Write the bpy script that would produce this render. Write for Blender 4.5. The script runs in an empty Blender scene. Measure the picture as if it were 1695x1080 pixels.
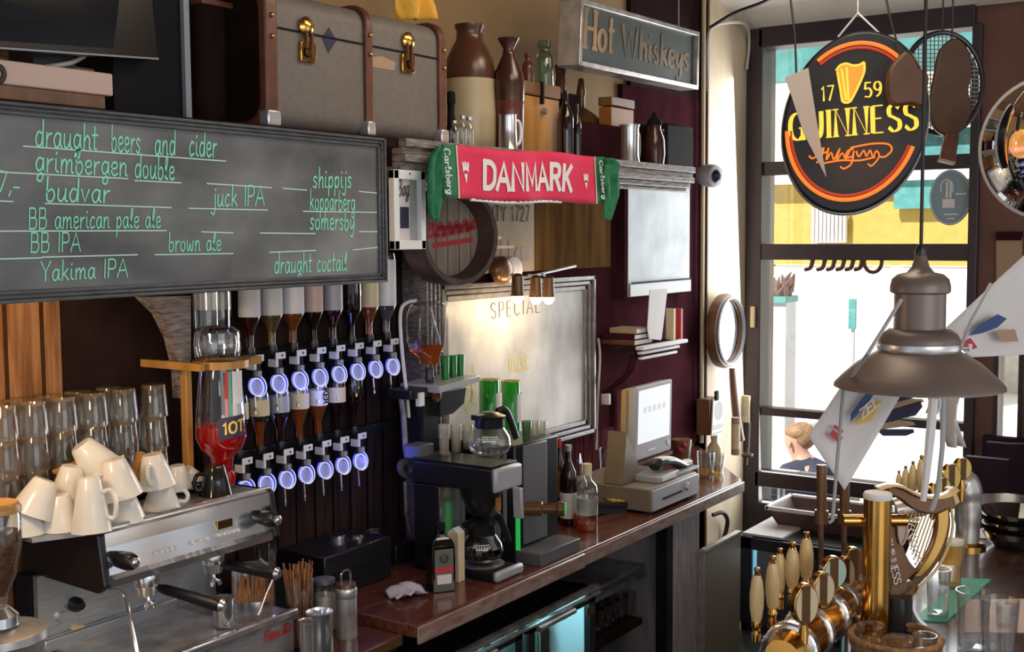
import bpy, bmesh, math, random
from mathutils import Vector, Matrix
random.seed(7)
R = math.radians
PI = math.pi
C = bpy.context.scene.collection
S = bpy.context.scene
# ------------------------------------------------------------------ camera
W, H, F = 1695.0, 1080.0, 1950.0
TH, PT, RO, CZ = R(33.95), R(4.43), R(0.4), 2.2
FW = Vector((math.cos(PT)*math.cos(TH), math.cos(PT)*math.sin(TH), -math.sin(PT)))
R0 = Vector((math.sin(TH), -math.cos(TH), 0))
U0 = Vector((math.sin(PT)*math.cos(TH), math.sin(PT)*math.sin(TH), math.cos(PT)))
RT = R0*math.cos(RO) - U0*math.sin(RO)
UP = R0*math.sin(RO) + U0*math.cos(RO)
EYE = Vector((0, 0, CZ))
cd = bpy.data.cameras.new('camera')
cam = bpy.data.objects.new('camera', cd)
C.objects.link(cam)
cd.sensor_width = 36.0
cd.lens = 36.0*F/W
cd.clip_start = 0.05
cd.clip_end = 300
m = Matrix((RT, UP, -FW)).transposed().to_4x4()
m.translation = EYE
cam.matrix_world = m
S.camera = cam
# ------------------------------------------------------------------ world, sun, lights, exposure
S.view_settings.view_transform = 'Standard'
S.view_settings.look = 'None'
S.view_settings.exposure = 0.0
S.view_settings.gamma = 1.0
S.view_settings.use_curve_mapping = False
wd = bpy.data.worlds.new('world')
S.world = wd
wd.use_nodes = True
wn = wd.node_tree.nodes
wn['Background'].inputs[0].default_value = (0.86, 0.93, 1.0, 1)
wn['Background'].inputs[1].default_value = 0.8

def lamp(name, kind, loc, energy, color=(1, 1, 1), size=1.0, size_y=None, target=None, spot=None, radius=None):
    d = bpy.data.lights.new(name, kind)
    d.energy = energy
    d.color = color
    if kind == 'AREA':
        d.size = size
        if size_y:
            d.shape = 'RECTANGLE'
            d.size_y = size_y
    if radius is not None:
        d.shadow_soft_size = radius
    o = bpy.data.objects.new(name, d)
    C.objects.link(o)
    o.location = loc
    if target is not None:
        o.rotation_euler = (Vector(target)-Vector(loc)).to_track_quat('-Z', 'Y').to_euler()
    if spot:
        d.spot_size = R(spot)
        d.spot_blend = 0.6
    return o

lamp('sun_light', 'SUN', (-12, 6, 20), 9.0, (1, .97, .9), target=(-2, 2.5, 9))
# daylight from the window plus added unseen fill from the guests' side behind the camera
lamp('window_daylight', 'AREA', (7.25, 2.35, 1.75), 70, (.93, .97, 1), 1.5, 2.9, target=(3.2, 2.5, 1.35))
lamp('guest_side_fill', 'AREA', (0.2, -2.9, 2.5), 60, (1, .96, .92), 3.5, 2.0, target=(3.4, 3.0, 1.5))
lamp('bar_fill_light', 'AREA', (3.6, 1.2, 3.6), 22, (1, .86, .68), 1.8, 0.8, target=(3.6, 1.6, 0))  # added warm fill from above the bar, no fixture there
lamp('warm_fill_left', 'POINT', (1.45, 2.62, 1.95), 11, (1, .72, .42), radius=.08)  # added warm point light at chalkboard height, no lamp modelled
lamp('niche_fill_light', 'POINT', (1.95, 2.78, 1.97), 3.0, (1, .66, .36), radius=.03)  # extra point light added to make the stacked tumblers sparkle
lamp('shelf_fill_light', 'POINT', (3.9, 1.7, 3.45), 5, (1, .75, .45), radius=.12)  # unseen warm fill added for the high shelf


def ray(px, py):
    return FW + RT*((px-W/2)/F) + UP*((H/2-py)/F)


def at(px, py, x=None, y=None, z=None, d=None):
    """the point where the sight line through a pixel meets a wall, shelf or counter plane"""
    r = ray(px, py)
    t = d if d is not None else (x/r.x if x is not None else (y/r.y if y is not None else (z-CZ)/r.z))
    return EYE + r*t


def mpp(p):
    return (Vector(p)-EYE).dot(FW)/F


# ------------------------------------------------------------------ materials
def mat(name, col, rough=.5, metal=0.0, var=0.0, scale=8.0, stretch=(1, 1, 1), bump=0.0, spec=None, emit=None, es=1.0, col2=None, coat=0.0, detail=4.0, trans=0.0):
    m = bpy.data.materials.new(name)
    m.use_nodes = True
    nt = m.node_tree
    b = nt.nodes['Principled BSDF']
    b.inputs['Base Color'].default_value = (*col, 1)
    b.inputs['Roughness'].default_value = rough
    b.inputs['Metallic'].default_value = metal
    if spec is not None:
        b.inputs['Specular IOR Level'].default_value = spec
    if coat:
        b.inputs['Coat Weight'].default_value = coat
        b.inputs['Coat Roughness'].default_value = .1
    if trans:
        b.inputs['Transmission Weight'].default_value = trans
    if emit:
        b.inputs['Emission Color'].default_value = (*emit, 1)
        b.inputs['Emission Strength'].default_value = es
    if var or bump or col2:
        tc = nt.nodes.new('ShaderNodeTexCoord')
        mp = nt.nodes.new('ShaderNodeMapping')
        mp.inputs['Scale'].default_value = stretch
        nz = nt.nodes.new('ShaderNodeTexNoise')
        nz.inputs['Scale'].default_value = scale
        nz.inputs['Detail'].default_value = detail
        nt.links.new(tc.outputs['Object'], mp.inputs[0])
        nt.links.new(mp.outputs[0], nz.inputs['Vector'])
        if var or col2:
            cr = nt.nodes.new('ShaderNodeValToRGB')
            cr.color_ramp.elements[0].position = .3
            cr.color_ramp.elements[1].position = .7
            c2 = col2 or tuple(min(1, c*(1+var)) for c in col)
            c1 = col if col2 else tuple(c*(1-var) for c in col)
            cr.color_ramp.elements[0].color = (*c1, 1)
            cr.color_ramp.elements[1].color = (*c2, 1)
            nt.links.new(nz.outputs['Fac'], cr.inputs[0])
            nt.links.new(cr.outputs[0], b.inputs['Base Color'])
        if bump:
            bp = nt.nodes.new('ShaderNodeBump')
            bp.inputs['Strength'].default_value = bump
            bp.inputs['Distance'].default_value = .01
            nt.links.new(nz.outputs['Fac'], bp.inputs['Height'])
            nt.links.new(bp.outputs[0], b.inputs['Normal'])
    return m


def glass(name, tint=(1, 1, 1), refl=.5, rough=.03, body=0.0, bodycol=(1, 1, 1), lo=.05, blend=.35):
    """thin glass: clear with a mirror-like sheen that grows towards grazing angles"""
    m = bpy.data.materials.new(name)
    m.use_nodes = True
    nt = m.node_tree
    nt.nodes.clear()
    out = nt.nodes.new('ShaderNodeOutputMaterial')
    tr = nt.nodes.new('ShaderNodeBsdfTransparent')
    tr.inputs[0].default_value = (*tint, 1)
    gl = nt.nodes.new('ShaderNodeBsdfGlossy')
    gl.inputs['Roughness'].default_value = rough
    lw = nt.nodes.new('ShaderNodeLayerWeight')
    lw.inputs[0].default_value = blend
    mr = nt.nodes.new('ShaderNodeMapRange')
    mr.inputs['To Min'].default_value = lo
    mr.inputs['To Max'].default_value = min(1, refl)
    nt.links.new(lw.outputs['Facing'], mr.inputs[0])
    mx = nt.nodes.new('ShaderNodeMixShader')
    nt.links.new(mr.outputs[0], mx.inputs[0])
    last = tr
    if body:
        df = nt.nodes.new('ShaderNodeBsdfTranslucent')
        df.inputs[0].default_value = (*bodycol, 1)
        d2 = nt.nodes.new('ShaderNodeBsdfDiffuse')
        d2.inputs[0].default_value = (*bodycol, 1)
        a = nt.nodes.new('ShaderNodeMixShader')
        a.inputs[0].default_value = .5
        nt.links.new(df.outputs[0], a.inputs[1])
        nt.links.new(d2.outputs[0], a.inputs[2])
        b = nt.nodes.new('ShaderNodeMixShader')
        b.inputs[0].default_value = body
        nt.links.new(tr.outputs[0], b.inputs[1])
        nt.links.new(a.outputs[0], b.inputs[2])
        last = b
    nt.links.new(last.outputs[0], mx.inputs[1])
    nt.links.new(gl.outputs[0], mx.inputs[2])
    nt.links.new(mx.outputs[0], out.inputs[0])
    return m


def emis(name, col, st):
    return mat(name, (.02, .02, .02), .4, emit=col, es=st)


def planks(name, c1, c2, width=.12, rough=.4, axis='X', groove=.15, bump=.4):
    """vertical tongue-and-groove boards with wood grain"""
    m = bpy.data.materials.new(name)
    m.use_nodes = True
    nt = m.node_tree
    b = nt.nodes['Principled BSDF']
    b.inputs['Roughness'].default_value = rough
    tc = nt.nodes.new('ShaderNodeTexCoord')
    sp = nt.nodes.new('ShaderNodeSeparateXYZ')
    nt.links.new(tc.outputs['Object'], sp.inputs[0])
    dv = nt.nodes.new('ShaderNodeMath'); dv.operation = 'DIVIDE'; dv.inputs[1].default_value = width
    nt.links.new(sp.outputs[axis], dv.inputs[0])
    fr = nt.nodes.new('ShaderNodeMath'); fr.operation = 'FRACT'
    nt.links.new(dv.outputs[0], fr.inputs[0])
    pp = nt.nodes.new('ShaderNodeMath'); pp.operation = 'PINGPONG'; pp.inputs[1].default_value = .5
    nt.links.new(fr.outputs[0], pp.inputs[0])
    gr = nt.nodes.new('ShaderNodeMath'); gr.operation = 'GREATER_THAN'; gr.inputs[1].default_value = groove*.4
    nt.links.new(pp.outputs[0], gr.inputs[0])
    mp = nt.nodes.new('ShaderNodeMapping'); mp.inputs['Scale'].default_value = (14, 14, 1.2)
    nt.links.new(tc.outputs['Object'], mp.inputs[0])
    nz = nt.nodes.new('ShaderNodeTexNoise'); nz.inputs['Scale'].default_value = 3; nz.inputs['Detail'].default_value = 6
    nt.links.new(mp.outputs[0], nz.inputs['Vector'])
    cr = nt.nodes.new('ShaderNodeValToRGB')
    cr.color_ramp.elements[0].color = (*c1, 1); cr.color_ramp.elements[0].position = .35
    cr.color_ramp.elements[1].color = (*c2, 1); cr.color_ramp.elements[1].position = .65
    nt.links.new(nz.outputs['Fac'], cr.inputs[0])
    mx = nt.nodes.new('ShaderNodeMix'); mx.data_type = 'RGBA'
    mx.inputs[6].default_value = (c1[0]*.3, c1[1]*.3, c1[2]*.3, 1)
    nt.links.new(gr.outputs[0], mx.inputs[0])
    nt.links.new(cr.outputs[0], mx.inputs[7])
    nt.links.new(mx.outputs[2], b.inputs['Base Color'])
    bp = nt.nodes.new('ShaderNodeBump'); bp.inputs['Strength'].default_value = bump; bp.inputs['Distance'].default_value = .006
    nt.links.new(gr.outputs[0], bp.inputs['Height'])
    b.inputs['Specular IOR Level'].default_value = .0
    nt.links.new(bp.outputs[0], b.inputs['Normal'])
    return m


M = dict(
    maroon=mat('maroon_paint', (.05, .015, .02), .8, var=.25, scale=5, spec=.0),
    maroon_boards=planks('maroon_boards', (.07, .02, .024), (.12, .035, .04), .09, .75),
    dark_boards=planks('dark_boards', (.022, .014, .012), (.04, .024, .02), .1, .4),
    oak_boards=planks('oak_boards', (.16, .07, .03), (.34, .17, .08), .12, .5),
    darkpanel=mat('dark_panel', (.024, .012, .011), .8, var=.3, scale=6, spec=.03),
    plaster=mat('tan_plaster', (.34, .215, .1), .85, var=.12, scale=3, bump=.15),
    beige=mat('beige_paint', (.62, .5, .34), .6, var=.18, scale=4, stretch=(1, 1, .4)),
    ceilw=mat('white_paint', (.72, .68, .64), .7, var=.06),
    ceilb=mat('brown_ceiling', (.2, .1, .055), .55, var=.25, scale=4),
    winframe=mat('window_frame_paint', (.038, .026, .034), .4, var=.15),
    wallr=mat('brown_wall_paint', (.17, .075, .05), .5, var=.18, scale=3),
    wains=mat('plum_wainscot', (.03, .016, .026), .7, var=.15, spec=.15),
    floor=mat('floor_tiles', (.05, .04, .035), .5, var=.2),
    counter=mat('mahogany_counter', (.12, .036, .022), .22, var=.45, scale=5, stretch=(1.5, 8, 8), coat=.4),
    counteredge=mat('worn_counter_edge', (.2, .1, .075), .35, col2=(.34, .26, .23), scale=14, stretch=(1, 3, 3)),
    mould=mat('carved_moulding', (.1, .07, .06), .45, col2=(.34, .29, .27), scale=18, stretch=(1, 2, 6), bump=.7),
    blackframe=mat('black_frame_paint', (.085, .088, .096), .3, var=.3, scale=20, stretch=(1, 4, 4)),
    slate=mat('chalk_dusted_slate', (.07, .075, .08), .45, col2=(.27, .275, .28), scale=3.0, stretch=(1, 1, 1.4), detail=7),
    slate2=mat('smeared_slate_sheen', (.4, .4, .39), .42, col2=(.85, .83, .8), scale=3.5, detail=6, stretch=(1.3, 1, .8)),  # chalk smears plus window reflection, both put into the pale base colour
    slate3=mat('pale_smeared_slate', (.4, .44, .46), .6, col2=(.66, .7, .72), scale=5, detail=8),
    chalkg=mat('green_chalk', (.3, .92, .64), .8, emit=None),
    chalkw=mat('pale_chalk', (.6, .85, .75), .8),
    chalky=mat('yellow_chalk', (.85, .75, .3), .8),
    chalkd=mat('dark_lettering', (.13, .11, .1), .7),
    chrome=mat('chrome', (.8, .8, .82), .16, .9),
    steel=mat('brushed_steel', (.6, .6, .61), .3, .75, var=.15, scale=20, stretch=(1, 1, 12)),
    steeld=mat('worn_steel', (.36, .35, .34), .35, .7, var=.4, scale=16, bump=.08),
    silver=mat('silver_moulding', (.55, .52, .5), .3, .6, var=.3, scale=15),
    brass=mat('polished_brass', (.62, .34, .09), .18, 1.0, var=.12, scale=6),
    gold=mat('gold_metal', (.6, .36, .11), .2, 1.0),
    bronze=mat('bronze_brown', (.16, .075, .03), .3, .35, var=.2),
    black=mat('black_plastic', (.012, .012, .014), .3),
    blackm=mat('matt_black', (.01, .01, .012), .7, spec=.12),
    rubber=mat('black_rubber', (.015, .015, .015), .7),
    screen=mat('dark_screen', (.006, .01, .016), .12),
    greyed=mat('grey_edge', (.3, .32, .36), .4),
    leather=mat('brown_leather', (.13, .04, .018), .42, var=.4, scale=14, bump=.2),
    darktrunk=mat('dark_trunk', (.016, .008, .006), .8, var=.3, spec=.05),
    canvas=mat('grey_brown_canvas', (.17, .14, .12), .55, var=.1, scale=40, bump=.12),
    ceramic=mat('white_ceramic', (.8, .76, .7), .18, var=.04),
    blackcer=mat('black_ceramic', (.014, .012, .012), .12),
    stonew=mat('cream_stoneware', (.52, .42, .25), .3, var=.1, scale=5),
    stoneb=mat('brown_stoneware', (.09, .035, .018), .22, var=.2, scale=5),
    jug=mat('dark_brown_glaze', (.06, .022, .014), .16, var=.2),
    jugb=mat('red_brown_glaze', (.13, .036, .022), .2, var=.2),
    pine=mat('honey_pine', (.5, .24, .06), .35, var=.3, scale=4, stretch=(3, 3, .7)),
    pinelid=mat('brown_pine', (.26, .12, .045), .4, var=.3, scale=4),
    orangew=mat('orange_wood', (.42, .15, .03), .4, var=.2),
    signgreen=mat('faded_green_board', (.04, .055, .045), .6, var=.3, scale=4),
    fadegold=mat('faded_gold_paint', (.3, .18, .075), .6, var=.6, scale=5),
    red=mat('scarf_red_knit', (.74, .03, .1), .75, var=.08, scale=120, bump=.1),
    green=mat('scarf_green_knit', (.012, .16, .07), .75, var=.2, scale=60, bump=.1),
    white=mat('white_print', (.82, .8, .8), .7),
    cream=mat('cream_card', (.72, .6, .38), .7),
    paper=mat('white_paper', (.72, .68, .66), .7, var=.06, scale=3),
    paperb=mat('blue_print', (.03, .06, .2), .6),
    papery=mat('yellow_print', (.75, .48, .08), .6),
    paperr=mat('red_print', (.5, .04, .05), .6),
    navy=mat('navy_cloth', (.025, .025, .06), .7),
    tan=mat('tan_cloth', (.42, .28, .18), .7),
    barrelwood=mat('pale_barrel_wood', (.24, .18, .13), .7, col2=(.4, .33, .26), scale=3, stretch=(8, 8, .8)),
    barrelring=mat('dark_barrel_hoop', (.075, .045, .038), .4, var=.35, scale=12),
    signwood=mat('sign_wood_in_glare', (.3, .21, .13), .6, col2=(.52, .42, .31), scale=2.2, stretch=(1.6, 1, .7), spec=.1),
    redlogo=mat('red_lettering', (.5, .035, .045), .55),
    whiteframe=mat('white_frame', (.85, .85, .85), .4),
    greycard=mat('grey_card', (.36, .36, .35), .6, var=.1),
    clear=glass('clear_glass', (.97, .98, .98), .85, lo=.06, blend=.25),
    cutglass=glass('cut_glass', (.98, .97, .95), .8, .05, body=.03, bodycol=(1, .85, .65), lo=.03, blend=.16),  # faint warm body colour stands in for a warm glow in the tumblers
    window=glass('window_glass', (.97, .98, .98), .35, .0),
    mirror=mat('mirror_glass', (.85, .86, .87), .02, 1.0),
    greengl=glass('green_bottle_glass', (.03, .5, .06), .5, body=.55, bodycol=(.02, .5, .05)),
    palegreen=glass('pale_green_glass', (.55, .68, .55), .6, body=.15, bodycol=(.3, .4, .3)),
    browngl=glass('dark_brown_glass', (.2, .07, .03), .5, body=.4, bodycol=(.04, .012, .006)),
    redliq=glass('red_liquor', (.9, .06, .04), .2, body=.6, bodycol=(.85, .02, .015)),
    amber=glass('amber_spirit', (.85, .36, .05), .2, body=.4, bodycol=(.7, .22, .015)),
    darkliq=glass('dark_spirit', (.3, .05, .03), .2, body=.5, bodycol=(.1, .012, .008)),
    paleliq=glass('pale_spirit', (.95, .8, .5), .2, body=.15, bodycol=(.8, .6, .3)),
    clearliq=glass('clear_spirit', (.9, .92, .92), .2, body=.06),
    beer=glass('wheat_beer', (.95, .6, .12), .2, body=.85, bodycol=(1, .6, .08)),
    coffee=glass('black_coffee', (.08, .03, .02), .2, body=.7, bodycol=(.012, .006, .004)),
    foam=mat('beer_foam', (.85, .8, .68), .8),
    blueglow=emis('blue_glow', (.16, .22, 1.0), 2.2),
    bluerim=emis('deep_blue_glow', (.03, .04, .8), 1.0),
    blueplate=emis('blue_lit_plate', (.3, .33, .95), .7),
    whitering=emis('white_lit_ring', (.72, .76, .95), .9),
    neon=emis('orange_neon', (1.0, .19, .015), 1.25),
    neon2=emis('red_neon_glow', (.6, .03, .005), .8),
    neony=emis('yellow_lit_letters', (1.0, .62, .05), 1.3),
    neono=emis('amber_lit_harp', (1.0, .36, .02), 1.0),
    bulb=emis('warm_bulb', (1.0, .75, .4), 7),
    screenon=emis('lit_monitor_screen', (.82, .84, .86), 1.0),
    ledgreen=emis('green_led', (.02, .6, .1), .6),
    fridgelit=emis('lit_fridge_interior', (.2, .62, .78), .85),
    ivory=mat('ivory_resin', (.74, .56, .28), .28, var=.08),
    silverpl=mat('silver_plastic', (.42, .43, .45), .35, .2),
    beigepl=mat('beige_plastic', (.2, .155, .11), .5),
    greypl=mat('grey_plastic', (.1, .1, .11), .45),
    lightpl=mat('light_grey_plastic', (.38, .38, .4), .4),
    ochre=mat('ochre_plastic', (.36, .24, .08), .4),
    lampmetal=mat('taupe_enamel', (.21, .16, .14), .38, .25, var=.12, scale=5),
    cable=mat('dark_cable', (.02, .016, .016), .5),
    cablew=mat('white_cable', (.6, .55, .5), .5),
    woodbrown=mat('brown_wood', (.17, .08, .04), .4, var=.3, scale=5, stretch=(4, 4, .8)),
    darkwood=mat('dark_bar_wood', (.06, .03, .024), .22, var=.5, scale=5, stretch=(2, 6, 2), coat=.4),
    stick=mat('copper_brown_sticks', (.36, .15, .06), .5, var=.3, scale=30),
    wicker=mat('wicker', (.3, .15, .06), .55, var=.5, scale=50, bump=.6),
    coaster=mat('green_bar_mat', (.1, .42, .3), .5, var=.1),
    pinkcard=mat('pink_card', (.62, .44, .38), .6),
    yellowcloth=mat('yellow_flag_cloth', (.8, .42, .03), .6, var=.2),
    beans=mat('coffee_beans', (.06, .025, .012), .35, col2=(.16, .07, .03), scale=60, bump=.5),
    milk=mat('milk_cream', (.78, .72, .58), .4),
    cloth=mat('white_cloth', (.5, .47, .52), .8, var=.1),
    redflower=mat('dark_red_petals', (.3, .01, .02), .5),
    basin=mat('brown_crate', (.13, .075, .065), .5, var=.15),
    teal=mat('teal_awning', (.07, .25, .24), .6, var=.2),
    facade=mat('pale_facade', (.6, .56, .5), .7, var=.1),
    yellowf=mat('yellow_facade', (.45, .3, .06), .6, var=.08),
    pave=mat('pale_paving', (.75, .73, .7), .7, var=.08, scale=2),
    skin=mat('skin', (.6, .32, .23), .5),
    hair=mat('light_brown_hair', (.3, .17, .09), .6, var=.3, scale=40),
    jacket=mat('dark_blue_jacket', (.03, .035, .07), .7),
    netmat=mat('net_cord', (.2, .22, .22), .6),
    lightglass=glass('frosted_glass', (.9, .9, .86), .6, body=.3, bodycol=(.8, .78, .7)),
    darkgreengl=glass('dark_green_glass', (.03, .07, .04), .5, body=.8, bodycol=(.006, .014, .01)),
    labelgrey=mat('grey_green_label', (.13, .13, .1), .6),
    screengrey=emis('grey_screen_text', (.6, .6, .6), 1.0),
    stickerblue=mat('grey_blue_sticker', (.26, .36, .42), .5),
    mintcard=mat('mint_card', (.5, .68, .58), .4),
    yellowface=mat('yellow_enamel', (.85, .62, .12), .3, col2=(.9, .8, .4), scale=12),
    smokegl=glass('smoky_glass', (.12, .13, .13), .7, body=.5, bodycol=(.03, .035, .035)),
    fadegold2=mat('worn_gold_paint', (.17, .105, .05), .6, var=.7, scale=6),
    boardframe=mat('grey_brown_frame', (.2, .18, .18), .25, var=.3, scale=14),
    discgrey=emis('violet_grey_disc_label', (.3, .28, .5), .7),
    pierpaint=mat('worn_grey_paint', (.3, .27, .28), .3, col2=(.45, .42, .43), scale=9, stretch=(3, 3, .6)),
    glassglint=glass('tumbler_base_glint', (.95, .9, .8), .8, .08, body=.22, bodycol=(1, .8, .5), lo=.15),  # golden highlight on the upturned bases put into a warm body colour
    signdark=mat('sign_wood_off_glare', (.07, .034, .014), .85, col2=(.16, .085, .03), scale=3, stretch=(6, 6, .7), spec=.0),
    ochreshade=mat('shaded_ochre_plastic', (.15, .105, .06), .5),  # ochre darkened for the shadow on the foot wedge's front
    taupe=mat('taupe_paper', (.38, .32, .28), .7),
    paddle=mat('brown_leather_paddle', (.07, .03, .014), .5, var=.2),
)


# ------------------------------------------------------------------ mesh helpers
class MB:
    def __init__(s):
        s.v = []
        s.f = []

    def add(s, vs, fs):
        n = len(s.v)
        s.v += [Vector(p) for p in vs]
        s.f += [tuple(i+n for i in f) for f in fs]
        return s

    def box(s, x0, x1, y0, y1, z0, z1):
        vs = [(x, y, z) for z in (z0, z1) for y in (y0, y1) for x in (x0, x1)]
        return s.add(vs, [(0, 2, 3, 1), (4, 5, 7, 6), (0, 1, 5, 4), (1, 3, 7, 5), (3, 2, 6, 7), (2, 0, 4, 6)])

    def obox(s, c, u, v, w):
        """box about c with half-vectors u, v, w"""
        c, u, v, w = Vector(c), Vector(u), Vector(v), Vector(w)
        vs = [c+u*a+v*b+w*d for d in (-1, 1) for b in (-1, 1) for a in (-1, 1)]
        return s.add(vs, [(0, 2, 3, 1), (4, 5, 7, 6), (0, 1, 5, 4), (1, 3, 7, 5), (3, 2, 6, 7), (2, 0, 4, 6)])

    def lathe(s, prof, o=(0, 0, 0), seg=24, ax=None, sx=1.0, sy=1.0):
        """revolve (radius, height) pairs about an axis through o"""
        o = Vector(o)
        a = Vector(ax).normalized() if ax is not None else Vector((0, 0, 1))
        e = a.orthogonal().normalized() if ax is not None else Vector((1, 0, 0))
        g = a.cross(e)
        n = len(s.v)
        for r, z in prof:
            for k in range(seg):
                t = 2*PI*k/seg
                s.v.append(o + a*z + e*(r*math.cos(t)*sx) + g*(r*math.sin(t)*sy))
        for i in range(len(prof)-1):
            for k in range(seg):
                k2 = (k+1) % seg
                s.f.append((n+i*seg+k, n+i*seg+k2, n+(i+1)*seg+k2, n+(i+1)*seg+k))
        if prof[0][0] > 1e-4:
            s.f.append(tuple(n+k for k in reversed(range(seg))))
        if prof[-1][0] > 1e-4:
            b = n+(len(prof)-1)*seg
            s.f.append(tuple(b+k for k in range(seg)))
        return s

    def open_lathe(s, prof, o=(0, 0, 0), seg=24, ax=None, sx=1.0, sy=1.0):
        n = len(s.f)
        s.lathe(prof, o, seg, ax, sx, sy)
        s.f = s.f[:n] + [f for f in s.f[n:] if len(f) == 4 or seg == 4]
        return s

    def tube(s, pts, r=.01, seg=8, closed=False, flat=None):
        pts = [Vector(p) for p in pts]
        n = len(s.v)
        N = len(pts)
        rs = r if isinstance(r, (list, tuple)) else [r]*N
        prev = None
        for i, p in enumerate(pts):
            a = pts[(i-1) % N] if (i > 0 or closed) else p
            b = pts[(i+1) % N] if (i < N-1 or closed) else p
            d = (b-a).normalized()
            if prev is None:
                e = d.orthogonal().normalized() if flat is None else (Vector(flat)-d*d.dot(Vector(flat))).normalized()
            else:
                e = (prev-d*prev.dot(d)).normalized()
            prev = e
            g = d.cross(e)
            rr = rs[i] if isinstance(rs[i], (tuple, list)) else (rs[i], rs[i])
            for k in range(seg):
                t = 2*PI*k/seg
                s.v.append(p+e*(rr[0]*math.cos(t))+g*(rr[1]*math.sin(t)))
        for i in range(N if closed else N-1):
            j = (i+1) % N
            for k in range(seg):
                k2 = (k+1) % seg
                s.f.append((n+i*seg+k, n+i*seg+k2, n+j*seg+k2, n+j*seg+k))
        if not closed:
            s.f.append(tuple(n+k for k in reversed(range(seg))))
            s.f.append(tuple(n+(N-1)*seg+k for k in range(seg)))
        return s

    def prism(s, poly, d):
        """extrude a planar 3D polygon by vector d"""
        d = Vector(d)
        n = len(poly)
        vs = [Vector(p) for p in poly]+[Vector(p)+d for p in poly]
        fs = [tuple(range(n)), tuple(reversed(range(n, 2*n)))]
        fs += [(i, i+n, (i+1) % n+n, (i+1) % n) for i in range(n)]
        return s.add(vs, fs)

    def ball(s, c, r, sx=1, sy=1, sz=1, seg=16, rings=10):
        prof = [(r*math.sin(PI*i/rings)*1.0, -r*math.cos(PI*i/rings)*sz) for i in range(rings+1)]
        prof[0] = (0.00001, prof[0][1]); prof[-1] = (0.00001, prof[-1][1])
        return s.lathe(prof, c, seg, None, sx, sy)

    def grid(s, fn, nu, nv):
        vs = [fn(i/nu, j/nv) for j in range(nv+1) for i in range(nu+1)]
        fs = [(j*(nu+1)+i, j*(nu+1)+i+1, (j+1)*(nu+1)+i+1, (j+1)*(nu+1)+i) for j in range(nv) for i in range(nu)]
        return s.add(vs, fs)

    def build(s, name, m, parent=None, bevel=0.0, smooth=True, thick=0.0, sub=0, ang=.7, local=False, kind=None):
        me = bpy.data.meshes.new(name)
        off = Vector((0, 0, 0))
        if parent is not None:
            if not local:
                off = parent['_w'] if '_w' in parent else parent.location
                off = Vector(off)
        elif not local:
            xs = [p.x for p in s.v]; ys = [p.y for p in s.v]; zs = [p.z for p in s.v]
            off = Vector(((min(xs)+max(xs))/2, (min(ys)+max(ys))/2, min(zs)))
        me.from_pydata([tuple(p-off) for p in s.v], [], s.f)
        bm = bmesh.new()
        bm.from_mesh(me)
        bmesh.ops.recalc_face_normals(bm, faces=bm.faces)
        for f in bm.faces:
            f.smooth = smooth
        for e in bm.edges:
            if len(e.link_faces) == 2 and e.calc_face_angle(0) > ang:
                e.smooth = False
        bm.to_mesh(me)
        bm.free()
        me.materials.append(m if not isinstance(m, str) else M[m])
        o = bpy.data.objects.new(name, me)
        C.objects.link(o)
        if parent is not None:
            o.parent = parent
            if parent.parent is not None or parent.type == 'MESH':
                pass
        else:
            o.location = off
        if not local:
            wpos[o.name] = off
            o['_w'] = tuple(off)
        if thick:
            md = o.modifiers.new('thickness', 'SOLIDIFY'); md.thickness = thick; md.offset = 0
        if bevel:
            md = o.modifiers.new('edges', 'BEVEL'); md.width = bevel; md.segments = 2; md.limit_method = 'ANGLE'; md.angle_limit = R(40)
        if sub:
            md = o.modifiers.new('smooth', 'SUBSURF'); md.levels = sub; md.render_levels = sub
        if kind:
            o['kind'] = kind
        return o


wpos = {}


def thing(name, label, cat, loc, group=None, rz=0):
    o = bpy.data.objects.new(name, None)
    C.objects.link(o)
    o.empty_display_size = .05
    o.location = loc
    o.rotation_euler = (0, 0, rz)
    o['_w'] = tuple(Vector(loc))
    return tag(o, label, cat, group)


def tag(o, label, cat, group=None):
    o['label'] = label
    o['category'] = cat
    if group:
        o['group'] = group
    return o


def struct(name, mb, m, parent=None, label=None, **k):
    o = mb.build(name, m, parent, smooth=False, **k)
    o['kind'] = 'structure'
    return o


def dup(root, loc, rz=0, label=None, group=None):
    r = root.copy(); C.objects.link(r); r.location = loc; r.rotation_euler = (0, 0, rz)
    if label:
        r['label'] = label
    if group:
        r['group'] = group
    for ch in list(root.children):
        c = ch.copy(); C.objects.link(c); c.parent = r
        for g in ch.children:
            d = g.copy(); C.objects.link(d); d.parent = c
    return r


def tri(*a):
    return [Vector(p) for p in a]


def crom(pts, n=5, closed=False):
    P = [Vector(p) for p in pts]
    out = []
    N = len(P)
    for i in range(N if closed else N-1):
        p0 = P[(i-1) % N] if (closed or i > 0) else P[0]*2-P[1]
        p1, p2 = P[i], P[(i+1) % N]
        p3 = P[(i+2) % N] if (closed or i < N-2) else P[-1]*2-P[-2]
        for k in range(n):
            t = k/n
            out.append(.5*((2*p1)+(p2-p0)*t+(2*p0-5*p1+4*p2-p3)*t*t+(3*p1-p0-3*p2+p3)*t**3))
    if not closed:
        out.append(P[-1])
    return out


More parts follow.
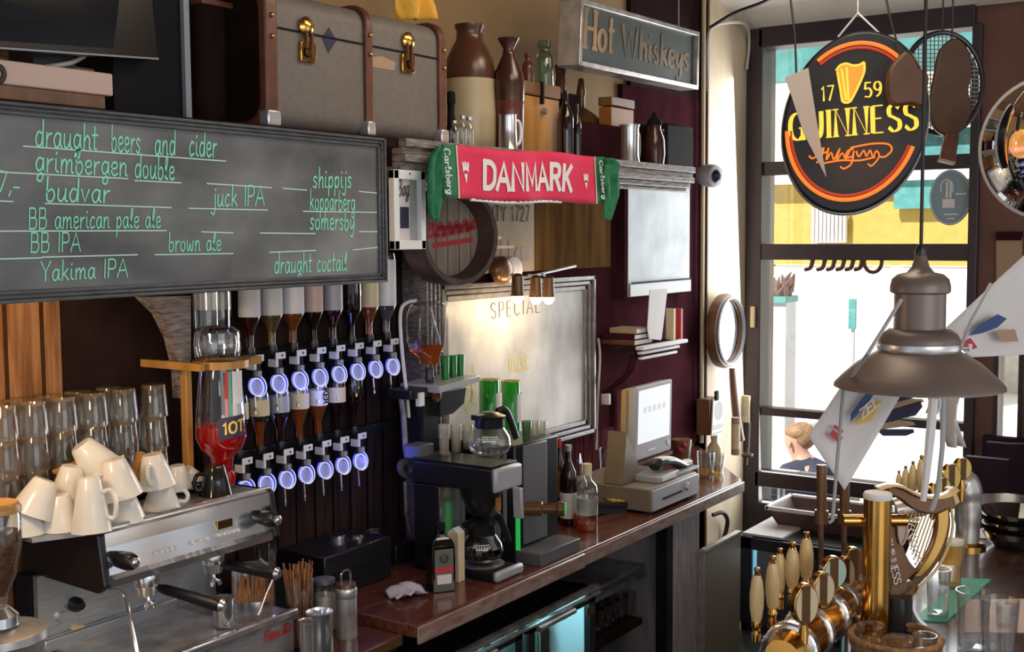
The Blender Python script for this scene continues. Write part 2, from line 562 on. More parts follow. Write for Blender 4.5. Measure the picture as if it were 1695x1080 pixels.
# ------------------------------------------------------------------ lettering: single-stroke alphabet
L_, C_ = 'L', 'C'
G = {
 'A': (.8, [(L_, '0,0 .38,1 .76,0'), (L_, '.15,.36 .61,.36')]),
 'B': (.7, [(L_, '.05,0 .05,1'), (C_, '.05,1 .45,.98 .5,.72 .4,.54 .05,.53'), (C_, '.05,.53 .5,.5 .58,.25 .45,.02 .05,0')]),
 'C': (.7, [(C_, '.62,.82 .4,1 .12,.85 .03,.5 .12,.15 .4,0 .62,.18')]),
 'D': (.75, [(L_, '.05,0 .05,1'), (C_, '.05,1 .4,.97 .64,.78 .68,.5 .64,.22 .4,.03 .05,0')]),
 'E': (.62, [(L_, '.05,0 .05,1'), (L_, '.05,1 .55,1'), (L_, '.05,.53 .47,.53'), (L_, '.05,0 .56,0')]),
 'G': (.78, [(C_, '.66,.82 .4,1 .12,.85 .03,.5 .12,.15 .4,0 .66,.14'), (L_, '.66,0 .66,.44'), (L_, '.46,.44 .74,.44')]),
 'H': (.75, [(L_, '.08,0 .08,1'), (L_, '.64,0 .64,1'), (L_, '.08,.52 .64,.52')]),
 'I': (.26, [(L_, '.13,0 .13,1')]),
 'K': (.72, [(L_, '.06,0 .06,1'), (L_, '.62,1 .1,.42'), (L_, '.24,.56 .66,0')]),
 'L': (.58, [(L_, '.06,1 .06,0'), (L_, '.06,0 .54,0')]),
 'M': (.92, [(L_, '.06,0 .06,1 .44,.2 .82,1 .82,0')]),
 'N': (.76, [(L_, '.06,0 .06,1 .66,0 .66,1')]),
 'O': (.8, [(C_, '.38,1 .1,.85 .03,.5 .1,.15 .38,0 .66,.15 .73,.5 .66,.85 .38,1')]),
 'P': (.65, [(L_, '.06,0 .06,1'), (C_, '.06,1 .46,.97 .56,.73 .46,.5 .06,.47')]),
 'R': (.7, [(L_, '.06,0 .06,1'), (C_, '.06,1 .46,.97 .56,.75 .46,.53 .06,.5'), (L_, '.34,.5 .62,0')]),
 'S': (.64, [(C_, '.55,.84 .32,1 .08,.86 .1,.62 .32,.5 .55,.36 .56,.12 .3,0 .04,.16')]),
 'T': (.64, [(L_, '.32,0 .32,1'), (L_, '.02,1 .62,1')]),
 'U': (.74, [(C_, '.06,1 .06,.4 .14,.08 .36,0 .58,.08 .66,.4 .66,1')]),
 'W': (1.05, [(L_, '.02,1 .25,0 .5,.8 .75,0 .98,1')]),
 'Y': (.68, [(L_, '.02,1 .33,.48 .64,1'), (L_, '.33,.48 .33,0')]),
 'Z': (.66, [(L_, '.05,1 .6,1 .04,0 .62,0')]),
 '1': (.4, [(L_, '.06,.8 .22,1 .22,0')]),
 '2': (.6, [(C_, '.06,.76 .28,1 .5,.8 .4,.5 .05,0'), (L_, '.05,0 .55,0')]),
 '5': (.62, [(L_, '.52,1 .14,1 .1,.56'), (C_, '.1,.56 .36,.62 .54,.34 .4,.04 .06,.08')]),
 '7': (.58, [(L_, '.04,1 .54,1 .2,0')]),
 '9': (.6, [(C_, '.52,.66 .34,.42 .08,.6 .14,.94 .4,.96 .52,.66 .44,.2 .2,0')]),
 ',': (.2, [(L_, '.14,.08 .04,-.16')]),
 '-': (.4, [(L_, '.05,.3 .35,.33')]),
 ' ': (.42, []),
 'a': (.56, [(C_, '.46,.48 .26,.58 .06,.34 .14,.04 .34,.06 .47,.5'), (C_, '.47,.56 .46,.14 .56,.02')]),
 'b': (.52, [(C_, '.1,1.05 .08,.5 .1,.06 .32,.0 .46,.26 .34,.52 .1,.4')]),
 'c': (.48, [(C_, '.42,.5 .24,.58 .05,.3 .16,.01 .44,.1')]),
 'd': (.56, [(C_, '.44,.5 .22,.58 .05,.3 .16,.02 .38,.1 .47,.5'), (L_, '.49,1.05 .47,.02')]),
 'e': (.48, [(C_, '.07,.28 .4,.36 .34,.58 .1,.5 .07,.16 .24,0 .46,.1')]),
 'f': (.4, [(C_, '.4,.95 .25,1 .18,.7 .16,0'), (L_, '.03,.55 .34,.56')]),
 'g': (.56, [(C_, '.46,.5 .24,.58 .06,.34 .16,.06 .38,.14 .47,.5'), (C_, '.48,.56 .47,0 .38,-.36 .14,-.34 .2,-.14 .54,.04')]),
 'h': (.54, [(L_, '.1,1.05 .09,0'), (C_, '.1,.3 .28,.56 .43,.44 .44,.08 .54,.02')]),
 'i': (.28, [(C_, '.1,.56 .1,.12 .26,.02'), (L_, '.1,.78 .14,.84')]),
 'j': (.3, [(C_, '.2,.56 .2,-.1 .1,-.38 -.12,-.28'), (L_, '.2,.78 .24,.84')]),
 'k': (.52, [(L_, '.1,1.05 .09,0'), (C_, '.42,.58 .2,.34 .1,.26'), (L_, '.2,.32 .5,0')]),
 'l': (.32, [(C_, '.04,.1 .26,.8 .18,1.02 .1,.7 .12,.08 .3,.04')]),
 'm': (.82, [(L_, '.08,.56 .08,0'), (C_, '.08,.3 .24,.56 .37,.46 .37,0'), (C_, '.37,.3 .55,.56 .68,.46 .68,.08 .8,.03')]),
 'n': (.56, [(L_, '.08,.56 .08,0'), (C_, '.08,.3 .26,.56 .42,.46 .42,.08 .54,.03')]),
 'o': (.54, [(C_, '.26,.57 .08,.42 .08,.14 .26,0 .44,.14 .44,.42 .26,.57')]),
 'p': (.54, [(L_, '.1,.56 .08,-.42'), (C_, '.1,.4 .32,.58 .46,.32 .32,.02 .1,.14')]),
 'r': (.42, [(L_, '.09,.56 .09,0'), (C_, '.09,.28 .22,.5 .4,.54')]),
 's': (.44, [(C_, '.38,.5 .2,.58 .08,.42 .34,.2 .24,.01 .05,.08')]),
 't': (.4, [(L_, '.18,.95 .16,.05 .3,.03'), (L_, '.02,.6 .38,.62')]),
 'u': (.56, [(C_, '.08,.56 .08,.12 .26,.02 .44,.3'), (C_, '.45,.56 .44,.1 .55,.02')]),
 'v': (.5, [(L_, '.05,.56 .22,.02 .44,.56')]),
 'w': (.72, [(C_, '.06,.56 .1,.06 .24,.06 .36,.4'), (C_, '.36,.4 .42,.06 .56,.06 .64,.56')]),
 'y': (.54, [(C_, '.08,.56 .12,.16 .28,.1 .44,.4'), (C_, '.46,.56 .44,-.05 .3,-.38 .08,-.28')]),
}


def strokes(s, track=.06):
    x = 0
    out = []
    for ch in s:
        w, st = G[ch]
        for k, pts in st:
            P = [Vector((float(a.split(',')[0])+x, float(a.split(',')[1]), 0)) for a in pts.split()]
            out.append(crom(P, 5) if k == 'C' else P)
        x += w+track
    return out, x-track


def serifs(s, track, sw=.13):
    """thin foot and head strokes for upright stems"""
    out = []
    x = 0
    for ch in s:
        w, st = G[ch]
        for k, pts in st:
            if k != 'L':
                continue
            P = [tuple(float(c) for c in a.split(',')) for a in pts.split()]
            for q in P:
                if q[1] in (0.0, 1.0) and ch not in 'EZ17':
                    out.append([Vector((x+q[0]-sw, q[1], 0)), Vector((x+q[0]+sw, q[1], 0))])
        x += w+track
    return out


def ribbon(mb, line, f, wt, nib=None, flat_end=True):
    """a painted stroke; f maps (x, y) of the alphabet to the surface; wt stroke width; nib = thin share for level strokes"""
    n = len(line)
    if n < 2:
        return
    Lp, Rp = [], []
    for i, p in enumerate(line):
        a = line[max(0, i-1)]
        b = line[min(n-1, i+1)]
        d0 = (p-a).normalized() if i > 0 else (b-p).normalized()
        d1 = (b-p).normalized() if i < n-1 else d0
        d = (d0+d1)
        d = d.normalized() if d.length > 1e-5 else d1
        nn = Vector((-d.y, d.x, 0))
        w = wt
        if nib is not None:
            w = wt*(nib+(1-nib)*min(1, abs(d.y)**1.2))
        k = 1/max(.8, abs(nn.dot(Vector((-d1.y, d1.x, 0)))))
        ext = d*(wt*.35 if nib is None else 0)
        q = p-(ext if i == 0 else Vector()) + (ext if i == n-1 else Vector())
        Lp.append(q+nn*w*k/2)
        Rp.append(q-nn*w*k/2)
    b = len(mb.v)
    for i in range(n):
        mb.v.append(f(Lp[i].x, Lp[i].y))
        mb.v.append(f(Rp[i].x, Rp[i].y))
    for i in range(n-1):
        mb.f.append((b+2*i, b+2*i+1, b+2*i+3, b+2*i+2))


def write(parent, name, s, p0, p1, h, m, wt=.1, nib=None, track=.06, n=None, off=.002, up=(0, 0, 1), ser=False, slant=0.0, shrink=1.0):
    """letter the text s along p0-p1 with cap height h on a surface whose normal is n"""
    p0, p1 = Vector(p0), Vector(p1)
    st, w = strokes(s, track)
    u = (p1-p0)
    upv = Vector(up)
    nn = Vector(n).normalized()*off if n is not None else Vector((0, -off, 0))
    mb = MB()
    cnt = [0]

    def f(x, y):
        return p0+u*((x+slant*y)/w)+upv*(y*h)+nn*(1+.02*cnt[0])
    # keep the stroke width even when letters are stretched sideways
    kx = (u.length/w)/h
    for ln in st:
        cnt[0] += 1
        ribbon(mb, ln, f, wt*(1 if kx > .8 else 1.0), nib)
    if ser:
        for ln in serifs(s, track):
            cnt[0] += 1
            ribbon(mb, ln, f, wt*(nib or .3), None)
    return mb.build(name, m, parent, smooth=False)
# ------------------------------------------------------------------ the room
YB, YC, ZC, XW = 3.15, 2.418, .9, 7.4      # back wall, counter front, counter top, window wall
ZSH, YSH = 2.515, 2.46                      # high shelf: top and front
ZBAR = 1.0                                  # guests' bar top
ZST = -.65                                  # street level
CEIL = 3.72
struct('floor', MB().box(-2.5, XW, -3.2, YB, -.1, 0), 'floor')
struct('ceiling', MB().box(-2.5, XW+.3, -3.2, YB+.2, CEIL, CEIL+.1), 'ceilb')
struct('wall_back', MB().box(-2.5, XW+.3, YB, YB+.2, 0, CEIL), 'plaster')
# panelling fixed to the back wall, left to right
xa = at(92, 600, y=YB).x
xb = at(312, 600, y=YB).x
xc = at(684, 600, y=YB).x
xd = at(1008, 600, y=YB).x
xe = at(1150, 600, y=YB).x
struct('trim_1', MB().box(-2.5, xa, YB-.03, YB, 0, ZSH-.12), 'oak_boards')
struct('trim_2', MB().box(xa, xb+.06, YB-.02, YB, 0, ZSH-.12), 'darkpanel')
struct('trim_3', MB().box(xb, xc-.14, YB-.06, YB, ZC, ZSH-.12), 'dark_boards')
# pale carved post between optics and the special board
post = MB().box(xc-.135, xc-.02, YB-.16, YB, ZC, ZSH-.1)
for k in range(4):
    post.box(xc-.125+k*.027, xc-.112+k*.027, YB-.175, YB-.16, ZC+.1, ZSH-.3)
struct('trim_4', post, 'mould')
struct('trim_5', MB().box(xc-.02, xd+.1, YB-.03, YB, ZC, ZSH-.1), 'maroon')
struct('trim_6', MB().box(xd-.02, at(1047, 700, y=YB-.05).x, YB-.05, YB-.03, ZC, at(1015, 648, y=YB-.05).z), 'maroon_boards')
struct('trim_7', MB().box(xc, xd+.1, YB-.045, YB-.03, ZC, 1.15), 'maroon_boards')
struct('trim_8', MB().box(xd+.1, xe+.02, YB-.03, YB, ZC, ZSH+.5), 'maroon')
struct('wall_shade', MB().box(xe-.9, xe+.02, YB-.028, YB, ZSH+.02, CEIL), 'darkpanel')  # dark sheet standing in for shadow on the plaster's right end
# painted beige wall beside the window with its brown edge strips and pipe
xb0, xb1 = at(1162, 700, y=3.1).x, XW
struct('wall_beige', MB().box(xb0, xb1, 3.08, YB, 0, CEIL), 'beige')
struct('trim_10', MB().box(xe+.02, xb0, 3.07, YB, 0, CEIL), 'woodbrown')
pxx = at(1163, 700, y=3.07).x
pipe = MB().tube([(pxx, 3.077, CEIL), (pxx, 3.077, .9)], .014)
tag(pipe.build('wall_pipe', 'beige'), 'slim painted pipe running up the beige wall strip', 'pipe')
# arched dark brace in the niche, behind the glasses
arc = [at(a, b, y=2.98) for a, b in ((240, 492), (268, 520), (288, 560), (300, 610), (303, 660), (316, 660), (316, 490))]
tag(MB().prism(arc, (0, .05, 0)).build('arched_bracket', 'mould', smooth=False), 'curved wooden bracket under the chalkboard beside the hanging bottles', 'bracket')
# high shelf with carved moulding
sx0, sx1 = .4, at(1141, 275, y=YSH).x
sh = thing('high_shelf', 'long high wooden shelf with carved front moulding over the back bar', 'shelf', (sx0, YSH, ZSH-.1))
MB().box(sx0, sx1, YSH+.0, YB, ZSH-.03, ZSH).build('shelf_board', 'darkpanel', sh)
mo = MB()
zt = ZSH
for (dy, z0, z1) in ((-.035, -.028, 0), (-.02, -.05, -.028), (-.03, -.075, -.05), (-.008, -.1, -.075), (.012, -.118, -.1)):
    mo.box(3.0, sx1, YSH+dy, YSH+.03, zt+z0, zt+z1)
mo.build('carved_moulding', 'mould', sh, bevel=.004)

# window wall
wy0, wy1 = 3.0, 1.66          # window opening: left and right edge (y runs to the left)
wz0, wz1 = .54, 3.42
ww = MB()
ww.box(XW, XW+.25, wy0, YB, 0, CEIL)
ww.box(XW, XW+.25, wy1, wy0, -.1, wz0-.32)
ww.box(XW, XW+.25, wy1, wy0, wz1, CEIL)
struct('wall_window', ww, 'winframe')
yr = at(1647, 650, x=XW).y
yr2 = at(1692, 650, x=XW).y
zr0, zr1 = at(1660, 735, x=XW).z, at(1660, 575, x=XW).z
wr = MB()
wr.box(XW, XW+.25, yr, wy1, 0, CEIL)
wr.box(XW, XW+.25, -3.2, yr2, 0, CEIL)
wr.box(XW, XW+.25, yr2, yr, 0, zr0)
wr.box(XW, XW+.25, yr2, yr, zr1, CEIL)
struct('wall_right', wr, 'wallr')
win = MB()
fr = .05
yl = at(1240, 430, x=XW-.05).y
win.box(XW-.06, XW+.06, wy0-.03, wy0+.08, .2, wz1+.1)         # left jamb
win.box(XW-.05, XW+.06, wy1-.04, wy1+.015, .2, wz1)
win.box(XW-.06, XW+.06, wy1, wy0, wz1-.02, wz1+.12)
for (p0, p1, d) in ((262, 285, .03), (404, 431, .05), (687, 700, .04), (797, 823, .06)):
    za = at(1430, p1, x=XW).z
    zb = at(1430, p0, x=XW).z
    win.box(XW-d, XW+.06, wy1, wy0, za, zb)
win.box(XW-.07, XW+.06, wy1-.1, wy0, .2, at(1430, 850, x=XW).z)
w1 = win.build('window_1', 'winframe', bevel=.006, smooth=False)
w1['kind'] = 'structure'
MB().box(XW+.02, XW+.026, wy1, wy0, .45, wz1).build('pane', 'window', w1, smooth=False)
hd_ = at(1246, 525, x=XW-.075)
MB().box(XW-.085, XW-.06, hd_.y-.015, hd_.y+.015, hd_.z-.07, hd_.z+.07).build('window_handle', 'cream', w1, bevel=.004)
w2 = MB()
for y in (yr, yr2+.02):
    w2.box(XW-.02, XW+.05, y-.02, y, zr0, zr1)
w2.box(XW-.02, XW+.05, yr2, yr, zr0-.02, zr0+.02)
w2 = w2.build('window_2', 'winframe', smooth=False); w2['kind'] = 'structure'
MB().box(XW+.02, XW+.026, yr2, yr, zr0, zr1).build('pane', 'window', w2, smooth=False)
# white cornice over the window and brown beam
struct('trim_11', MB().prism([Vector((XW-.03, -.5, 3.52)), Vector((XW-.55, -.5, 3.66)), Vector((XW-.55, -.5, CEIL)), Vector((XW-.03, -.5, CEIL))], (0, 3.58, 0)), 'ceilw')
# dark plum wainscot on the right wall
struct('trim_12', MB().box(XW-.06, XW, -3.2, wy1-.1, 0, at(1660, 722, x=XW).z), 'wains')
# back bench with curved top end
bz = at(1660, 735, x=6.9).z
by = at(1632, 730, x=6.9).y
bp = [Vector((6.9, by, 0)), Vector((6.9, by, bz))]
for k in range(9):
    t = PI/2*k/8
    bp.append(Vector((6.9, by-.12-.5*math.sin(t), bz+.5*(1-math.cos(t)))))
bp += [Vector((6.9, -1.2, bz+.5)), Vector((6.9, -1.2, 0))]
tag(MB().prism(bp, (.06, 0, 0)).build('high_bench', 'wains', smooth=False), 'dark plum high-backed bench with curved top under the narrow window', 'bench')
tag(MB().box(6.4, 6.45, at(1600, 800, x=6.4).y-.2, at(1597, 800, x=6.4).y, 0, at(1610, 757, x=6.4).z).build('low_bench', 'wains'), 'low dark navy bench end panel behind the harp tap', 'bench')
# framed notice on the brown wall right
q = [at(a, b, x=XW-.02) for a, b in ((1650, 398), (1692, 394), (1692, 470), (1650, 476))]
nt_ = thing('framed_notice', 'small pale framed notice on the brown wall right of the window', 'poster', q[3])
MB().prism([p+Vector((-.015, 0, 0)) for p in q], (.03, 0, 0)).build('sheet', 'tan', nt_, smooth=False)
MB().box(XW-.05, XW-.005, q[1].y, q[0].y, q[0].z, q[0].z+.05).build('top_rail', 'maroon', nt_)

# ------------------------------------------------------------------ outside
struct('ground', MB().box(XW+.26, 60, -30, 40, ZST-.1, ZST), 'pave')
fac = MB().box(22, 22.5, -16, 26, ZST, 9)
fx = struct('exterior_facade', fac, 'facade')


def oq(px0, py0, px1, py1, x, m, d=.2, name=None, label=None, cat=None, parent=None):
    a, b = at(px0, py0, x=x), at(px1, py1, x=x)
    mb = MB().box(x-d, x, b.y, a.y, b.z, a.z)
    o = mb.build(name, m, parent, smooth=False)
    if label:
        tag(o, label, cat)
    return o


kio = thing('yellow_kiosk', 'yellow kiosk front across the street seen through the window', 'building', at(1440, 440, x=20))
oq(1285, 283, 1640, 440, 20, 'yellowf', .3, 'wall', parent=kio)
a, b = at(1285, 440, x=20), at(1640, 440, x=20)
MB().box(19.75, 19.98, b.y, a.y, ZST, a.z).build('white_plinth', 'white', kio, smooth=False)
oq(1278, 275, 1640, 296, 19.8, 'paper', .4, 'roof', parent=kio)
oq(1262, 300, 1284, 440, 19.9, 'lightpl', .3, 'corner_post', parent=kio)
oq(1483, 292, 1548, 345, 19.6, 'teal', .1, 'window', parent=kio)
oq(1560, 292, 1602, 330, 19.6, 'teal', .1, 'window', parent=kio)
sl = MB()
for k in range(9):
    a = at(1347+k*6.5, 345, x=19.6); b = at(1350+k*6.5, 402, x=19.6)
    sl.box(19.5, 19.6, b.y, a.y, b.z, a.z)
sl.build('slat_screen', 'paper', kio, smooth=False)
aw = thing('teal_awning', 'teal shop awning above the street outside the upper window', 'awning', at(1440, 180, x=9.5))
oq(1272, 76, 1640, 110, 9.5, 'teal', .1, 'valance', parent=aw)
oq(1272, 112, 1660, 190, 10.2, 'facade', .1, 'fascia', parent=aw)
oq(1500, 218, 1660, 262, 10.0, 'teal', .1, 'side_flap', parent=aw)
a = at(1655, 180, x=9.5)
MB().box(9.45, 9.55, a.y, a.y+.1, ZST, at(1640, 76, x=9.5).z).box(9.4, 10.3, a.y, a.y+.08, at(1640, 110, x=9.5).z, at(1640, 100, x=9.5).z).build('support_post', 'lightpl', aw, smooth=False)
# street furniture, far and bright
def blob(n, lab, cat, px, pb, pt, w, x, m):
    p = at(px, pb, x=x); s = mpp(p)
    return tag(MB().box(x-.2, x+.2, p.y-w*s/2, p.y+w*s/2, p.z, p.z+(pb-pt)*s).build(n, m, bevel=.05), lab, cat)
pl = thing('planter', 'blue street planter with small shrub outside the window', 'planter', at(1292, 530, x=16))
p = at(1292, 530, x=16); s_ = mpp(p)
MB().box(15.8, 16.2, p.y-18*s_, p.y+18*s_, ZST, p.z+30*s_).build('tub', 'lightpl', pl)
MB().box(15.75, 16.25, p.y-19*s_, p.y+19*s_, p.z+30*s_, p.z+40*s_).build('rim', 'teal', pl)
lv = MB()
for k in range(14):
    c = p+Vector((random.uniform(-.1, .1), random.uniform(-16, 16)*s_, (44+random.uniform(0, 22))*s_))
    lv.tube([c-Vector((0, 0, .15)), c, c+Vector((0, random.uniform(-.1, .1), .12))], [.03, .05, .01], 5)
lv.build('leaves', 'basin', pl)
sg_ = thing('street_sign', 'small teal sign on a pole far outside in the bright street', 'sign', at(1412, 545, x=17))
p = at(1412, 520, x=17); s_ = mpp(p)
MB().box(16.95, 17.0, p.y-6*s_, p.y+6*s_, p.z-25*s_, p.z+25*s_).build('panel', 'teal', sg_)
MB().tube([(17.02, p.y, ZST), (17.02, p.y, p.z+20*s_)], .03, 8).build('pole', 'lightpl', sg_)
tb2 = thing('cafe_table', 'white cafe table outside under the lower window pane', 'table', at(1296, 800, x=8.25))
p = at(1296, 786, x=8.25); s_ = mpp(p)
MB().box(8.0, 8.45, p.y-55*s_, p.y+55*s_, p.z-.03, p.z).build('table_top', 'white', tb2)
MB().tube([(8.22, p.y, ZST), (8.22, p.y, p.z-.03)], .03, 8).build('leg', 'steel', tb2)
MB().lathe([(.2, 0), (.2, .02), (.0001, .03)], (8.22, p.y, ZST), 20).build('foot', 'steel', tb2)

# seated person outside, seen through the lower pane
px_ = at(1316, 735, x=8.8)
s_ = mpp(px_)
pz = px_
def bp_(dx, dz, dd=0.0):
    """offset in photo-like units: dx right, dz up (pixels at the person), dd further away (m)"""
    return pz + Vector((dd, -dx*s_*1.05, dz*s_))
sk = [bp_(34, -120), bp_(30, -70), bp_(24, -42), bp_(12, -24), bp_(2, -4), bp_(0, 12), bp_(2, 22),
      bp_(4, -46, -.18), bp_(-16, -74, -.25), bp_(-40, -36, -.25), bp_(-50, -26, -.25),
      bp_(38, -54, .15), bp_(44, -95, .2), bp_(0, -100, .25)]
se = [(0, 1), (1, 2), (2, 3), (3, 4), (4, 5), (5, 6), (2, 7), (7, 8), (8, 9), (9, 10), (2, 11), (11, 12), (12, 13)]
sr = [.17, .18, .13, .06, .085, .1, .07, .075, .055, .042, .04, .075, .055, .04]
me = bpy.data.meshes.new('person')
per = bpy.data.objects.new('person', me)
C.objects.link(per)
base = Vector((pz.x, pz.y, ZST))
me.from_pydata([tuple(q-base) for q in sk], se, [])
per.location = base
per['_w'] = tuple(base)
md = per.modifiers.new('skin', 'SKIN')
for i, v in enumerate(me.skin_vertices[0].data):
    v.radius = (sr[i], sr[i])
    v.use_root = (i == 0)
md2 = per.modifiers.new('sub', 'SUBSURF'); md2.levels = 2; md2.render_levels = 2
me.materials.append(M['skin'])
tag(per, 'person in a dark blue jacket sitting outside, seen from behind raising a yellow cup', 'person')
hb = MB()
hb.ball(bp_(9, 13, .03), .112, 1.0, 1.0, 1.0)
hb.ball(bp_(4, 20, .0), .09, 1.1, 1.1, .8)
hb.build('hair', 'hair', per)
MB().ball(bp_(0, 2, -.105), .02, .9, .5, 1.4).build('ear', 'skin', per)
jk = MB()
jk.tube([bp_(34, -125), bp_(30, -72), bp_(25, -45), bp_(17, -28)], [.215, .215, .19, .085], 16)
jk.tube([bp_(24, -44), bp_(4, -48, -.18), bp_(-18, -76, -.25), bp_(-30, -54, -.25)], [.12, .105, .08, .065], 12)
jk.tube([bp_(24, -44), bp_(40, -56, .15), bp_(44, -97, .2)], [.12, .105, .08], 12)
jk.build('jacket', 'jacket', per)
cp = bp_(-48, -34, -.33)
tag(MB().lathe([(.03, -.05), (.042, .05)], cp, 16).build('yellow_cup', 'papery'), 'yellow cup held by the person outside', 'cup')
# a wooden garden chair under the person
ch = thing('garden_chair', 'dark garden chair under the person sitting outside', 'chair', base)
MB().box(base.x-.2, base.x+.25, base.y-.42, base.y+.1, pz.z-150*s_, pz.z-142*s_).build('seat', 'woodbrown', ch)
for dx in (-.18, .22):
    for dy in (-.4, .08):
        MB().box(base.x+dx-.02, base.x+dx+.02, base.y+dy-.02, base.y+dy+.02, ZST, pz.z-150*s_).build('leg', 'woodbrown', ch)
MB().box(base.x-.2, base.x+.25, base.y-.44, base.y-.41, pz.z-150*s_, pz.z-70*s_).build('backrest', 'woodbrown', ch)

# ------------------------------------------------------------------ back counter
cx0, cx1 = 3.005, 5.82
ct = thing('back_counter', 'long reddish mahogany back counter with worn front edge', 'counter', (cx0, YC, 0))
top = [Vector((cx0, YC, ZC-.045)), Vector((cx0+.3, YC, ZC-.045)), Vector((cx1-.08, YC, ZC-.045)), Vector((cx1-.02, YC+.03, ZC-.045)), Vector((cx1+.04, YC+.08, ZC-.045)), Vector((6.6, YB-.08, ZC-.045)), Vector((cx0, YB-.06, ZC-.045))]
MB().prism(top, (0, 0, .045)).build('counter_top', 'counter', ct, bevel=.006, smooth=False)
ed = MB().box(cx0, 4.105, YC-.012, YC, ZC-.066, ZC-.004)
ed.box(4.11, cx1-.06, YC-.012, YC, ZC-.06, ZC-.004)
ed.build('front_edge', 'counteredge', ct, bevel=.006)
MB().box(cx0, cx0+.04, YC+.12, YB-.06, 0, ZC-.05).box(4.1, 5.1, YB-.16, YB-.12, 0, ZC-.05).build('dark_panels', 'darkpanel', ct)
fx0, fx1 = at(1117, 900, y=YC+.03).x, at(1160, 900, y=YC+.03).x
fl = MB().box(fx0, fx1, YC+.05, YB-.2, 0, ZC-.05)
for k in range(6):
    x = fx0+(k+.5)*(fx1-fx0)/6
    fl.tube([(x, YC+.048, .02), (x, YC+.048, ZC-.06)], (fx1-fx0)/15, 8)
fl.build('fluted_pier', 'pierpaint', ct)
MB().box(fx0-.06, fx0, YC+.04, YC+.1, 0, ZC-.05).build('dark_post', 'black', ct)
MB().box(4.2, fx0-.06, YC+.15, YB-.16, .56, .585).build('under_shelf', 'steeld', ct)
# beige flap panel after the pier
a, b = at(1166, 911, y=YC+.0), at(1226, 889, y=YC+.0)
fp = thing('flap_panel', 'plain beige-grey panel standing past the end of the counter', 'panel', (a.x, YC, 0))
MB().box(a.x, b.x, YC, YC+.02, 0, a.z-.01).build('board', 'beigepl', fp)
MB().box(a.x-.012, b.x, YC-.006, YC+.026, a.z-.012, a.z).box(a.x-.02, a.x, YC-.004, YC+.024, 0, a.z).build('edge_strip', 'silver', fp)
# lower worktop, left, under the espresso machine
lw_ = thing('lower_worktop', 'lower dark worktop with copper edge below the espresso machine', 'worktop', (1.6, 2.46, 0))
MB().box(.6, 3.0, 2.49, YB-.06, .83, .86).build('worktop_slab', 'counter', lw_)
MB().box(.6, 3.0, 2.47, 2.49, .825, .862).build('copper_edge', 'bronze', lw_, bevel=.004)
MB().box(.6, 3.0, 2.55, 2.58, 0, .83).build('front_panel', 'darkpanel', lw_)

# under-counter fridge with two lit glass doors
yf = YC+.03
fA, fB = at(800, 1063, y=yf), at(985, 972, y=yf)
fz = (fA.z+fB.z)/2
fr_ = thing('bottle_fridge', 'black under-counter bottle fridge with two blue-lit glass doors', 'fridge', (fA.x-.35, yf, 0))
xr = at(985, 1000, y=yf).x
xl = xr-1.12
cab = MB().box(xl, xr, yf+.45, yf+.5, 0, fz).box(xl, xr, yf+.02, yf+.5, 0, .08).box(xl, xr, yf+.02, yf+.5, fz-.02, fz)
cab.box(xl, xl+.03, yf+.02, yf+.5, 0, fz).box(xr-.03, xr, yf+.02, yf+.5, 0, fz)
cab.build('cabinet', 'black', fr_)
MB().box(xl-.02, xr+.02, yf-.01, yf+.02, fz-.012, fz+.006).box(xl-.02, xr+.02, yf-.02, yf+.0, fz-.03, fz-.022).build('top_rail', 'steeld', fr_)
MB().box(xl+.03, xr-.03, yf+.44, yf+.448, .08, fz-.02).box(xr-.036, xr-.03, yf+.03, yf+.44, .08, fz-.02).box(xl+.03, xl+.036, yf+.03, yf+.44, .08, fz-.02).box(xl+.04, xr-.04, yf+.03, yf+.44, .08, .085).build('white_liner', 'whiteframe', fr_, smooth=False)
for k_ in (.28, .75):
    lamp('fridge_light', 'POINT', (xl+(xr-xl)*k_, yf+.1, fz-.06), 3.2, (.35, .85, 1), radius=.04)
for k in range(2):
    x0 = xl+.02+k*(xr-xl)/2; x1 = xl-.02+(k+1)*(xr-xl)/2
    dr = MB().box(x0, x0+.05, yf-.015, yf+.015, .1, fz-.03).box(x1-.05, x1, yf-.015, yf+.015, .1, fz-.03).box(x0, x1, yf-.015, yf+.015, .1, .15).box(x0, x1, yf-.015, yf+.015, fz-.055, fz-.03)
    d_ = dr.build('door', 'black', fr_, bevel=.004)
    MB().box(x0+.05, x1-.05, yf-.003, yf+.003, .15, fz-.055).build('pane', 'window', d_, smooth=False)
    MB().tube([(x0+.05, yf-.03, fz-.04), (x1-.2, yf-.03, fz-.04)], .012, 10).build('handle', 'steeld', d_)
MB().box(xr-.1, xr-.04, yf-.019, yf-.015, fz-.1, fz-.07).build('name_plate', 'brass', fr_)
MB().box(xl+.03, xr-.03, yf+.06, yf+.44, .36, .375).build('shelf', 'window', fr_, smooth=False)

for i in range(6):
    x = xr-.12-.085*i-(.08 if i > 3 else 0)
    o = MB().lathe([(.03, 0), (.031, .15), (.012, .22), (.012, .27), (.0001, .27)], (x, yf+.18, .375), 14).build('beer_bottle', 'palegreen' if i % 2 else 'browngl')
    tag(o, '%s beer bottle from the right inside the lit under-counter fridge' % ['first', 'second', 'third', 'fourth', 'fifth', 'sixth'][i], 'bottle', 'bottles in the under-counter fridge')

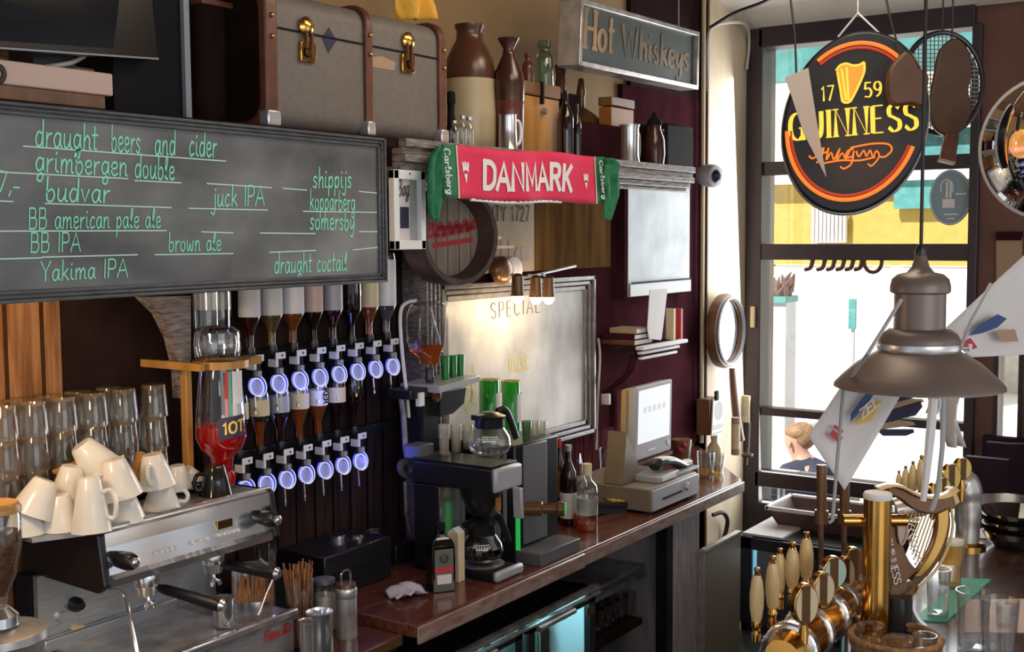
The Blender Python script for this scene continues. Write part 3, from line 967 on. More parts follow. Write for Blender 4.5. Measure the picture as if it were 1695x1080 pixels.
# fridge with glass door by the window, behind the ivory taps
xf = 6.0
a = at(1224, 889, x=xf); b = at(1432, 884, x=xf)
gz = a.z+.01
gf = thing('window_fridge', 'black glass-door fridge with cyan-lit edge standing below the window', 'fridge', (xf, (a.y+b.y)/2, 0))
MB().box(xf+.03, xf+.6, b.y, b.y+.03, 0, gz).box(xf+.03, xf+.6, a.y-.03, a.y, 0, gz).box(xf+.03, xf+.6, b.y, a.y, gz-.04, gz).box(xf+.55, xf+.6, b.y, a.y, 0, gz).box(xf+.03, xf+.6, b.y, a.y, 0, .05).build('cabinet', 'black', gf)
dr = MB().box(xf-.01, xf+.03, a.y-.075, a.y, .05, gz).box(xf-.01, xf+.03, b.y, b.y+.06, .05, gz).box(xf-.01, xf+.03, b.y, a.y, gz-.07, gz-.005).build('door', 'black', gf, bevel=.004)
MB().box(xf+.008, xf+.012, b.y+.06, a.y-.075, .05, gz-.07).build('pane', 'clear', dr, smooth=False)
MB().box(xf+.012, xf+.03, a.y-.09, a.y-.075, .05, gz-.07).box(xf+.012, xf+.03, b.y+.06, b.y+.075, .05, gz-.07).build('lit_edge', 'fridgelit', dr)
MB().box(xf+.5, xf+.55, b.y+.03, a.y-.03, .05, gz-.05).build('back_liner', 'darkpanel', gf)
for i, (dy, mm) in enumerate(((.16, 'palegreen'), (.3, 'browngl'), (.44, 'palegreen'), (.58, 'browngl'))):
    o = MB().lathe([(.032, 0), (.033, .14), (.012, .2), (.012, .24)], (xf+.25, a.y-dy, .05), 14).build('fridge_bottle', mm)
    tag(o, ['green bottle nearest the hinge inside the window fridge', 'brown bottle second inside the window fridge', 'green bottle third inside the window fridge', 'brown bottle at the far side inside the window fridge'][i], 'bottle', 'bottles in the window fridge')
lamp('window_fridge_light', 'POINT', (xf+.2, (a.y+b.y)/2+.1, gz-.1), 1.6, (.6, .92, 1), radius=.05)
# paper on fridge, brown crate
q = at(1250, 884, x=6.15)
tag(MB().box(xf+.02, xf+.5, a.y-.24, a.y-.01, gz, gz+.012).build('folded_paper', 'paper'), 'white folded paper on top of the window fridge', 'paper')
c0, c1 = at(1268, 841, x=6.25), at(1430, 841, x=6.25)
zt_ = c0.z
cr = MB()
ya, yb_ = c0.y, c1.y-.12
cr.prism([Vector((6.25, ya, zt_)), Vector((6.25, yb_, zt_)), Vector((6.3, yb_+.02, gz)), Vector((6.3, ya-.06, gz))], (.02, 0, 0))
cr.prism([Vector((6.25, ya, zt_)), Vector((6.3, ya-.06, gz)), Vector((6.58, ya-.06, gz)), Vector((6.62, ya, zt_))], (0, -.02, 0))
cr.prism([Vector((6.6, ya, zt_)), Vector((6.6, yb_, zt_)), Vector((6.56, yb_+.02, gz)), Vector((6.56, ya-.06, gz))], (.02, 0, 0))
cr.box(6.3, 6.58, yb_+.02, ya-.06, gz, gz+.01)
cb = thing('plastic_crate', 'brown open crate with pale rim on the window fridge', 'crate', (6.4, (ya+yb_)/2, gz))
cr.build('tray', 'basin', cb, smooth=False)
MB().box(6.235, 6.26, yb_, ya, zt_-.01, zt_+.012).box(6.235, 6.64, ya-.02, ya+.005, zt_-.01, zt_+.012).box(6.6, 6.64, yb_, ya, zt_-.01, zt_+.012).build('rim', 'paper', cb, bevel=.004)
# ------------------------------------------------------------------ generic turned objects
def turned(name, label, cat, px, plane, parts, group=None, zb=None, seg=20, sq=1.0, keep=None):
    """px = (centre x, base y, top y, width) measured on the photo; parts = (part name, profile in half-widths / heights, material)"""
    cx, pb, pt, w = px
    p = at(cx, pb, **plane)
    s = mpp(p)
    hw, hh = w*s/2, (pb-pt)*s
    if zb is not None:
        q = at(cx, pt, **plane)
        hh = q.z-zb
        p = Vector((p.x, p.y, zb))
    if len(parts) == 1:
        o = MB().lathe([(r*hw, z*hh) for r, z in parts[0][1]], p, seg, None, 1, sq).build(name, parts[0][2])
        tag(o, label, cat, group)
        return o, p, hw, hh
    t = thing(name, label, cat, p, group)
    for (pn, prof, m) in parts:
        MB().lathe([(r*hw, z*hh) for r, z in prof], p, seg, None, 1, sq).build(pn, m, t)
    return t, p, hw, hh


CUP = [(.0001, 0), (.62, 0), (.64, .04), (.8, .4), (.97, .97), (1, 1), (.94, 1), (.75, .4), (.6, .08), (.0001, .07)]
TUMB = [(.0001, 0), (.8, 0), (.83, .02), (1, .98), (1, 1), (.93, 1), (.77, .1), (.0001, .08)]
INVT = [(.0001, 1), (.8, 1), (.84, .97), (1, .02), (1, 0), (.94, 0), (.78, .88), (.0001, .9)]
BOT = [(.0001, 0), (.95, 0), (1, .03), (1, .58), (.9, .68), (.4, .8), (.32, .84), (.32, 1), (.0001, 1)]

# ------------------------------------------------------------------ big chalkboard
Yk = 2.42
a0, a1, b0, b1 = at(-160, 155, y=Yk), at(641, 227, y=Yk), at(-160, 508, y=Yk), at(642, 471, y=Yk)
kx0, kx1 = a0.x, (a1.x+b1.x)/2
kz1, kz0 = (at(0, 169, y=Yk).z+a1.z)/2, (at(0, 499, y=Yk).z+b1.z)/2
cbd = thing('menu_chalkboard', 'large wide chalkboard beer menu with green writing in a black moulded frame', 'chalkboard', ((kx0+kx1)/2, Yk, kz0))
fw = .029
fm = MB()
for (x0, x1, z0, z1) in ((kx0, kx1, kz1-fw, kz1), (kx0, kx1, kz0, kz0+fw), (kx0, kx0+fw, kz0, kz1), (kx1-fw, kx1, kz0, kz1)):
    hor = x1-x0 > z1-z0
    fm.box(x0, x1, Yk+.012, Yk+.035, z0, z1)
    for i, (u, v, dy) in enumerate(((0, .3, -.0), (.36, .62, .004), (.68, 1, .008))):
        if hor:
            if z1 > kz1-.001:
                zz0, zz1 = z1-fw*v, z1-fw*u
            else:
                zz0, zz1 = z0+fw*u, z0+fw*v
            fm.box(x0+fw*u, x1-fw*u, Yk+dy, Yk+.013, zz0, zz1)
        else:
            if x1 > kx1-.001:
                xx0, xx1 = x1-fw*v, x1-fw*u
            else:
                xx0, xx1 = x0+fw*u, x0+fw*v
            fm.box(xx0, xx1, Yk+dy, Yk+.013, z0+fw*u, z1-fw*u)
fm.build('frame', 'blackframe', cbd, bevel=.003)
Ys = Yk+.018
MB().box(kx0+.02, kx1-.02, Ys, Ys+.008, kz0+.02, kz1-.02).build('slate_panel', 'slate', cbd, smooth=False)


def chalk(s, x0, y0, x1, y1, hpx, m='chalkg', wt=.085, slant=.08):
    p0, p1 = at(x0, y0, y=Ys), at(x1, y1, y=Ys)
    return write(cbd, 'chalk_writing', s, p0, p1, hpx*mpp(p0), m, wt, slant=slant, off=.0015)


for (s, x0, y0, x1, y1, h) in (
        ('draught', 57, 242, 161, 249, 42), ('beers', 183, 250, 232, 254, 42), ('and', 255, 256, 290, 257, 40), ('cider', 312, 258, 358, 260, 40),
        ('grimbergen', 57, 284, 210, 292, 40), ('double', 222, 294, 288, 298, 38), ('7,-', -6, 316, 32, 322, 34),
        ('budvar', 74, 333, 181, 336, 38), ('juck IPA', 351, 342, 437, 340, 34), ('shippijs', 517, 311, 581, 311, 32),
        ('kopparberg', 512, 347, 587, 349, 32), ('somersby', 512, 380, 586, 381, 32), ('BB american pale ale', 47, 379, 265, 377, 34),
        ('BB IPA', 50, 418, 133, 416, 32), ('brown ale', 278, 416, 365, 415, 30), ('Yakima IPA', 66, 466, 211, 458, 32), ('draught coctail', 453, 453, 573, 448, 32)):
    chalk(s, x0, y0, x1, y1, h)
rl = MB()
for (x0, y0, x1, y1) in ((38, 242, 374, 267), (0, 285, 212, 296), (222, 299, 300, 303), (0, 333, 22, 334), (74, 337, 284, 344), (342, 304, 450, 311), (468, 312, 508, 315), (594, 317, 624, 320),
                         (312, 345, 443, 348), (501, 350, 624, 352), (333, 384, 386, 386), (430, 386, 522, 387), (594, 384, 625, 384), (0, 383, 276, 382), (0, 429, 70, 427), (70, 426, 228, 422),
                         (256, 422, 386, 420), (446, 418, 523, 415), (584, 414, 625, 410)):
    p0, p1 = at(x0, y0, y=Ys-.0012), at(x1, y1, y=Ys-.0012)
    mid = (p0+p1)/2
    rl.obox(mid, (p1-p0)/2, (0, .0006, 0), (0, 0, .0016))
rl.build('ruled_lines', 'chalkw', cbd, smooth=False)

# ------------------------------------------------------------------ things on the high shelf
# television, turned towards the room
def slab(px, ys, depth, m, name, parent=None, bevel=0.0, label=None, cat=None, sm=False):
    q = [at(p[0], p[1], y=yy) for p, yy in zip(px, ys)]
    u = (q[1]-q[0]).cross(q[2]-q[0]).normalized()
    if u.dot(EYE-q[0]) > 0:
        u = -u
    o = MB().prism(q, u*depth).build(name, m, parent, bevel=bevel, smooth=sm)
    if label:
        tag(o, label, cat)
    return o


tv = thing('television', 'black flat television on the high shelf at the left edge', 'television', at(130, 95, y=2.52))
slab([(-140, 70), (263, 98), (247, -60), (-140, -60)], (2.38, 2.62, 2.62, 2.38), .05, 'black', 'casing', tv, .004)
slab([(-140, 57), (250, 85), (237, -50), (-140, -50)], (2.376, 2.612, 2.612, 2.376), .002, 'screen', 'screen', tv)
slab([(-140, 71.5), (263, 99), (263, 96), (-140, 68)], (2.375, 2.613, 2.613, 2.375), .004, 'greyed', 'bottom_trim', tv)
tb = at(90, 100, y=2.62)
MB().box(tb.x-.06, tb.x+.06, 2.62, 2.72, ZSH, 2.72).build('stand', 'black', tv)
# boxes and cable below the television
bx = thing('flat_box', 'pale pink-beige flat box on the shelf under the television', 'box', at(90, 170, y=2.47))
a, b = at(-120, 157, y=2.47), at(188, 157, y=2.47)
z0 = ZSH+.035
MB().box(a.x, b.x, 2.47, 2.62, z0, z0+.055).build('body', 'pinkcard', bx, bevel=.004)
MB().box(a.x, b.x-.02, 2.475, 2.62, ZSH, z0).build('dark_base', 'woodbrown', bx, bevel=.004)
a, b = at(-120, 125, y=2.75), at(207, 125, y=2.75)
tag(MB().box(a.x, b.x, 2.74, 2.88, ZSH, at(150, 113, y=2.74).z).build('brown_carton', 'tan', bevel=.006), 'brown cardboard carton behind the pale flat box under the television', 'box')
wk = at(25, 100, y=2.75)
tag(MB().box(wk.x-.3, wk.x+.09, 2.9, 3.04, ZSH, wk.z+.07).build('wicker_basket', 'wicker', bevel=.01), 'wicker basket half hidden behind the television bottom edge', 'basket')
tag(MB().tube(crom([at(72, 111, y=2.625), at(95, 108, y=2.6), at(120, 103, y=2.6), at(140, 93, y=2.64)], 5), .006, 6).build('white_cable', 'cablew'), 'white cable curving down behind the television', 'cable')
tag(MB().tube(crom([at(-6, 108, y=2.455), at(3, 113, y=2.45), at(7, 124, y=2.45), at(2, 134, y=2.455), at(-6, 136, y=2.46)], 5), .006, 6).build('wire_loop', 'cable'), 'small dark wire loop in front of the pale flat box', 'cable')
# black loudspeaker with pale edge
sp = thing('black_cabinet', 'tall black cabinet with pale grey front edge on the shelf beside the television', 'cabinet', at(250, 190, y=2.68))
a, b = at(190, 190, y=2.66), at(312, 190, y=2.66)
MB().box(a.x, b.x-.02, 2.66, 3.05, ZSH, 3.3).build('body', 'blackm', sp, smooth=False)
MB().box(b.x-.02, b.x, 2.645, 3.05, ZSH, 3.3).build('edge_strip', 'greyed', sp, smooth=False)
# dark trunk between cabinet and suitcase
a, b = at(322, 190, y=2.66), at(436, 190, y=2.66)
tr = thing('travel_chest', 'very dark brown trunk left of the grey suitcase', 'trunk', ((a.x+b.x)/2, 2.8, ZSH))
b = Vector((at(447, 190, y=2.5).x-.01, 0, 0))
MB().box(a.x, b.x-.02, 2.62, 3.0, ZSH, 3.05).build('body', 'darktrunk', tr, bevel=.03)
MB().box(a.x-.004, b.x-.016, 2.612, 3.0, 2.86, 2.875).build('lid_band', 'leather', tr)

# grey-brown suitcase with three bent leather-covered ribs
Yt = 2.5
s0, s1 = at(447, 190, y=Yt).x, at(733, 212, y=Yt).x
sz1 = at(560, 3, y=Yt).z
sz0 = ZSH
su = thing('old_suitcase', 'old grey-brown suitcase with brown ribs and two brass latches on the high shelf', 'suitcase', ((s0+s1)/2, Yt+.2, ZSH))
dp = .44
rc = .06


def rrect(y0, y1, z0, z1, r, x, n=6):
    out = []
    for (cy, cz, t0) in ((y1-r, z1-r, 0), (y0+r, z1-r, 1), (y0+r, z0+r, 2), (y1-r, z0+r, 3)):
        for k in range(n+1):
            t = PI/2*(t0+k/n)
            out.append(Vector((x, cy+r*math.cos(t), cz+r*math.sin(t))))
    return out


MB().prism(rrect(Yt, Yt+dp, sz0, sz1, rc, s0), (s1-s0, 0, 0)).build('shell', 'canvas', su)
zs = sz1-.115
MB().box(s0-.001, s1+.001, Yt-.003, Yt+.01, zs-.003, zs+.003).build('lid_seam', 'blackm', su)
sw = s1-s0
for xx, wdt in ((s0, .05), (s0+sw*.52, .034), (s1-.01, .04)):
    rb = MB()
    lo = rrect(Yt-.014, Yt+dp+.012, sz0-.0, sz1+.014, rc+.01, xx-wdt/2)
    rb.prism(lo, (wdt, 0, 0))
    r_ = rb.build('rib', 'leather', su, bevel=.006)
    bd = MB()
    for zz in (zs-.03, zs+.03):
        bd.ball((xx, Yt-.016, zz), .007, seg=8, rings=6)
    bd.build('stud', 'brass', r_)
    MB().box(xx-wdt/2-.002, xx+wdt/2+.002, Yt-.02, Yt+.02, sz0+.002, sz0+.05).build('corner_guard', 'steel', r_, bevel=.006)
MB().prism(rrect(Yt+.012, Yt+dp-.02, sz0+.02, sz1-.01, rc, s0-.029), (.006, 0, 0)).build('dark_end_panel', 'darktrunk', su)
for px, dirn in ((506, 1), (672, -1)):
    c = at(px, 76 if dirn > 0 else 96, y=Yt)
    lt = MB().box(c.x-.032, c.x+.032, Yt-.012, Yt, c.z-.05, c.z+.01).build('latch', 'brass', su, bevel=.003)
    MB().lathe([(.028, 0), (.03, .01), (.02, .02), (.0001, .022)], (c.x-.004*dirn, Yt, c.z+.055), 14, (0, -1, 0)).build('hasp', 'brass', lt)
    MB().box(c.x+.006, c.x+.014, Yt-.02, Yt-.01, c.z-.035, c.z+.06).box(c.x-.016, c.x-.008, Yt-.02, Yt-.01, c.z-.01, c.z+.05).build('catch', 'bronze', lt)
    MB().tube([Vector((c.x-.006*dirn+.013*math.cos(t), Yt-.014, c.z-.02+.013*math.sin(t))) for t in [R(60+k*24) for k in range(11)]], .003, 6).build('key_plate', 'blackm', lt)
stk = [at(x, y, y=Yt-.0015) for x, y in ((533, 62), (545, 45), (557, 67), (544, 88))]
MB().prism(stk, (0, .001, 0)).build('blue_sticker', 'navy', su, smooth=False)
stk = [at(x, y, y=Yt-.0015) for x, y in ((610, 95), (632, 93), (655, 103), (653, 117), (611, 110))]
MB().prism(stk, (0, .001, 0)).build('orange_label', 'tan', su, smooth=False)
# yellow flag cloth on the suitcase
def yf_(u, v):
    p = at(660+u*48+v*6, -30+v*62-u*3*(1-v), y=2.66)
    return p+Vector((0, .03*math.sin(u*9+v*2), 0))
yfl = thing('yellow_flag', 'bright yellow folded flag hanging down onto the suitcase', 'flag', at(690, 30, y=2.66))
MB().grid(yf_, 12, 6).build('cloth', 'yellowcloth', yfl, thick=.004)

# jar, jugs and boxes
turned('stoneware_jar', 'large stoneware jar, cream below and brown shouldered above', 'jar', (779, 245, 42, 92), dict(y=2.78),
       [('cream_body', [(.0001, 0), (.9, 0), (.97, .03), (1.0, .3), (.93, .58), (.8, .6), (.0001, .6)], 'stonew'),
        ('brown_shoulder', [(.93, .58), (.92, .64), (.84, .74), (.62, .84), (.5, .88), (.46, .95), (.52, .97), (.54, 1.0), (.44, 1.0), (.0001, .99)], 'stoneb')], zb=ZSH, seg=28)
turned('brown_carafe', 'dark brown glazed carafe with flared mouth standing by the wooden box', 'jug', (843, 245, 64, 52), dict(y=2.645),
       [('body', [(.0001, 0), (.92, 0), (.95, .35), (1.02, .6), (.95, .69), (.4, .86), (.34, .91), (.66, .985), (.7, 1), (.6, 1), (.28, .92), (.0001, .9)], 'jug'),
        ('red_base_band', [(.93, .02), (.965, .35), (.99, .52), (.96, .53), (.0001, .53)], 'jugb')], zb=ZSH, seg=28)
tk, p, hw, hh = turned('pewter_tankard', 'shiny pewter tankard standing before the dark brown carafe', 'mug', (841, 247, 190, 34), dict(y=2.55),
       [('cup', [(.0001, 0), (1.0, 0), (.98, .06), (.9, .1), (.82, .95), (.88, 1), (.78, 1), (.8, .1), (.0001, .08)], 'chrome'),
        ('foot_ring', [(.9, .0), (1.04, .0), (1.04, .05), (.9, .07)], 'steel')], zb=ZSH)
h_ = [Vector((hw*.8, -.006, hh*.86)), Vector((hw*1.5, -.012, hh*.84)), Vector((hw*1.72, -.014, hh*.6)), Vector((hw*1.6, -.012, hh*.3)), Vector((hw*.9, -.006, hh*.18))]
MB().tube([p+q for q in crom(h_, 5)], .006, 8).build('handle', 'white', tk)
# honey pine box
a, b = at(858, 250, y=2.72), at(926, 250, y=2.72)
zt = at(892, 137, y=2.72).z
pb = thing('pine_box', 'honey coloured wooden box with dark latch on the high shelf', 'box', ((a.x+b.x)/2, 2.8, ZSH))
MB().box(a.x, b.x, 2.72, 2.95, ZSH, zt-.06).build('body', 'pine', pb, bevel=.004)
MB().box(a.x-.004, b.x+.004, 2.714, 2.954, zt-.056, zt).build('lid', 'pinelid', pb, bevel=.005)
lx = a.x+(b.x-a.x)*.53
MB().box(lx-.008, lx+.008, 2.704, 2.718, zt-.09, zt+.005).build('latch', 'blackm', pb, bevel=.003)
MB().lathe([(.016, 0), (.012, .012), (.0001, .014)], (lx+.006, 2.706, zt-.12), 10, (0, -1, 0)).build('hook', 'steel', pb)
BOTS = [(.0001, 0), (.9, 0), (1, .05), (1, .58), (.9, .68), (.45, .76), (.42, .86), (.55, .88), (.55, 1), (.0001, 1)]
turned('brown_medicine_bottle', 'small dark brown bottle standing on the wooden box', 'bottle', (874, 135, 88, 20), dict(y=2.82), [('bottle', BOTS, 'jugb')], zb=zt)
turned('green_glass_bottle', 'pale green glass bottle with cork standing on the wooden box', 'bottle', (901, 139, 68, 32), dict(y=2.80),
       [('glass', [(.0001, 0), (.95, 0), (1, .03), (.9, .6), (.78, .7), (.6, .75), (.58, .8), (.0001, .8)], 'palegreen'), ('stopper', [(.5, .76), (.5, .84), (.68, .86), (.68, 1), (.0001, 1)], 'palegreen')], zb=zt)
turned('red_brown_cup', 'small red-brown glazed cup behind the wooden box corner', 'cup', (928, 150, 108, 20), dict(y=2.9), [('cup', [(.0001, 0), (.9, 0), (.9, .4), (.75, .6), (1, .97), (1, 1), (.85, 1), (.0001, .7)], 'jugb')], zb=at(928, 155, y=2.9).z)
MBs = MB().box(at(926, 150, y=2.9).x+.01, at(948, 150, y=2.9).x, 2.86, 3.0, ZSH, at(928, 155, y=2.9).z)
tag(MBs.build('dark_box', 'darkpanel', bevel=.004), 'dark box standing behind the honey wooden box', 'box')
turned('dark_wine_bottle', 'dark brown bottle right of the honey wooden box', 'bottle', (936, 252, 150, 28), dict(y=2.66), [('bottle', BOT, 'browngl')], zb=ZSH)
turned('slim_dark_bottle', 'slim dark bottle second right of the honey wooden box', 'bottle', (955, 254, 172, 15), dict(y=2.64), [('bottle', BOT, 'browngl')], zb=ZSH)
# three little clear bottles beside the suitcase, knob and bulb
for i, (x, w, t) in enumerate(((752, 13, 200), (766, 13, 192), (777, 15, 194))):
    turned('tiny_glass_bottle', ['clear tiny glass bottle nearest the suitcase', 'clear tiny glass bottle in the middle of three before the cream jar', 'clear tiny glass bottle right one of three before the cream jar'][i], 'bottle',
           (x, 243, t, w), dict(y=2.53+.01*i), [('glass', BOTS, 'clear'), ('cap', [(.6, .9), (.62, 1), (.0001, 1)], 'steel')], 'tiny bottles before the cream jar', zb=ZSH)
turned('black_knob_jar', 'small black pot between suitcase and cream jar', 'jar', (747, 246, 150, 16), dict(y=2.66), [('pot', [(.0001, 0), (1, 0), (1, .5), (.7, .6), (.7, .75), (1, .8), (.9, .97), (.0001, 1)], 'blackm')], zb=ZSH)
# maroon chest with orange box on it
a, b = at(966, 256, y=2.78), at(1056, 256, y=2.78)
zc = at(1010, 207, y=2.78).z
tag(MB().box(a.x, b.x, 2.78, 3.05, ZSH, zc).build('maroon_chest', 'maroon', bevel=.01), 'dark maroon chest on the shelf under the orange wooden box', 'chest')
a, b = at(1012, 207, y=2.8), at(1049, 207, y=2.8)
zz = at(1030, 163, y=2.8).z
ob = thing('orange_box', 'small orange wooden box with brown lid on the maroon chest', 'box', ((a.x+b.x)/2, 2.86, zc))
MB().box(a.x, b.x, 2.8, 2.87, zc, zc+(zz-zc)*.66).build('body', 'orangew', ob, bevel=.003)
MB().box(a.x-.003, b.x+.003, 2.796, 2.872, zc+(zz-zc)*.7, zz).build('lid', 'pinelid', ob, bevel=.003)
# dome lamp-shaped bronze lid behind
turned('bronze_bell', 'dim brown wide metal shade standing on the maroon chest', 'shade', (962, 205, 130, 84), dict(y=3.0), [('shade', [(.0001, 0), (1, .02), (.98, .08), (.5, .3), (.16, .42), (.14, .6), (.2, .7), (.1, 1), (.0001, 1)], 'bronze')], zb=zc)
mg, p, hw, hh = turned('silver_mug', 'shiny silver mug with dark handle on the right end of the shelf', 'mug', (1042, 260, 208, 34), dict(y=2.55), [('cup', [(.0001, 0), (1, 0), (1, .08), (.9, .2), (.9, .9), (.95, 1), (.85, 1), (.82, .1), (.0001, .1)], 'chrome'), ('rim', [(.9, .96), (1.0, .97), (1.0, 1.02), (.9, 1.02)], 'steel')], zb=ZSH)
h_ = [Vector((hw*.85, -.008, hh*.85)), Vector((hw*1.3, -.012, hh*.8)), Vector((hw*1.42, -.014, hh*.5)), Vector((hw*1.3, -.012, hh*.2)), Vector((hw*.85, -.008, hh*.12))]
MB().tube([p+q for q in crom(h_, 5)], .008, 8).build('handle', 'bronze', mg)
jg, p, hw, hh = turned('dark_lidded_jug', 'dark glossy lidded jug at the right end of the shelf', 'jug', (1083, 264, 186, 36), dict(y=2.6), [('body', [(.0001, 0), (.85, 0), (1, .25), (.95, .5), (.6, .7), (.62, .78), (.0001, .8)], 'jug'), ('lid', [(.7, .76), (.66, .84), (.3, .92), (.2, .97), (.12, 1), (.0001, 1)], 'blackm')], zb=ZSH)
h_ = [Vector((hw*.6, -.01, hh*.7)), Vector((hw*1.2, -.012, hh*.66)), Vector((hw*1.3, -.012, hh*.4)), Vector((hw*.95, -.01, hh*.2))]
MB().tube([p+q for q in crom(h_, 5)], .009, 8).build('handle', 'jug', jg)
a, b = at(1104, 266, y=2.62), at(1148, 266, y=2.62)
tag(MB().box(a.x, b.x, 2.62, 2.9, ZSH, at(1120, 206, y=2.62).z).build('dark_case', 'blackm', bevel=.01), 'dark grey case at the right end of the high shelf', 'box')

# hanging sign "Hot Whiskeys"
q = [at(x, y, y=yy) for (x, y), yy in zip(((953, 105), (1148, 145), (1150, 57), (957, 3)), (2.66, 2.78, 2.78, 2.66))]
hs = thing('hot_whiskey_sign', 'green hanging sign board lettered Hot Whiskeys in faded gold', 'sign', (q[0]+q[1])/2)
n = (q[1]-q[0]).cross(q[3]-q[0]).normalized()
if n.dot(EYE-q[0]) < 0:
    n = -n
MB().prism(q, -n*.08).build('board', 'signgreen', hs, smooth=False)
fr_m = MB()
for i in range(4):
    a, b = q[i], q[(i+1) % 4]
    e = (b-a).normalized()
    w_ = n.cross(e)
    fr_m.obox((a+b)/2-n*.03, (b-a)/2+e*.01, n*.055, w_*.012)
fr_m.build('frame', 'silver', hs, bevel=.004)
u = (q[1]-q[0]); v = (q[3]-q[0])
def hp(a, b):
    return q[0]+u*a+v*b
write(hs, 'gold_lettering', 'Hot', hp(.045, .3), hp(.27, .31), .165, 'fadegold', .2, nib=.5, n=n, up=v.normalized(), ser=True)
write(hs, 'gold_lettering', 'Whiskeys', hp(.33, .3), hp(.94, .3), .15, 'fadegold2', .2, nib=.5, n=n, up=v.normalized())
for k in (.12, .88):
    a = hp(k, 1.0)-n*.03
    MB().tube([a, Vector((a.x, a.y, CEIL))], .004, 6).build('hanging_wire', 'steel', hs)

# ------------------------------------------------------------------ Danmark scarf along the shelf front
Yf = YSH-.05
c00, c10, c01, c11 = at(708, 330, y=Yf), at(1018, 338, y=Yf), at(712, 240, y=Yf), at(1010, 260, y=Yf)
SX0, SX1 = at(710, 280, y=Yf).x, at(1010, 290, y=Yf).x
def sz(px_top, px_bot, x):
    return None
zt0, zt1 = at(712, 240, y=Yf).z, at(1008, 260, y=Yf).z
zb0, zb1 = at(712, 330, y=Yf).z, at(1008, 337, y=Yf).z
def scf(u, v, dy=0.0):
    X = SX0+(SX1-SX0)*u
    px = 710+300*u*(1.25-.25*u)
    top = zt0+(zt1-zt0)*u
    bot = zb0+(zb1-zb0)*u
    z = bot+(top-bot)*v
    return Vector((X, Yf-.012-.006*math.sin(u*17+v*2)-.004*math.sin(u*31)+dy, z+.004*math.sin(u*13)))
sc = thing('football_scarf', 'red knitted DANMARK scarf with green ends pinned along the shelf front', 'scarf', scf(.5, 0))
def ux(px):
    return (at(px, 290, y=Yf-.015).x-SX0)/(SX1-SX0)
ua, ub = ux(757), ux(984)
MB().grid(lambda u, v: scf(ua+(ub-ua)*u, v), 40, 8).build('red_field', 'red', sc, thick=.008)
ge = MB().grid(lambda u, v: scf(ux(731)+(ua-ux(731))*u, v), 6, 8)
ge.build('green_end', 'green', sc, thick=.008)
MB().grid(lambda u, v: scf(ub+(ux(1003)-ub)*u, v), 6, 8).build('green_end', 'green', sc, thick=.008)
st_ = MB()
for uu in (ua, ub):
    st_.grid(lambda u, v: scf(uu-.004+.008*u, v, -.0065), 1, 8)
st_.build('pale_stripe', 'cream', sc, smooth=False)
MB().grid(lambda u, v: scf(ux(780)+(ux(930)-ux(780))*u, -.035+.05*v), 20, 1).build('pale_hem', 'white', sc, thick=.008)


def tail(pts, name):
    mb = MB()
    n_ = len(pts)-1
    rows = [(at(a, y, y=Yf-.02+.01*math.sin(i*1.7)), at(b, y, y=Yf-.014-.01*math.sin(i*1.3))) for i, (a, b, y) in enumerate(pts)]
    def f(u, v):
        i = min(int(v*n_), n_-1); t = v*n_-i
        L0 = rows[i][0].lerp(rows[i+1][0], t); R_ = rows[i][1].lerp(rows[i+1][1], t)
        p = L0.lerp(R_, u)
        return p+Vector((0, -.012*math.sin(u*PI*2.5), 0))
    return mb.grid(f, 8, n_*3).build(name, 'green', sc, thick=.006)


tail([(1000, 1012, 262), (1000, 1021, 272), (998, 1019, 290), (999, 1021, 305), (1000, 1020, 325), (998, 1014, 345), (999, 1008, 364)], 'hanging_tail')
tail([(722, 731, 243), (712, 731, 258), (708, 731, 280), (708, 731, 300), (707, 728, 330), (709, 724, 352), (714, 722, 364)], 'hanging_tail')


def scw(s, ux0, v0, ux1, hgt, m, wt, **k):
    st, w = strokes(s, k.get('track', .08))
    mb = MB()
    cnt = [0]
    def f(x, y):
        cnt[0] += 0
        p = scf(ux0+(ux1-ux0)*x/w, v0+hgt*y, -.0072)
        return p
    for i, ln in enumerate(st):
        ln2 = []
        for a, b in zip(ln[:-1], ln[1:]):
            for t in range(3):
                ln2.append(a.lerp(b, t/3))
        ln2.append(ln[-1])
        ribbon(mb, ln if len(ln) > 4 else ln, f, wt)
    return mb.build('lettering', m, sc, smooth=False)


scw('DANMARK', ux(800), .24, ux(945), .5, 'white', .22, track=.12)
# crest marks and vertical brand lettering
cm = MB()
for uc, vc, k in ((ux(772), .5, 1.0), (ux(967), .46, .8)):
    def cmf(x, y, uc=uc, vc=vc, k=k):
        return scf(uc+x*.02*k, vc+y*.2*k, -.0075)
    for poly in (((-.9, .9), (-.5, 1), (-.2, .2), (-.7, .0)), ((.9, .9), (.5, 1), (.2, .2), (.7, .0)), ((-.25, 1), (.25, 1), (.3, .2), (-.3, .2)), ((-.45, -.15), (.45, -.15), (.05, -1.0), (-.05, -1.0))):
        nn_ = len(cm.v)
        cm.v += [cmf(*p) for p in poly]
        cm.f.append(tuple(range(nn_, nn_+len(poly))))
cm.build('crest', 'white', sc, smooth=False)
def vert(s, px, py0, py1, w, m='white'):
    p0, p1 = at(px, py0, y=Yf-.03), at(px+6, py1, y=Yf-.03)
    write(sc, 'brand_script', s, p0, p1, w*mpp(p0), m, .13, up=(1, 0, 0), off=.002)
G['C'] = G['C']
vert('Carlsberg', 734, 246, 322, 16)
vert('Carlsberg', 991, 266, 330, 12)
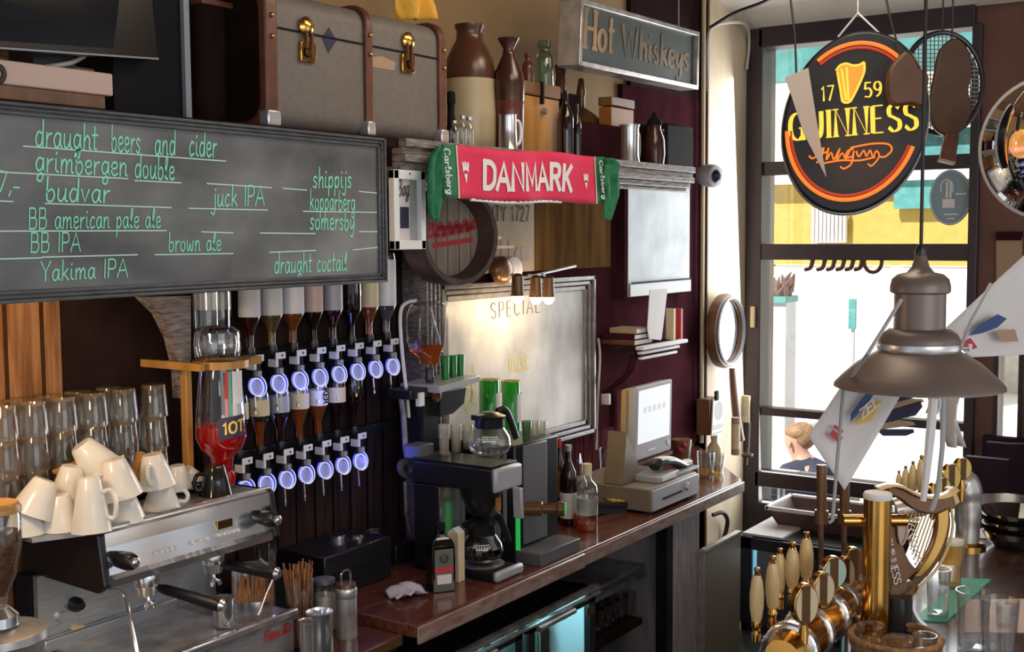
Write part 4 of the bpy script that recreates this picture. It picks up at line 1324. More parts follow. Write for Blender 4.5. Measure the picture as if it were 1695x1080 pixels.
# ------------------------------------------------------------------ things on the back wall
# small white picture frame
q = [at(x, y, y=2.45) for x, y in ((654, 414), (706, 410), (705, 281), (652, 280))]
wf = thing('white_picture_frame', 'small white framed picture of a blue can under the shelf end', 'picture', q[0])
x0, x1, z0, z1 = q[0].x, q[1].x, q[0].z, q[3].z
b_ = .026
MB().box(x0, x1, 2.45, 2.475, z0, z0+b_*1.2).box(x0, x1, 2.45, 2.475, z1-b_*1.2, z1).box(x0, x0+b_, 2.45, 2.475, z0, z1).box(x1-b_, x1, 2.45, 2.475, z0, z1).build('frame', 'whiteframe', wf, bevel=.003)
MB().box(x0+.01, x1-.01, 2.468, 2.474, z0+.01, z1-.01).build('picture_card', 'greycard', wf, smooth=False)
xm = x0+b_+(x1-x0-2*b_)*.62
MB().box(x0+b_, xm, 2.465, 2.468, z0+b_*1.2, z1-b_*1.2).build('white_strip', 'paper', wf, smooth=False)
MB().box(xm-.05, xm-.006, 2.463, 2.465, z0+.07, z0+.14).build('blue_can_print', 'navy', wf, smooth=False)
write(wf, 'black_script', 'Bag', Vector((x0+b_+.006, 2.4635, z1-.085)), Vector((xm-.006, 2.4635, z1-.08)), .05, 'chalkd', .16, slant=.2)
MB().lathe([(.004, 0), (.0001, .003)], ((x0+x1)/2, 2.45, z1-.012), 8, (0, -1, 0)).build('screw', 'blackm', wf)
MB().box(x0+.03, x1-.02, 2.475, YSH+.04, z1-.03, ZSH-.1).build('back_board', 'maroon', wf, smooth=False)

# barrel-head sign
bc = at(733, 392, y=2.9)
bs = thing('barrel_head_sign', 'round barrel-head sign with red script in a thick dark hoop', 'sign', bc)
s_ = mpp(bc)
ax = Vector((-.25, -1, 0)).normalized()
hr = 70*s_
MB().open_lathe([(hr*1.13, -.02), (hr*1.16, .1), (hr*1.12, .12), (hr*1.0, .12), (hr*.96, .1), (hr*.93, .035), (hr*.93, -.02), (hr*1.13, -.02)], bc, 48, ax).build('hoop', 'barrelring', bs)
MB().lathe([(.0001, .03), (hr*.95, .03), (hr*.95, -.015), (.0001, -.015)], bc, 48, ax).build('barrel_head', 'barrelwood', bs, smooth=False)
uu_ = Vector((0, 0, 1)).cross(ax).normalized()
uu_ = uu_ if uu_.x > 0 else -uu_
fb = bc+ax*.031
rsm = MB()
def bsf(x, y):
    return fb+uu_*(hr*x)+Vector((0, 0, hr*y))+ax*.002
for pts, wt in (('-.85,.02 -.6,.14 -.45,.3 -.35,.05 -.2,.28 -.1,.08 .05,.3 .12,.1 .3,.32 .35,.12 .55,.36 .62,.14 .85,.4', .12), ('-.85,-.08 -.5,.02 -.2,.02 .1,.08 .5,.14 .82,.22', .1), ('-.4,-.2 .0,-.16 .4,-.12 .72,-.08', .12), ('-.3,.2 .2,.22 .7,.28', .12)):
    P = [Vector((float(a.split(',')[0]), float(a.split(',')[1]), 0)) for a in pts.split()]
    ribbon(rsm, crom(P, 6), bsf, wt)
rsm.build('red_script', 'redlogo', bs, smooth=False)
gm = MB()
for k in range(5):
    gm.obox(fb+uu_*(hr*(-.7+.35*k)), uu_*.0015, ax*.0008, Vector((0, 0, hr*math.sqrt(max(.05, 1-(-.7+.35*k)**2))*.9)))
gm.build('stave_joint', 'barrelring', bs, smooth=False)

# painted wooden city sign behind scarf
q = [at(x, y, y=3.09) for x, y in ((700, 452), (1010, 440), (1010, 318), (700, 300))]
x0, x1, z0, z1 = q[0].x, q[1].x, at(860, 450, y=3.09).z, at(860, 325, y=3.09).z
cs = thing('city_sign', 'old painted wooden sign lettered DUBLIN CITY with a skyline below', 'sign', ((x0+x1)/2, 3.1, z0))
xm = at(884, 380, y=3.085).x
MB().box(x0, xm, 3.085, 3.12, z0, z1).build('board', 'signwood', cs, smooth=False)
MB().box(xm, x1, 3.088, 3.12, z0, z1).build('dark_board', 'signdark', cs, smooth=False)  # one sign: glare painted as the pale left board, darker colour beyond it
p0, p1 = at(733, 368, y=3.084), at(876, 366, y=3.084)
write(cs, 'lettering', 'DUBLIN CITY 1727', p0, p1, 27*mpp(p0), 'blackm', .15, nib=.55, track=.12)
sk_ = MB()
xx = p0.x+.1
random.seed(3)
while xx < xm-.05:
    w_ = random.uniform(.02, .06); h_ = random.uniform(.03, .12)
    sk_.box(xx, xx+w_, 3.0835, 3.085, z0+.05, z0+.05+h_)
    if random.random() < .3:
        sk_.prism([Vector((xx, 3.0835, z0+.05+h_)), Vector((xx+w_, 3.0835, z0+.05+h_)), Vector((xx+w_/2, 3.0835, z0+.08+h_))], (0, .0015, 0))
    xx += w_+random.uniform(0, .015)
sk_.build('skyline', 'bronze', cs, smooth=False)
for (y0, a, b) in ((395, 790, 830), (410, 785, 850)):
    pp, p2 = at(a, y0, y=3.084), at(b, y0-1, y=3.084)
    MB().obox((pp+p2)/2, (p2-pp)/2, (0, .001, 0), (0, 0, .006)).build('painted_line', 'cream', cs, smooth=False)

# specials board
Yp = 3.08
q = [at(x, y, y=Yp) for x, y in ((728, 742), (984, 714), (984, 455), (728, 474))]
x0, x1, z0, z1 = q[3].x, q[1].x, q[1].z-.005, (q[2].z+q[3].z)/2
sb = thing('special_board', 'smeared grey chalkboard lettered SPECIAL in a dark moulded frame', 'chalkboard', ((x0+x1)/2, Yp, z0))
fm = MB()
fw = .075
for i, (u, v, dy) in enumerate(((0, .3, -.012), (.34, .62, 0), (.66, 1, .012))):
    for (a0_, a1_, c0_, c1_) in ((x0+fw*u, x1-fw*u, z1-fw*v, z1-fw*u), (x0+fw*u, x1-fw*u, z0+fw*u, z0+fw*v), (x0+fw*u, x0+fw*v, z0+fw*u, z1-fw*u), (x1-fw*v, x1-fw*u, z0+fw*u, z1-fw*u)):
        fm.box(a0_, a1_, Yp+dy, Yp+.035, c0_, c1_)
fm.build('frame', 'boardframe', sb, bevel=.004)
Ys2 = Yp+.024
MB().box(x0+.06, x1-.06, Ys2, Ys2+.01, z0+.06, z1-.06).build('slate_panel', 'slate2', sb, smooth=False)
p0, p1 = at(812, 528, y=Ys2), at(893, 517, y=Ys2)
write(sb, 'dark_lettering', 'SPECIAL', p0, p1, 26*mpp(p0), 'chalkd', .1, nib=.5, track=.3)
p0, p1 = at(842, 618, y=Ys2), at(876, 612, y=Ys2)
write(sb, 'yellow_writing', 'music', p0, p1, 42*mpp(p0), 'chalky', .07, track=.0)
p0, p1 = at(768, 682, y=Ys2), at(786, 664, y=Ys2)
write(sb, 'yellow_writing', 'el', p0, p1, 60*mpp(p0), 'chalky', .06)
# three-bulb spot lamp above the specials board
lc = at(868, 447, y=3.0)
sl_ = thing('spot_lamp', 'three-bulb spot lamp fixed above the special board', 'lamp', lc)
MB().lathe([(.0001, .0), (.062, 0), (.06, .025), (.03, .04), (.0001, .042)], lc+Vector((0, .08, 0)), 20, (-.15, -1, 0)).build('wall_plate', 'white', sl_)
MB().ball(lc+Vector((-.1, .06, 0)), .07, 1.1, .6, .95).build('dark_rose', 'bronze', sl_)
MB().tube([lc+Vector((-.1, -.02, -.04)), lc+Vector((.36, -.06, .01))], .007, 8).build('rail', 'steel', sl_)
for i, px in enumerate((857, 887, 908)):
    b = at(px, 494-(2 if i else 4), y=2.92)
    a = Vector((b.x, 2.94, b.z+.1))
    hd = MB().lathe([(.012, .1), (.026, .09), (.028, .02), (.032, 0)], b, 14).build('spot_head', 'bronze', sl_)
    MB().tube([a, Vector((a.x, lc.y-.04, lc.z-.02))], .005, 6).build('arm', 'steel', hd)
    MB().lathe([(.024, .02), (.028, 0), (.026, -.016), (.014, -.032), (.0001, -.034)], b, 14).build('bulb', 'bulb', hd)
    lamp('spot_bulb_light', 'POINT', b+Vector((0, -.02, -.075)), 1.6, (1, .72, .4), radius=.02)

# whiteboard-like slate on the maroon wall
Yw_ = 3.06
q = [at(x, y, y=Yw_) for x, y in ((1040, 494), (1137, 481), (1146, 284), (1041, 273))]
x0, x1 = q[0].x, (q[1].x+q[2].x)/2
z0, z1 = (q[0].z+q[1].z)/2, (q[2].z+q[3].z)/2
wb = thing('whiteboard', 'tall pale chalk-smeared board on the maroon wall', 'board', ((x0+x1)/2, Yw_, z0))
MB().box(x0-.03, x1+.01, Yw_+.006, YB-.03, z0-.01, z1+.02).build('backing_box', 'maroon', wb, smooth=False)
MB().box(x0, x1, Yw_, Yw_+.01, z0, z1).build('panel', 'slate3', wb, smooth=False)
MB().box(x0, x1, Yw_-.012, Yw_, z0, z0+.07).build('bottom_rail', 'lightpl', wb, bevel=.003)
MB().box(x0, x1, Yw_-.01, Yw_, z1-.05, z1).build('top_rail', 'lightpl', wb, bevel=.003)
MB().box(x0+.02, x1, Yw_-.014, Yw_-.011, z0+.072, z0+.08).build('ledge_line', 'blackm', wb, smooth=False)
# receipt strip hanging below
q = [at(x, y, y=2.885) for x, y in ((1072, 562), (1096, 563), (1105, 478), (1076, 480))]
rs = [q[0]+Vector((.02, 0, 0)), q[1]+Vector((-.01, 0, 0)), q[1]+Vector((.01, 0, .06)), q[2], q[3], q[0]+Vector((0, 0, .06))]
tag(MB().prism(rs, (0, .004, 0)).build('receipt_strip', 'paper', smooth=False), 'long white receipt strip hanging under the pale board', 'paper')
# little moulded wall shelf
Ysf = 2.86
s0, s1 = at(1061, 590, y=Ysf), at(1130, 570, y=Ysf)
zs1, zs0 = at(1061, 574, y=Ysf).z, at(1061, 597, y=Ysf).z
ws = thing('wall_shelf', 'small dark wall shelf with white moulded front under the pale board', 'shelf', (s0.x, Ysf, zs0))
MB().box(s0.x, s1.x, Ysf+.02, YB-.03, zs1-.03, zs1).build('board', 'darkpanel', ws, smooth=False)
ms = MB()
hgt = zs1-zs0
for (k0, k1, e, dy) in ((.72, 1.0, .03, -.02), (.38, .6, -.03, 0), (0, .2, -.06, .0)):
    ms.box(s0.x-e*.3, s1.x+e, Ysf+dy, Ysf+.03, zs0+hgt*k0, zs0+hgt*k1)
ms.build('moulded_front', 'white', ws, bevel=.006)
MB().box(s0.x+.02, s1.x-.08, Ysf+.015, Ysf+.05, zs0, zs1-.02).build('under_board', 'darkpanel', ws, smooth=False)
c = at(1050, 600, y=Ysf+.1)
MB().tube(crom([Vector((s0.x+.01, Ysf+.05, zs0+.02)), Vector((s0.x+.01, Ysf+.08, zs0-.07)), Vector((s0.x+.01, Ysf+.16, zs0-.14)), Vector((s0.x+.01, YB-.05, zs0-.2))], 5), [.022]*5+[.016]*5+[.012]*6, 8).build('bracket', 'maroon', ws)
MB().box(s0.x-.004, s0.x+.02, YB-.1, YB-.05, zs0-.25, zs0-.19).build('bracket_foot', 'white', ws, bevel=.004)
# books lying and standing on it
for i, (dx, ln, wd, dz, mm, lab) in enumerate(((.02, .2, .22, 0, 'leather', 'dark brown book at the bottom of the pile on the wall shelf'), (.02, .18, .2, .03, 'maroon', 'maroon book in the middle of the pile on the wall shelf'), (.04, .14, .16, .06, 'tan', 'tan booklet on top of the pile on the wall shelf'))):
    bk = thing('book', lab, 'book', (s0.x+dx, Ysf+.06, zs1+dz), 'books lying on the wall shelf')
    MB().box(s0.x+dx, s0.x+dx+ln, Ysf+.05, Ysf+.05+wd, zs1+dz, zs1+dz+.028).build('cover', mm, bk, bevel=.002)
    MB().box(s0.x+dx+.004, s0.x+dx+ln+.001, Ysf+.048, Ysf+.045+wd, zs1+dz+.004, zs1+dz+.024).build('pages', 'paper', bk)
for i, (px, mm, lab) in enumerate(((1105, 'cream', 'cream thin book standing upright on the wall shelf'), (1117, 'redlogo', 'red thin book standing upright on the wall shelf'))):
    a = at(px, 568, y=2.92)
    tag(MB().box(a.x-.006, a.x+.02, 2.88, 2.93, zs1, at(px, 511, y=2.92).z).build('book', mm, bevel=.003), lab, 'book', 'books standing on the wall shelf')

# cables down the wall by the special board
tag(MB().tube(crom([at(990, 560, y=3.09), at(993, 590, y=3.08), at(990, 650, y=3.08), at(988, 700, y=3.09), at(987, 745, y=3.08)], 5), .007, 6).build('wall_cable', 'cablew'), 'pale cable hanging down the maroon wall beside the special board', 'cable')

# --- beige strip: camera, mirror, calendar, socket
cc = at(1176, 291, y=2.98)
cv = thing('security_camera', 'white dome security camera on the beige wall strip', 'camera', cc)
s_ = mpp(cc)
dirc = Vector((-.4, -1, -.12)).normalized()
MB().lathe([(.0001, -.07), (17*s_, -.07), (19*s_, -.03), (19*s_, .02), (17*s_, .035), (13*s_, .04), (.0001, .04)], cc+Vector((.02, 0, 0)), 24, dirc).build('housing', 'lightpl', cv)
MB().ball(cc+Vector((.02, 0, 0))+dirc*.03, 11.5*s_, seg=20, rings=12).build('dome', 'black', cv)
mc = at(1201, 548, y=3.0)
s_ = mpp(mc)
hm = thing('hand_mirror', 'round wooden mirror with long handle hanging on the beige strip', 'mirror', mc)
rr = 61*s_
MB().open_lathe([(rr*1.0, -.03), (rr*1.02, .0), (rr*.98, .03), (rr*.9, .035), (rr*.84, .015), (rr*.84, -.03), (rr, -.03)], mc, 40, (0, -1, 0)).build('frame', 'woodbrown', hm)
MB().open_lathe([(rr*.9, .03), (rr*.92, .045), (rr*.88, .05), (rr*.85, .03)], mc, 40, (0, -1, 0)).build('pale_rim', 'lightpl', hm)
MB().lathe([(.0001, .012), (rr*.86, .012), (rr*.86, -.02), (.0001, -.02)], mc, 40, (0, -1, 0)).build('mirror_glass', 'mirror', hm, smooth=False)
ha = [at(1212, 610, y=2.98), at(1214, 640, y=2.97), at(1219, 690, y=2.95), at(1225, 730, y=2.93)]
MB().tube(crom(ha, 4), [.02+.0008*i for i in range(13)], 10).build('handle', 'woodbrown', hm)
# calendar block
q = [at(x, y, y=2.98) for x, y in ((1178, 727), (1196, 722), (1200, 655), (1181, 662))]
cl = thing('wall_calendar', 'white printed calendar sheet on a brown block, beige strip', 'calendar', q[0])
MB().box(at(1163, 700, y=3.04).x, at(1181, 700, y=3.04).x, 2.995, 3.08, q[0].z+.02, q[3].z).build('block', 'woodbrown', cl, smooth=False)
MB().prism(q, (0, .008, 0)).build('sheet', 'paper', cl, smooth=False)
lm = MB()
for k in (.3, .24, .12):
    a = q[0].lerp(q[3], k); b = q[1].lerp(q[2], k)
    lm.obox((a+b)/2-Vector((0, .001, 0)), (b-a)*.42, (0, .0006, 0), (0, 0, .004))
e0 = (q[0]+q[1]+q[2]*2+q[3]*2)/6
lm.lathe([(.0001, .001), (.06, .001), (.06, -.001), (.0001, -.001)], e0, 20, (0, -1, 0), 1, 1)
lm.build('print', 'greycard', cl, smooth=False)
MB().box(q[3].x+.02, q[3].x+.06, 2.97, 2.985, q[3].z-.01, q[3].z+.05).build('clip', 'blackm', cl, bevel=.004)
so = at(1231, 677, x=XW-.07)
sk2 = thing('light_switch', 'small pale switch plate on the dark window jamb', 'switch', so)
MB().box(XW-.085, XW-.06, so.y-.045, so.y+.045, so.z-.09, so.z+.09).build('plate', 'beige', sk2, bevel=.004)
MB().box(XW-.095, XW-.085, so.y-.018, so.y+.018, so.z-.04, so.z+.04).build('rocker', 'lightpl', sk2, bevel=.003)
# cable and box under the counter end, on the beige wall
a = at(1192, 850, y=3.05)
tag(MB().tube(crom([at(1180, 853, y=3.03), at(1196, 849, y=3.0), at(1204, 862, y=3.03), at(1200, 885, y=3.05), at(1190, 905, y=3.06)], 6), .014, 8).build('black_cable', 'cable'), 'black cable looping on the beige wall under the counter end', 'cable')
# wires around ceiling corner
tag(MB().tube(crom([at(1172, 150, y=3.04), at(1172, 70, y=3.04), at(1180, 45, y=3.02), at(1210, 37, y=3.0), at(1235, 42, y=3.02), at(1240, 70, y=3.06), at(1236, 115, y=3.06)], 6), .01, 6).build('white_wall_cable', 'cablew'), 'white cable looping over the top of the beige wall strip', 'cable')
tag(MB().tube(crom([at(1176, 45, y=3.03), at(1215, 22, y=2.8), at(1260, 5, y=2.6), at(1290, -10, y=2.4)], 6), .01, 6).build('dark_ceiling_cable', 'cable'), 'dark cable running along the ceiling beam above the window', 'cable')

# ------------------------------------------------------------------ spirit optics
Yo = 3.0
upx = [(426, 640), (463, 633), (498, 629), (531.5, 625), (562, 621), (592, 616), (622, 612), (650.5, 608)]
lpx = [(407, 804), (441.6, 799), (476, 795), (507.7, 788), (538, 781), (568, 773), (597, 766)]
U = [at(x, y, y=Yo) for x, y in upx]
Lw = [at(x, y, y=Yo) for x, y in lpx]
def fitline(P):
    n = len(P); mx = sum(p.x for p in P)/n; mz = sum(p.z for p in P)/n
    du = (P[-1].x-P[0].x)/(n-1)
    return [Vector((P[0].x+du*i, Yo, mz)) for i in range(n)]
U = fitline(U); Lw = fitline(Lw)
rk = thing('optic_rack', 'black double rail rack holding two rows of spirit optics', 'rack', (U[0].x-.05, 3.1, Lw[0].z))
for z in (U[0].z+.1, Lw[0].z+.1):
    MB().box(U[0].x-.09, U[-1].x+.06, 3.06, YB-.06, z-.02, z+.02).build('rail', 'black', rk, bevel=.004)


_e = Vector((0, -1, 0)).orthogonal()
OX, OZ = (1.0, 1.22) if abs(_e.x) > .5 else (1.22, 1.0)


def make_optic():
    """local origin at the disc centre; disc faces the room"""
    t = thing('spirit_optic', 'x', 'optic', (0, 0, 0), None)
    b = dict(local=True)
    MB().lathe([(.0001, .0), (.032, 0), (.034, .008), (.031, .014), (.0001, .015)], (.012, .02, 0), 28, (0, -1, 0), OX, OZ).build('disc_back', 'bluerim', t, local=True)
    dd = MB().lathe([(.0001, .024), (.027, .024), (.027, .012)], (-.006, .02, 0), 28, (0, -1, 0), OX, OZ).build('disc_face', 'blueplate', t, local=True)
    MB().open_lathe([(.026, .024), (.0295, .024), (.0295, .027), (.026, .027), (.026, .024)], (-.006, .02, 0), 28, (0, -1, 0), OX, OZ).build('white_ring', 'whitering', dd, local=True)
    MB().box(-.016, .004, -.0062, -.005, -.017, .017).build('disc_label', 'discgrey', dd, local=True, smooth=False)
    MB().open_lathe([(.0325, .012), (.035, .012), (.035, .015), (.0325, .015), (.0325, .012)], (.012, .02, 0), 28, (0, -1, 0), OX, OZ).build('outer_ring', 'whitering', t, local=True)
    MB().box(-.019, .019, .0, .05, .03, .1).box(-.014, .014, -.004, .05, .0, .03).build('valve_body', 'black', t, bevel=.004, local=True)
    MB().box(-.024, .024, -.012, -.008, .088, .112).box(-.024, -.012, -.012, .03, .06, .088).build('white_bracket', 'white', t, bevel=.002, local=True)
    MB().lathe([(.0001, .0008), (.004, .0008), (.004, 0)], (.006, -.0125, .1), 8, (0, -1, 0)).build('bracket_screw', 'blackm', t, local=True)
    MB().lathe([(.011, 0), (.011, .014), (.0001, .014)], (0, .0, .04), 10).box(-.009, .009, -.014, .0, .036, .056).build('clip', 'silverpl', t, local=True)
    MB().tube([(0, .015, -.035), (0, .012, -.075), (-.012, .0, -.085), (-.012, 0, -.095)], .004, 6).build('nozzle', 'chrome', t, local=True)
    MB().box(-.012, .012, .03, .1, .05, .07).build('arm', 'black', t, local=True)
    return t


ordn = ['first', 'second', 'third', 'fourth', 'fifth', 'sixth', 'seventh', 'eighth']
proto = make_optic()
for i, p in enumerate(U):
    lab = '%s blue-lit spirit optic from the left in the upper row' % ordn[i]
    o = proto if i == 0 else dup(proto, p)
    o.location = p; o['label'] = lab; o['group'] = 'upper row of spirit optics'
for i, p in enumerate(Lw):
    o = dup(proto, p)
    o['label'] = '%s blue-lit spirit optic from the left in the lower row' % ordn[i]
    o['group'] = 'lower row of spirit optics'


def hung_bottle(p, lab, group, glassm, liq, level, labm, h=.27, r=.036, capm='black', round_=True, name='spirit_bottle'):
    """upside-down bottle whose mouth sits at p"""
    t = thing(name, lab, 'bottle', p, group)
    prof = [(.013, .0), (.013, .06), (.017, .075), (r*.8, .105), (r, .125), (r, h-.02), (r*.9, h-.004), (.0001, h)]
    MB().lathe(prof, p, 20).build('glass', glassm, t)
    if liq:
        zt = .06+(h-.07)*level
        lp = [(.011, .01), (.011, .06), (.015, .077), (r*.72, .106), (r*.92, .127)]
        lp = [q for q in lp if q[1] < zt]+[(lp[-1][0] if zt > .127 else .02, zt), (.0001, zt)]
        MB().lathe(lp, p, 20).build('liquid', liq, t)
    if labm:
        MB().open_lathe([(r*1.02, .128), (r*1.02, h-.03)], p, 20).build('label', labm, t)
    MB().lathe([(.016, -.012), (.018, 0), (.016, .02)], p, 12).build('stopper', capm, t)
    return t


ub = [('clear', 'darkliq', .45, 'paper', 'pale labelled bottle of red spirit'), ('clear', 'paleliq', .5, 'paper', 'white labelled bottle of pale spirit'), ('clear', 'amber', .6, 'white', 'bright white labelled bottle of amber spirit'),
      ('browngl', 'darkliq', .5, 'pinkcard', 'pinkish labelled dark bottle'), ('clear', 'darkliq', .5, 'lightpl', 'grey labelled bottle of dark red spirit'), ('browngl', 'darkliq', .7, None, 'unlabelled very dark bottle'),
      ('clear', 'amber', .35, 'cream', 'cream labelled bottle of golden spirit'), ('clear', 'clearliq', .5, 'white', 'white labelled bottle of clear spirit')]
for i, (p, (g, l, lv_, lm_, ds)) in enumerate(zip(U, ub)):
    hung_bottle(p+Vector((0, .03, .115)), '%s hanging upside down on the %s upper optic' % (ds, ordn[i]), 'bottles on the upper optics', g, l, lv_, lm_, h=.34 if i % 2 else .32, r=.038+.002*(i % 3))
lb = [('browngl', 'darkliq', .5, 'cream', 'dark bottle with cream collar'), ('clear', 'amber', .3, 'cream', 'cream labelled bottle of red-brown spirit'), ('clear', 'darkliq', .3, 'silverpl', 'silver labelled bottle of dark rum'), ('clear', 'amber', .5, 'cream', 'golden bottle with cream label'),
      ('clear', 'amber', .6, 'white', 'square white labelled whisky bottle lettered in black'), ('browngl', 'darkliq', .4, 'cream', 'dark bottle with small cream label'), ('browngl', None, .4, None, 'blackish unlabelled bottle')]
for i, (p, (g, l, lv_, lm_, ds)) in enumerate(zip(Lw, lb)):
    t = hung_bottle(p+Vector((0, .03, .115)), '%s hanging upside down on the %s lower optic' % (ds, ordn[i]), 'bottles on the lower optics', g, l, lv_, lm_, h=.215, r=.036)
    if i == 4:
        c = p+Vector((0, .03-.038, .115))
        write(t, 'label_lettering', 'KER', c+Vector((-.012, 0, .19)), c+Vector((-.012, 0, .135)), .024, 'blackm', .2, up=(1, 0, 0), off=.003)
# blue glow on the dark board to the right of the lower row comes from the last optic
lamp('optic_glow', 'POINT', Lw[-1]+Vector((.05, -.03, 0)), .5, (.1, .12, 1), radius=.02)
lamp('optic_glow_upper', 'POINT', U[3]+Vector((.0, -.12, -.05)), .7, (.2, .25, 1), radius=.05)

# ------------------------------------------------------------------ red liqueur bottle in a wooden holder
Yr = 2.86
def atr(px, py):
    return at(px, py, y=Yr)
hb_ = atr(366, 602)
s_ = mpp(hb_)
wh = thing('bottle_holder', 'light wooden wall holder carrying the big upside-down red liqueur bottle', 'holder', (hb_.x, Yr, atr(366, 790).z))
a, b = atr(316, 606), atr(404, 606)
hold = MB()
hold.open_lathe([(30*s_, -.012), (46*s_, -.012), (46*s_, .012), (30*s_, .012), (30*s_, -.012)], hb_, 28)
hold.box(a.x, a.x+.02, Yr-.04, YB-.05, hb_.z-.012, hb_.z+.012)
hold.box(b.x, b.x+.05, Yr-.03, Yr+.04, hb_.z-.012, hb_.z+.012)
hold.build('ring_shelf', 'pine', wh)
c = atr(350, 700)
MB().box(c.x-.012, c.x+.012, Yr+.1, Yr+.13, atr(350, 792).z, hb_.z-.01).build('back_post', 'pine', wh, bevel=.003)
rb_ = thing('red_liqueur_bottle', 'big upside-down clear bottle of bright red liqueur with dark blue label', 'bottle', (hb_.x, Yr, atr(366, 782).z), None)
m_ = atr(368, 782)
hz = lambda py: atr(368, py).z
MB().lathe([(15*s_, hz(800)-m_.z), (17*s_, hz(778)-m_.z), (19*s_, hz(757)-m_.z), (34*s_, hz(742)-m_.z), (42*s_, hz(722)-m_.z), (41*s_, hz(690)-m_.z), (36*s_, hz(640)-m_.z), (31*s_, hz(600)-m_.z), (.0001, hz(599)-m_.z)], m_, 32).build('glass', 'clear', rb_)
MB().lathe([(14*s_, hz(799)-m_.z), (16*s_, hz(778)-m_.z), (18*s_, hz(757)-m_.z), (33*s_, hz(742)-m_.z), (40.5*s_, hz(722)-m_.z), (39.5*s_, hz(704)-m_.z), (.0001, hz(704)-m_.z)], m_, 32).build('red_liquid', 'redliq', rb_)
def cyl_label(px0, py0, px1, py1, m, name, par, rad, off=1.012, n=8, skew=0):
    a0_ = math.asin(max(-1, min(1, (px0-366)/rad))); a1_ = math.asin(max(-1, min(1, (px1-366)/rad)))
    vd = math.atan2(m_.y-EYE.y, m_.x-EYE.x)
    def f(u, v):
        t = a0_+(a1_-a0_)*u
        r_ = rad*s_*off
        # angle measured from the side that faces the room
        d = Vector((math.sin(vd)*math.sin(t)-math.cos(vd)*math.cos(t), -math.cos(vd)*math.sin(t)-math.sin(vd)*math.cos(t), 0))
        return Vector((m_.x, m_.y, 0))+d*r_+Vector((0, 0, hz(py1+(py0-py1)*v-skew*u)))
    MB().grid(f, n, 1).build(name, m, par)
    return f
f = cyl_label(362, 687, 402, 722, 'navy', 'blue_label', rb_, 42, skew=4)
st, w = strokes('1OT', .12)
mb = MB()
for ln in st:
    ribbon(mb, ln, lambda x, y: f(.15+.8*x/w, .25+.5*y)+(EYE-m_).normalized()*.002, .2)
mb.build('gold_lettering', 'papery', rb_, smooth=False)
cyl_label(373, 612, 379, 690, 'paperr', 'red_stripe', rb_, 37)
cyl_label(379, 612, 384, 690, 'coaster', 'green_stripe', rb_, 37.4)
cyl_label(385, 612, 401, 686, 'white', 'white_label', rb_, 38)
MB().lathe([(20*s_, -.03), (22*s_, .0), (20*s_, .015)], m_+Vector((0, 0, -.01)), 16).build('spout', 'redliq', rb_)
lamp('red_bottle_warmth', 'POINT', atr(345, 700)+Vector((-.05, -.15, 0)), .25, (1, .8, .6), radius=.03)
# glass jar standing on the holder
turned('glass_jar', 'clear thick glass jar standing on the wooden holder above the red bottle', 'jar', (361, 598, 541, 78), dict(y=Yr),
       [('glass', [(.0001, 0), (.85, 0), (.95, .1), (1, .5), (.95, .85), (.7, .97), (.66, 1.0), (.6, 1.0), (.85, .8), (.9, .5), (.8, .14), (.0001, .1)], 'clear')])
turned('upturned_clear_bottle', 'tall clear upside-down bottle behind the glass jar under the chalkboard', 'bottle', (352, 560, 480, 62), dict(y=2.98),
       [('glass', [(.0001, 0), (.5, 0), (.95, .15), (1, .25), (1, 1), (.0001, 1)], 'clear'), ('label', [(1.02, .6), (1.02, .95)], 'lightglass')])

# ------------------------------------------------------------------ upturned tumblers on the low glass shelf
zgl = at(150, 812, y=3.03).z
gs = thing('glass_shelf', 'dark shelf in the niche carrying the stacked upturned tumblers', 'shelf', (2.1, 2.95, zgl-.03))
MB().box(1.2, at(300, 800, y=3.0).x, 2.955, YB-.02, zgl-.03, zgl).build('shelf_board', 'darkpanel', gs)
def fluted(prof, r, h, seg=48, n=12, amt=.028):
    mb = MB().lathe([(a*r, z*h) for a, z in prof], (0, 0, 0), seg)
    for v in mb.v:
        t = math.atan2(v.y, v.x)
        k = 1+amt*math.cos(n*t)*math.sin(PI*min(1, max(0, v.z/h)))
        v.x *= k
        v.y *= k
    return mb
gk = fluted(INVT, .046, .1).build('tumbler', 'cutglass', None, local=True)
gb = MB().lathe([(.0001, .086), (.033, .086), (.0365, .094), (.034, .0985), (.0001, .0985)], (0, 0, 0), 24).build('thick_base', 'glassglint', gk, local=True)  # disc added so the upturned bases show golden highlights
first = [True]
def put(p, lab, grp, sc_=1.0):
    if first[0]:
        o = gk
    else:
        o = gk.copy(); C.objects.link(o)
        b = gb.copy(); C.objects.link(b); b.parent = o
    first[0] = False
    o.location = p
    o.rotation_euler = (0, 0, random.uniform(0, 6))
    tag(o, lab, 'glass', grp)
    return o
cols = [(8, 3), (58, 3), (107, 3), (158, 3), (208, 3), (258, 3)]
cn = ['first', 'second', 'third', 'fourth', 'fifth', 'sixth']
tier = ['bottom', 'middle', 'top']
for c_, (px, n_) in enumerate(cols):
    b = at(px, 780, y=3.01)
    for k in range(n_):
        put(Vector((b.x, 3.01, zgl+.1005*k)), 'clear upturned tumbler, %s tier of the %s stack from the left' % (tier[k], cn[c_]), 'upturned tumblers in the niche')
for c_, px in enumerate((33, 83, 133, 183, 233)):
    b = at(px, 780, y=3.085)
    for k in range(3 if c_ != 4 else 2):
        put(Vector((b.x, 3.085, zgl+.1005*k)), 'clear upturned tumbler, %s tier of the %s rear stack from the left' % (tier[k], cn[c_]), 'upturned tumblers in the rear row of the niche')
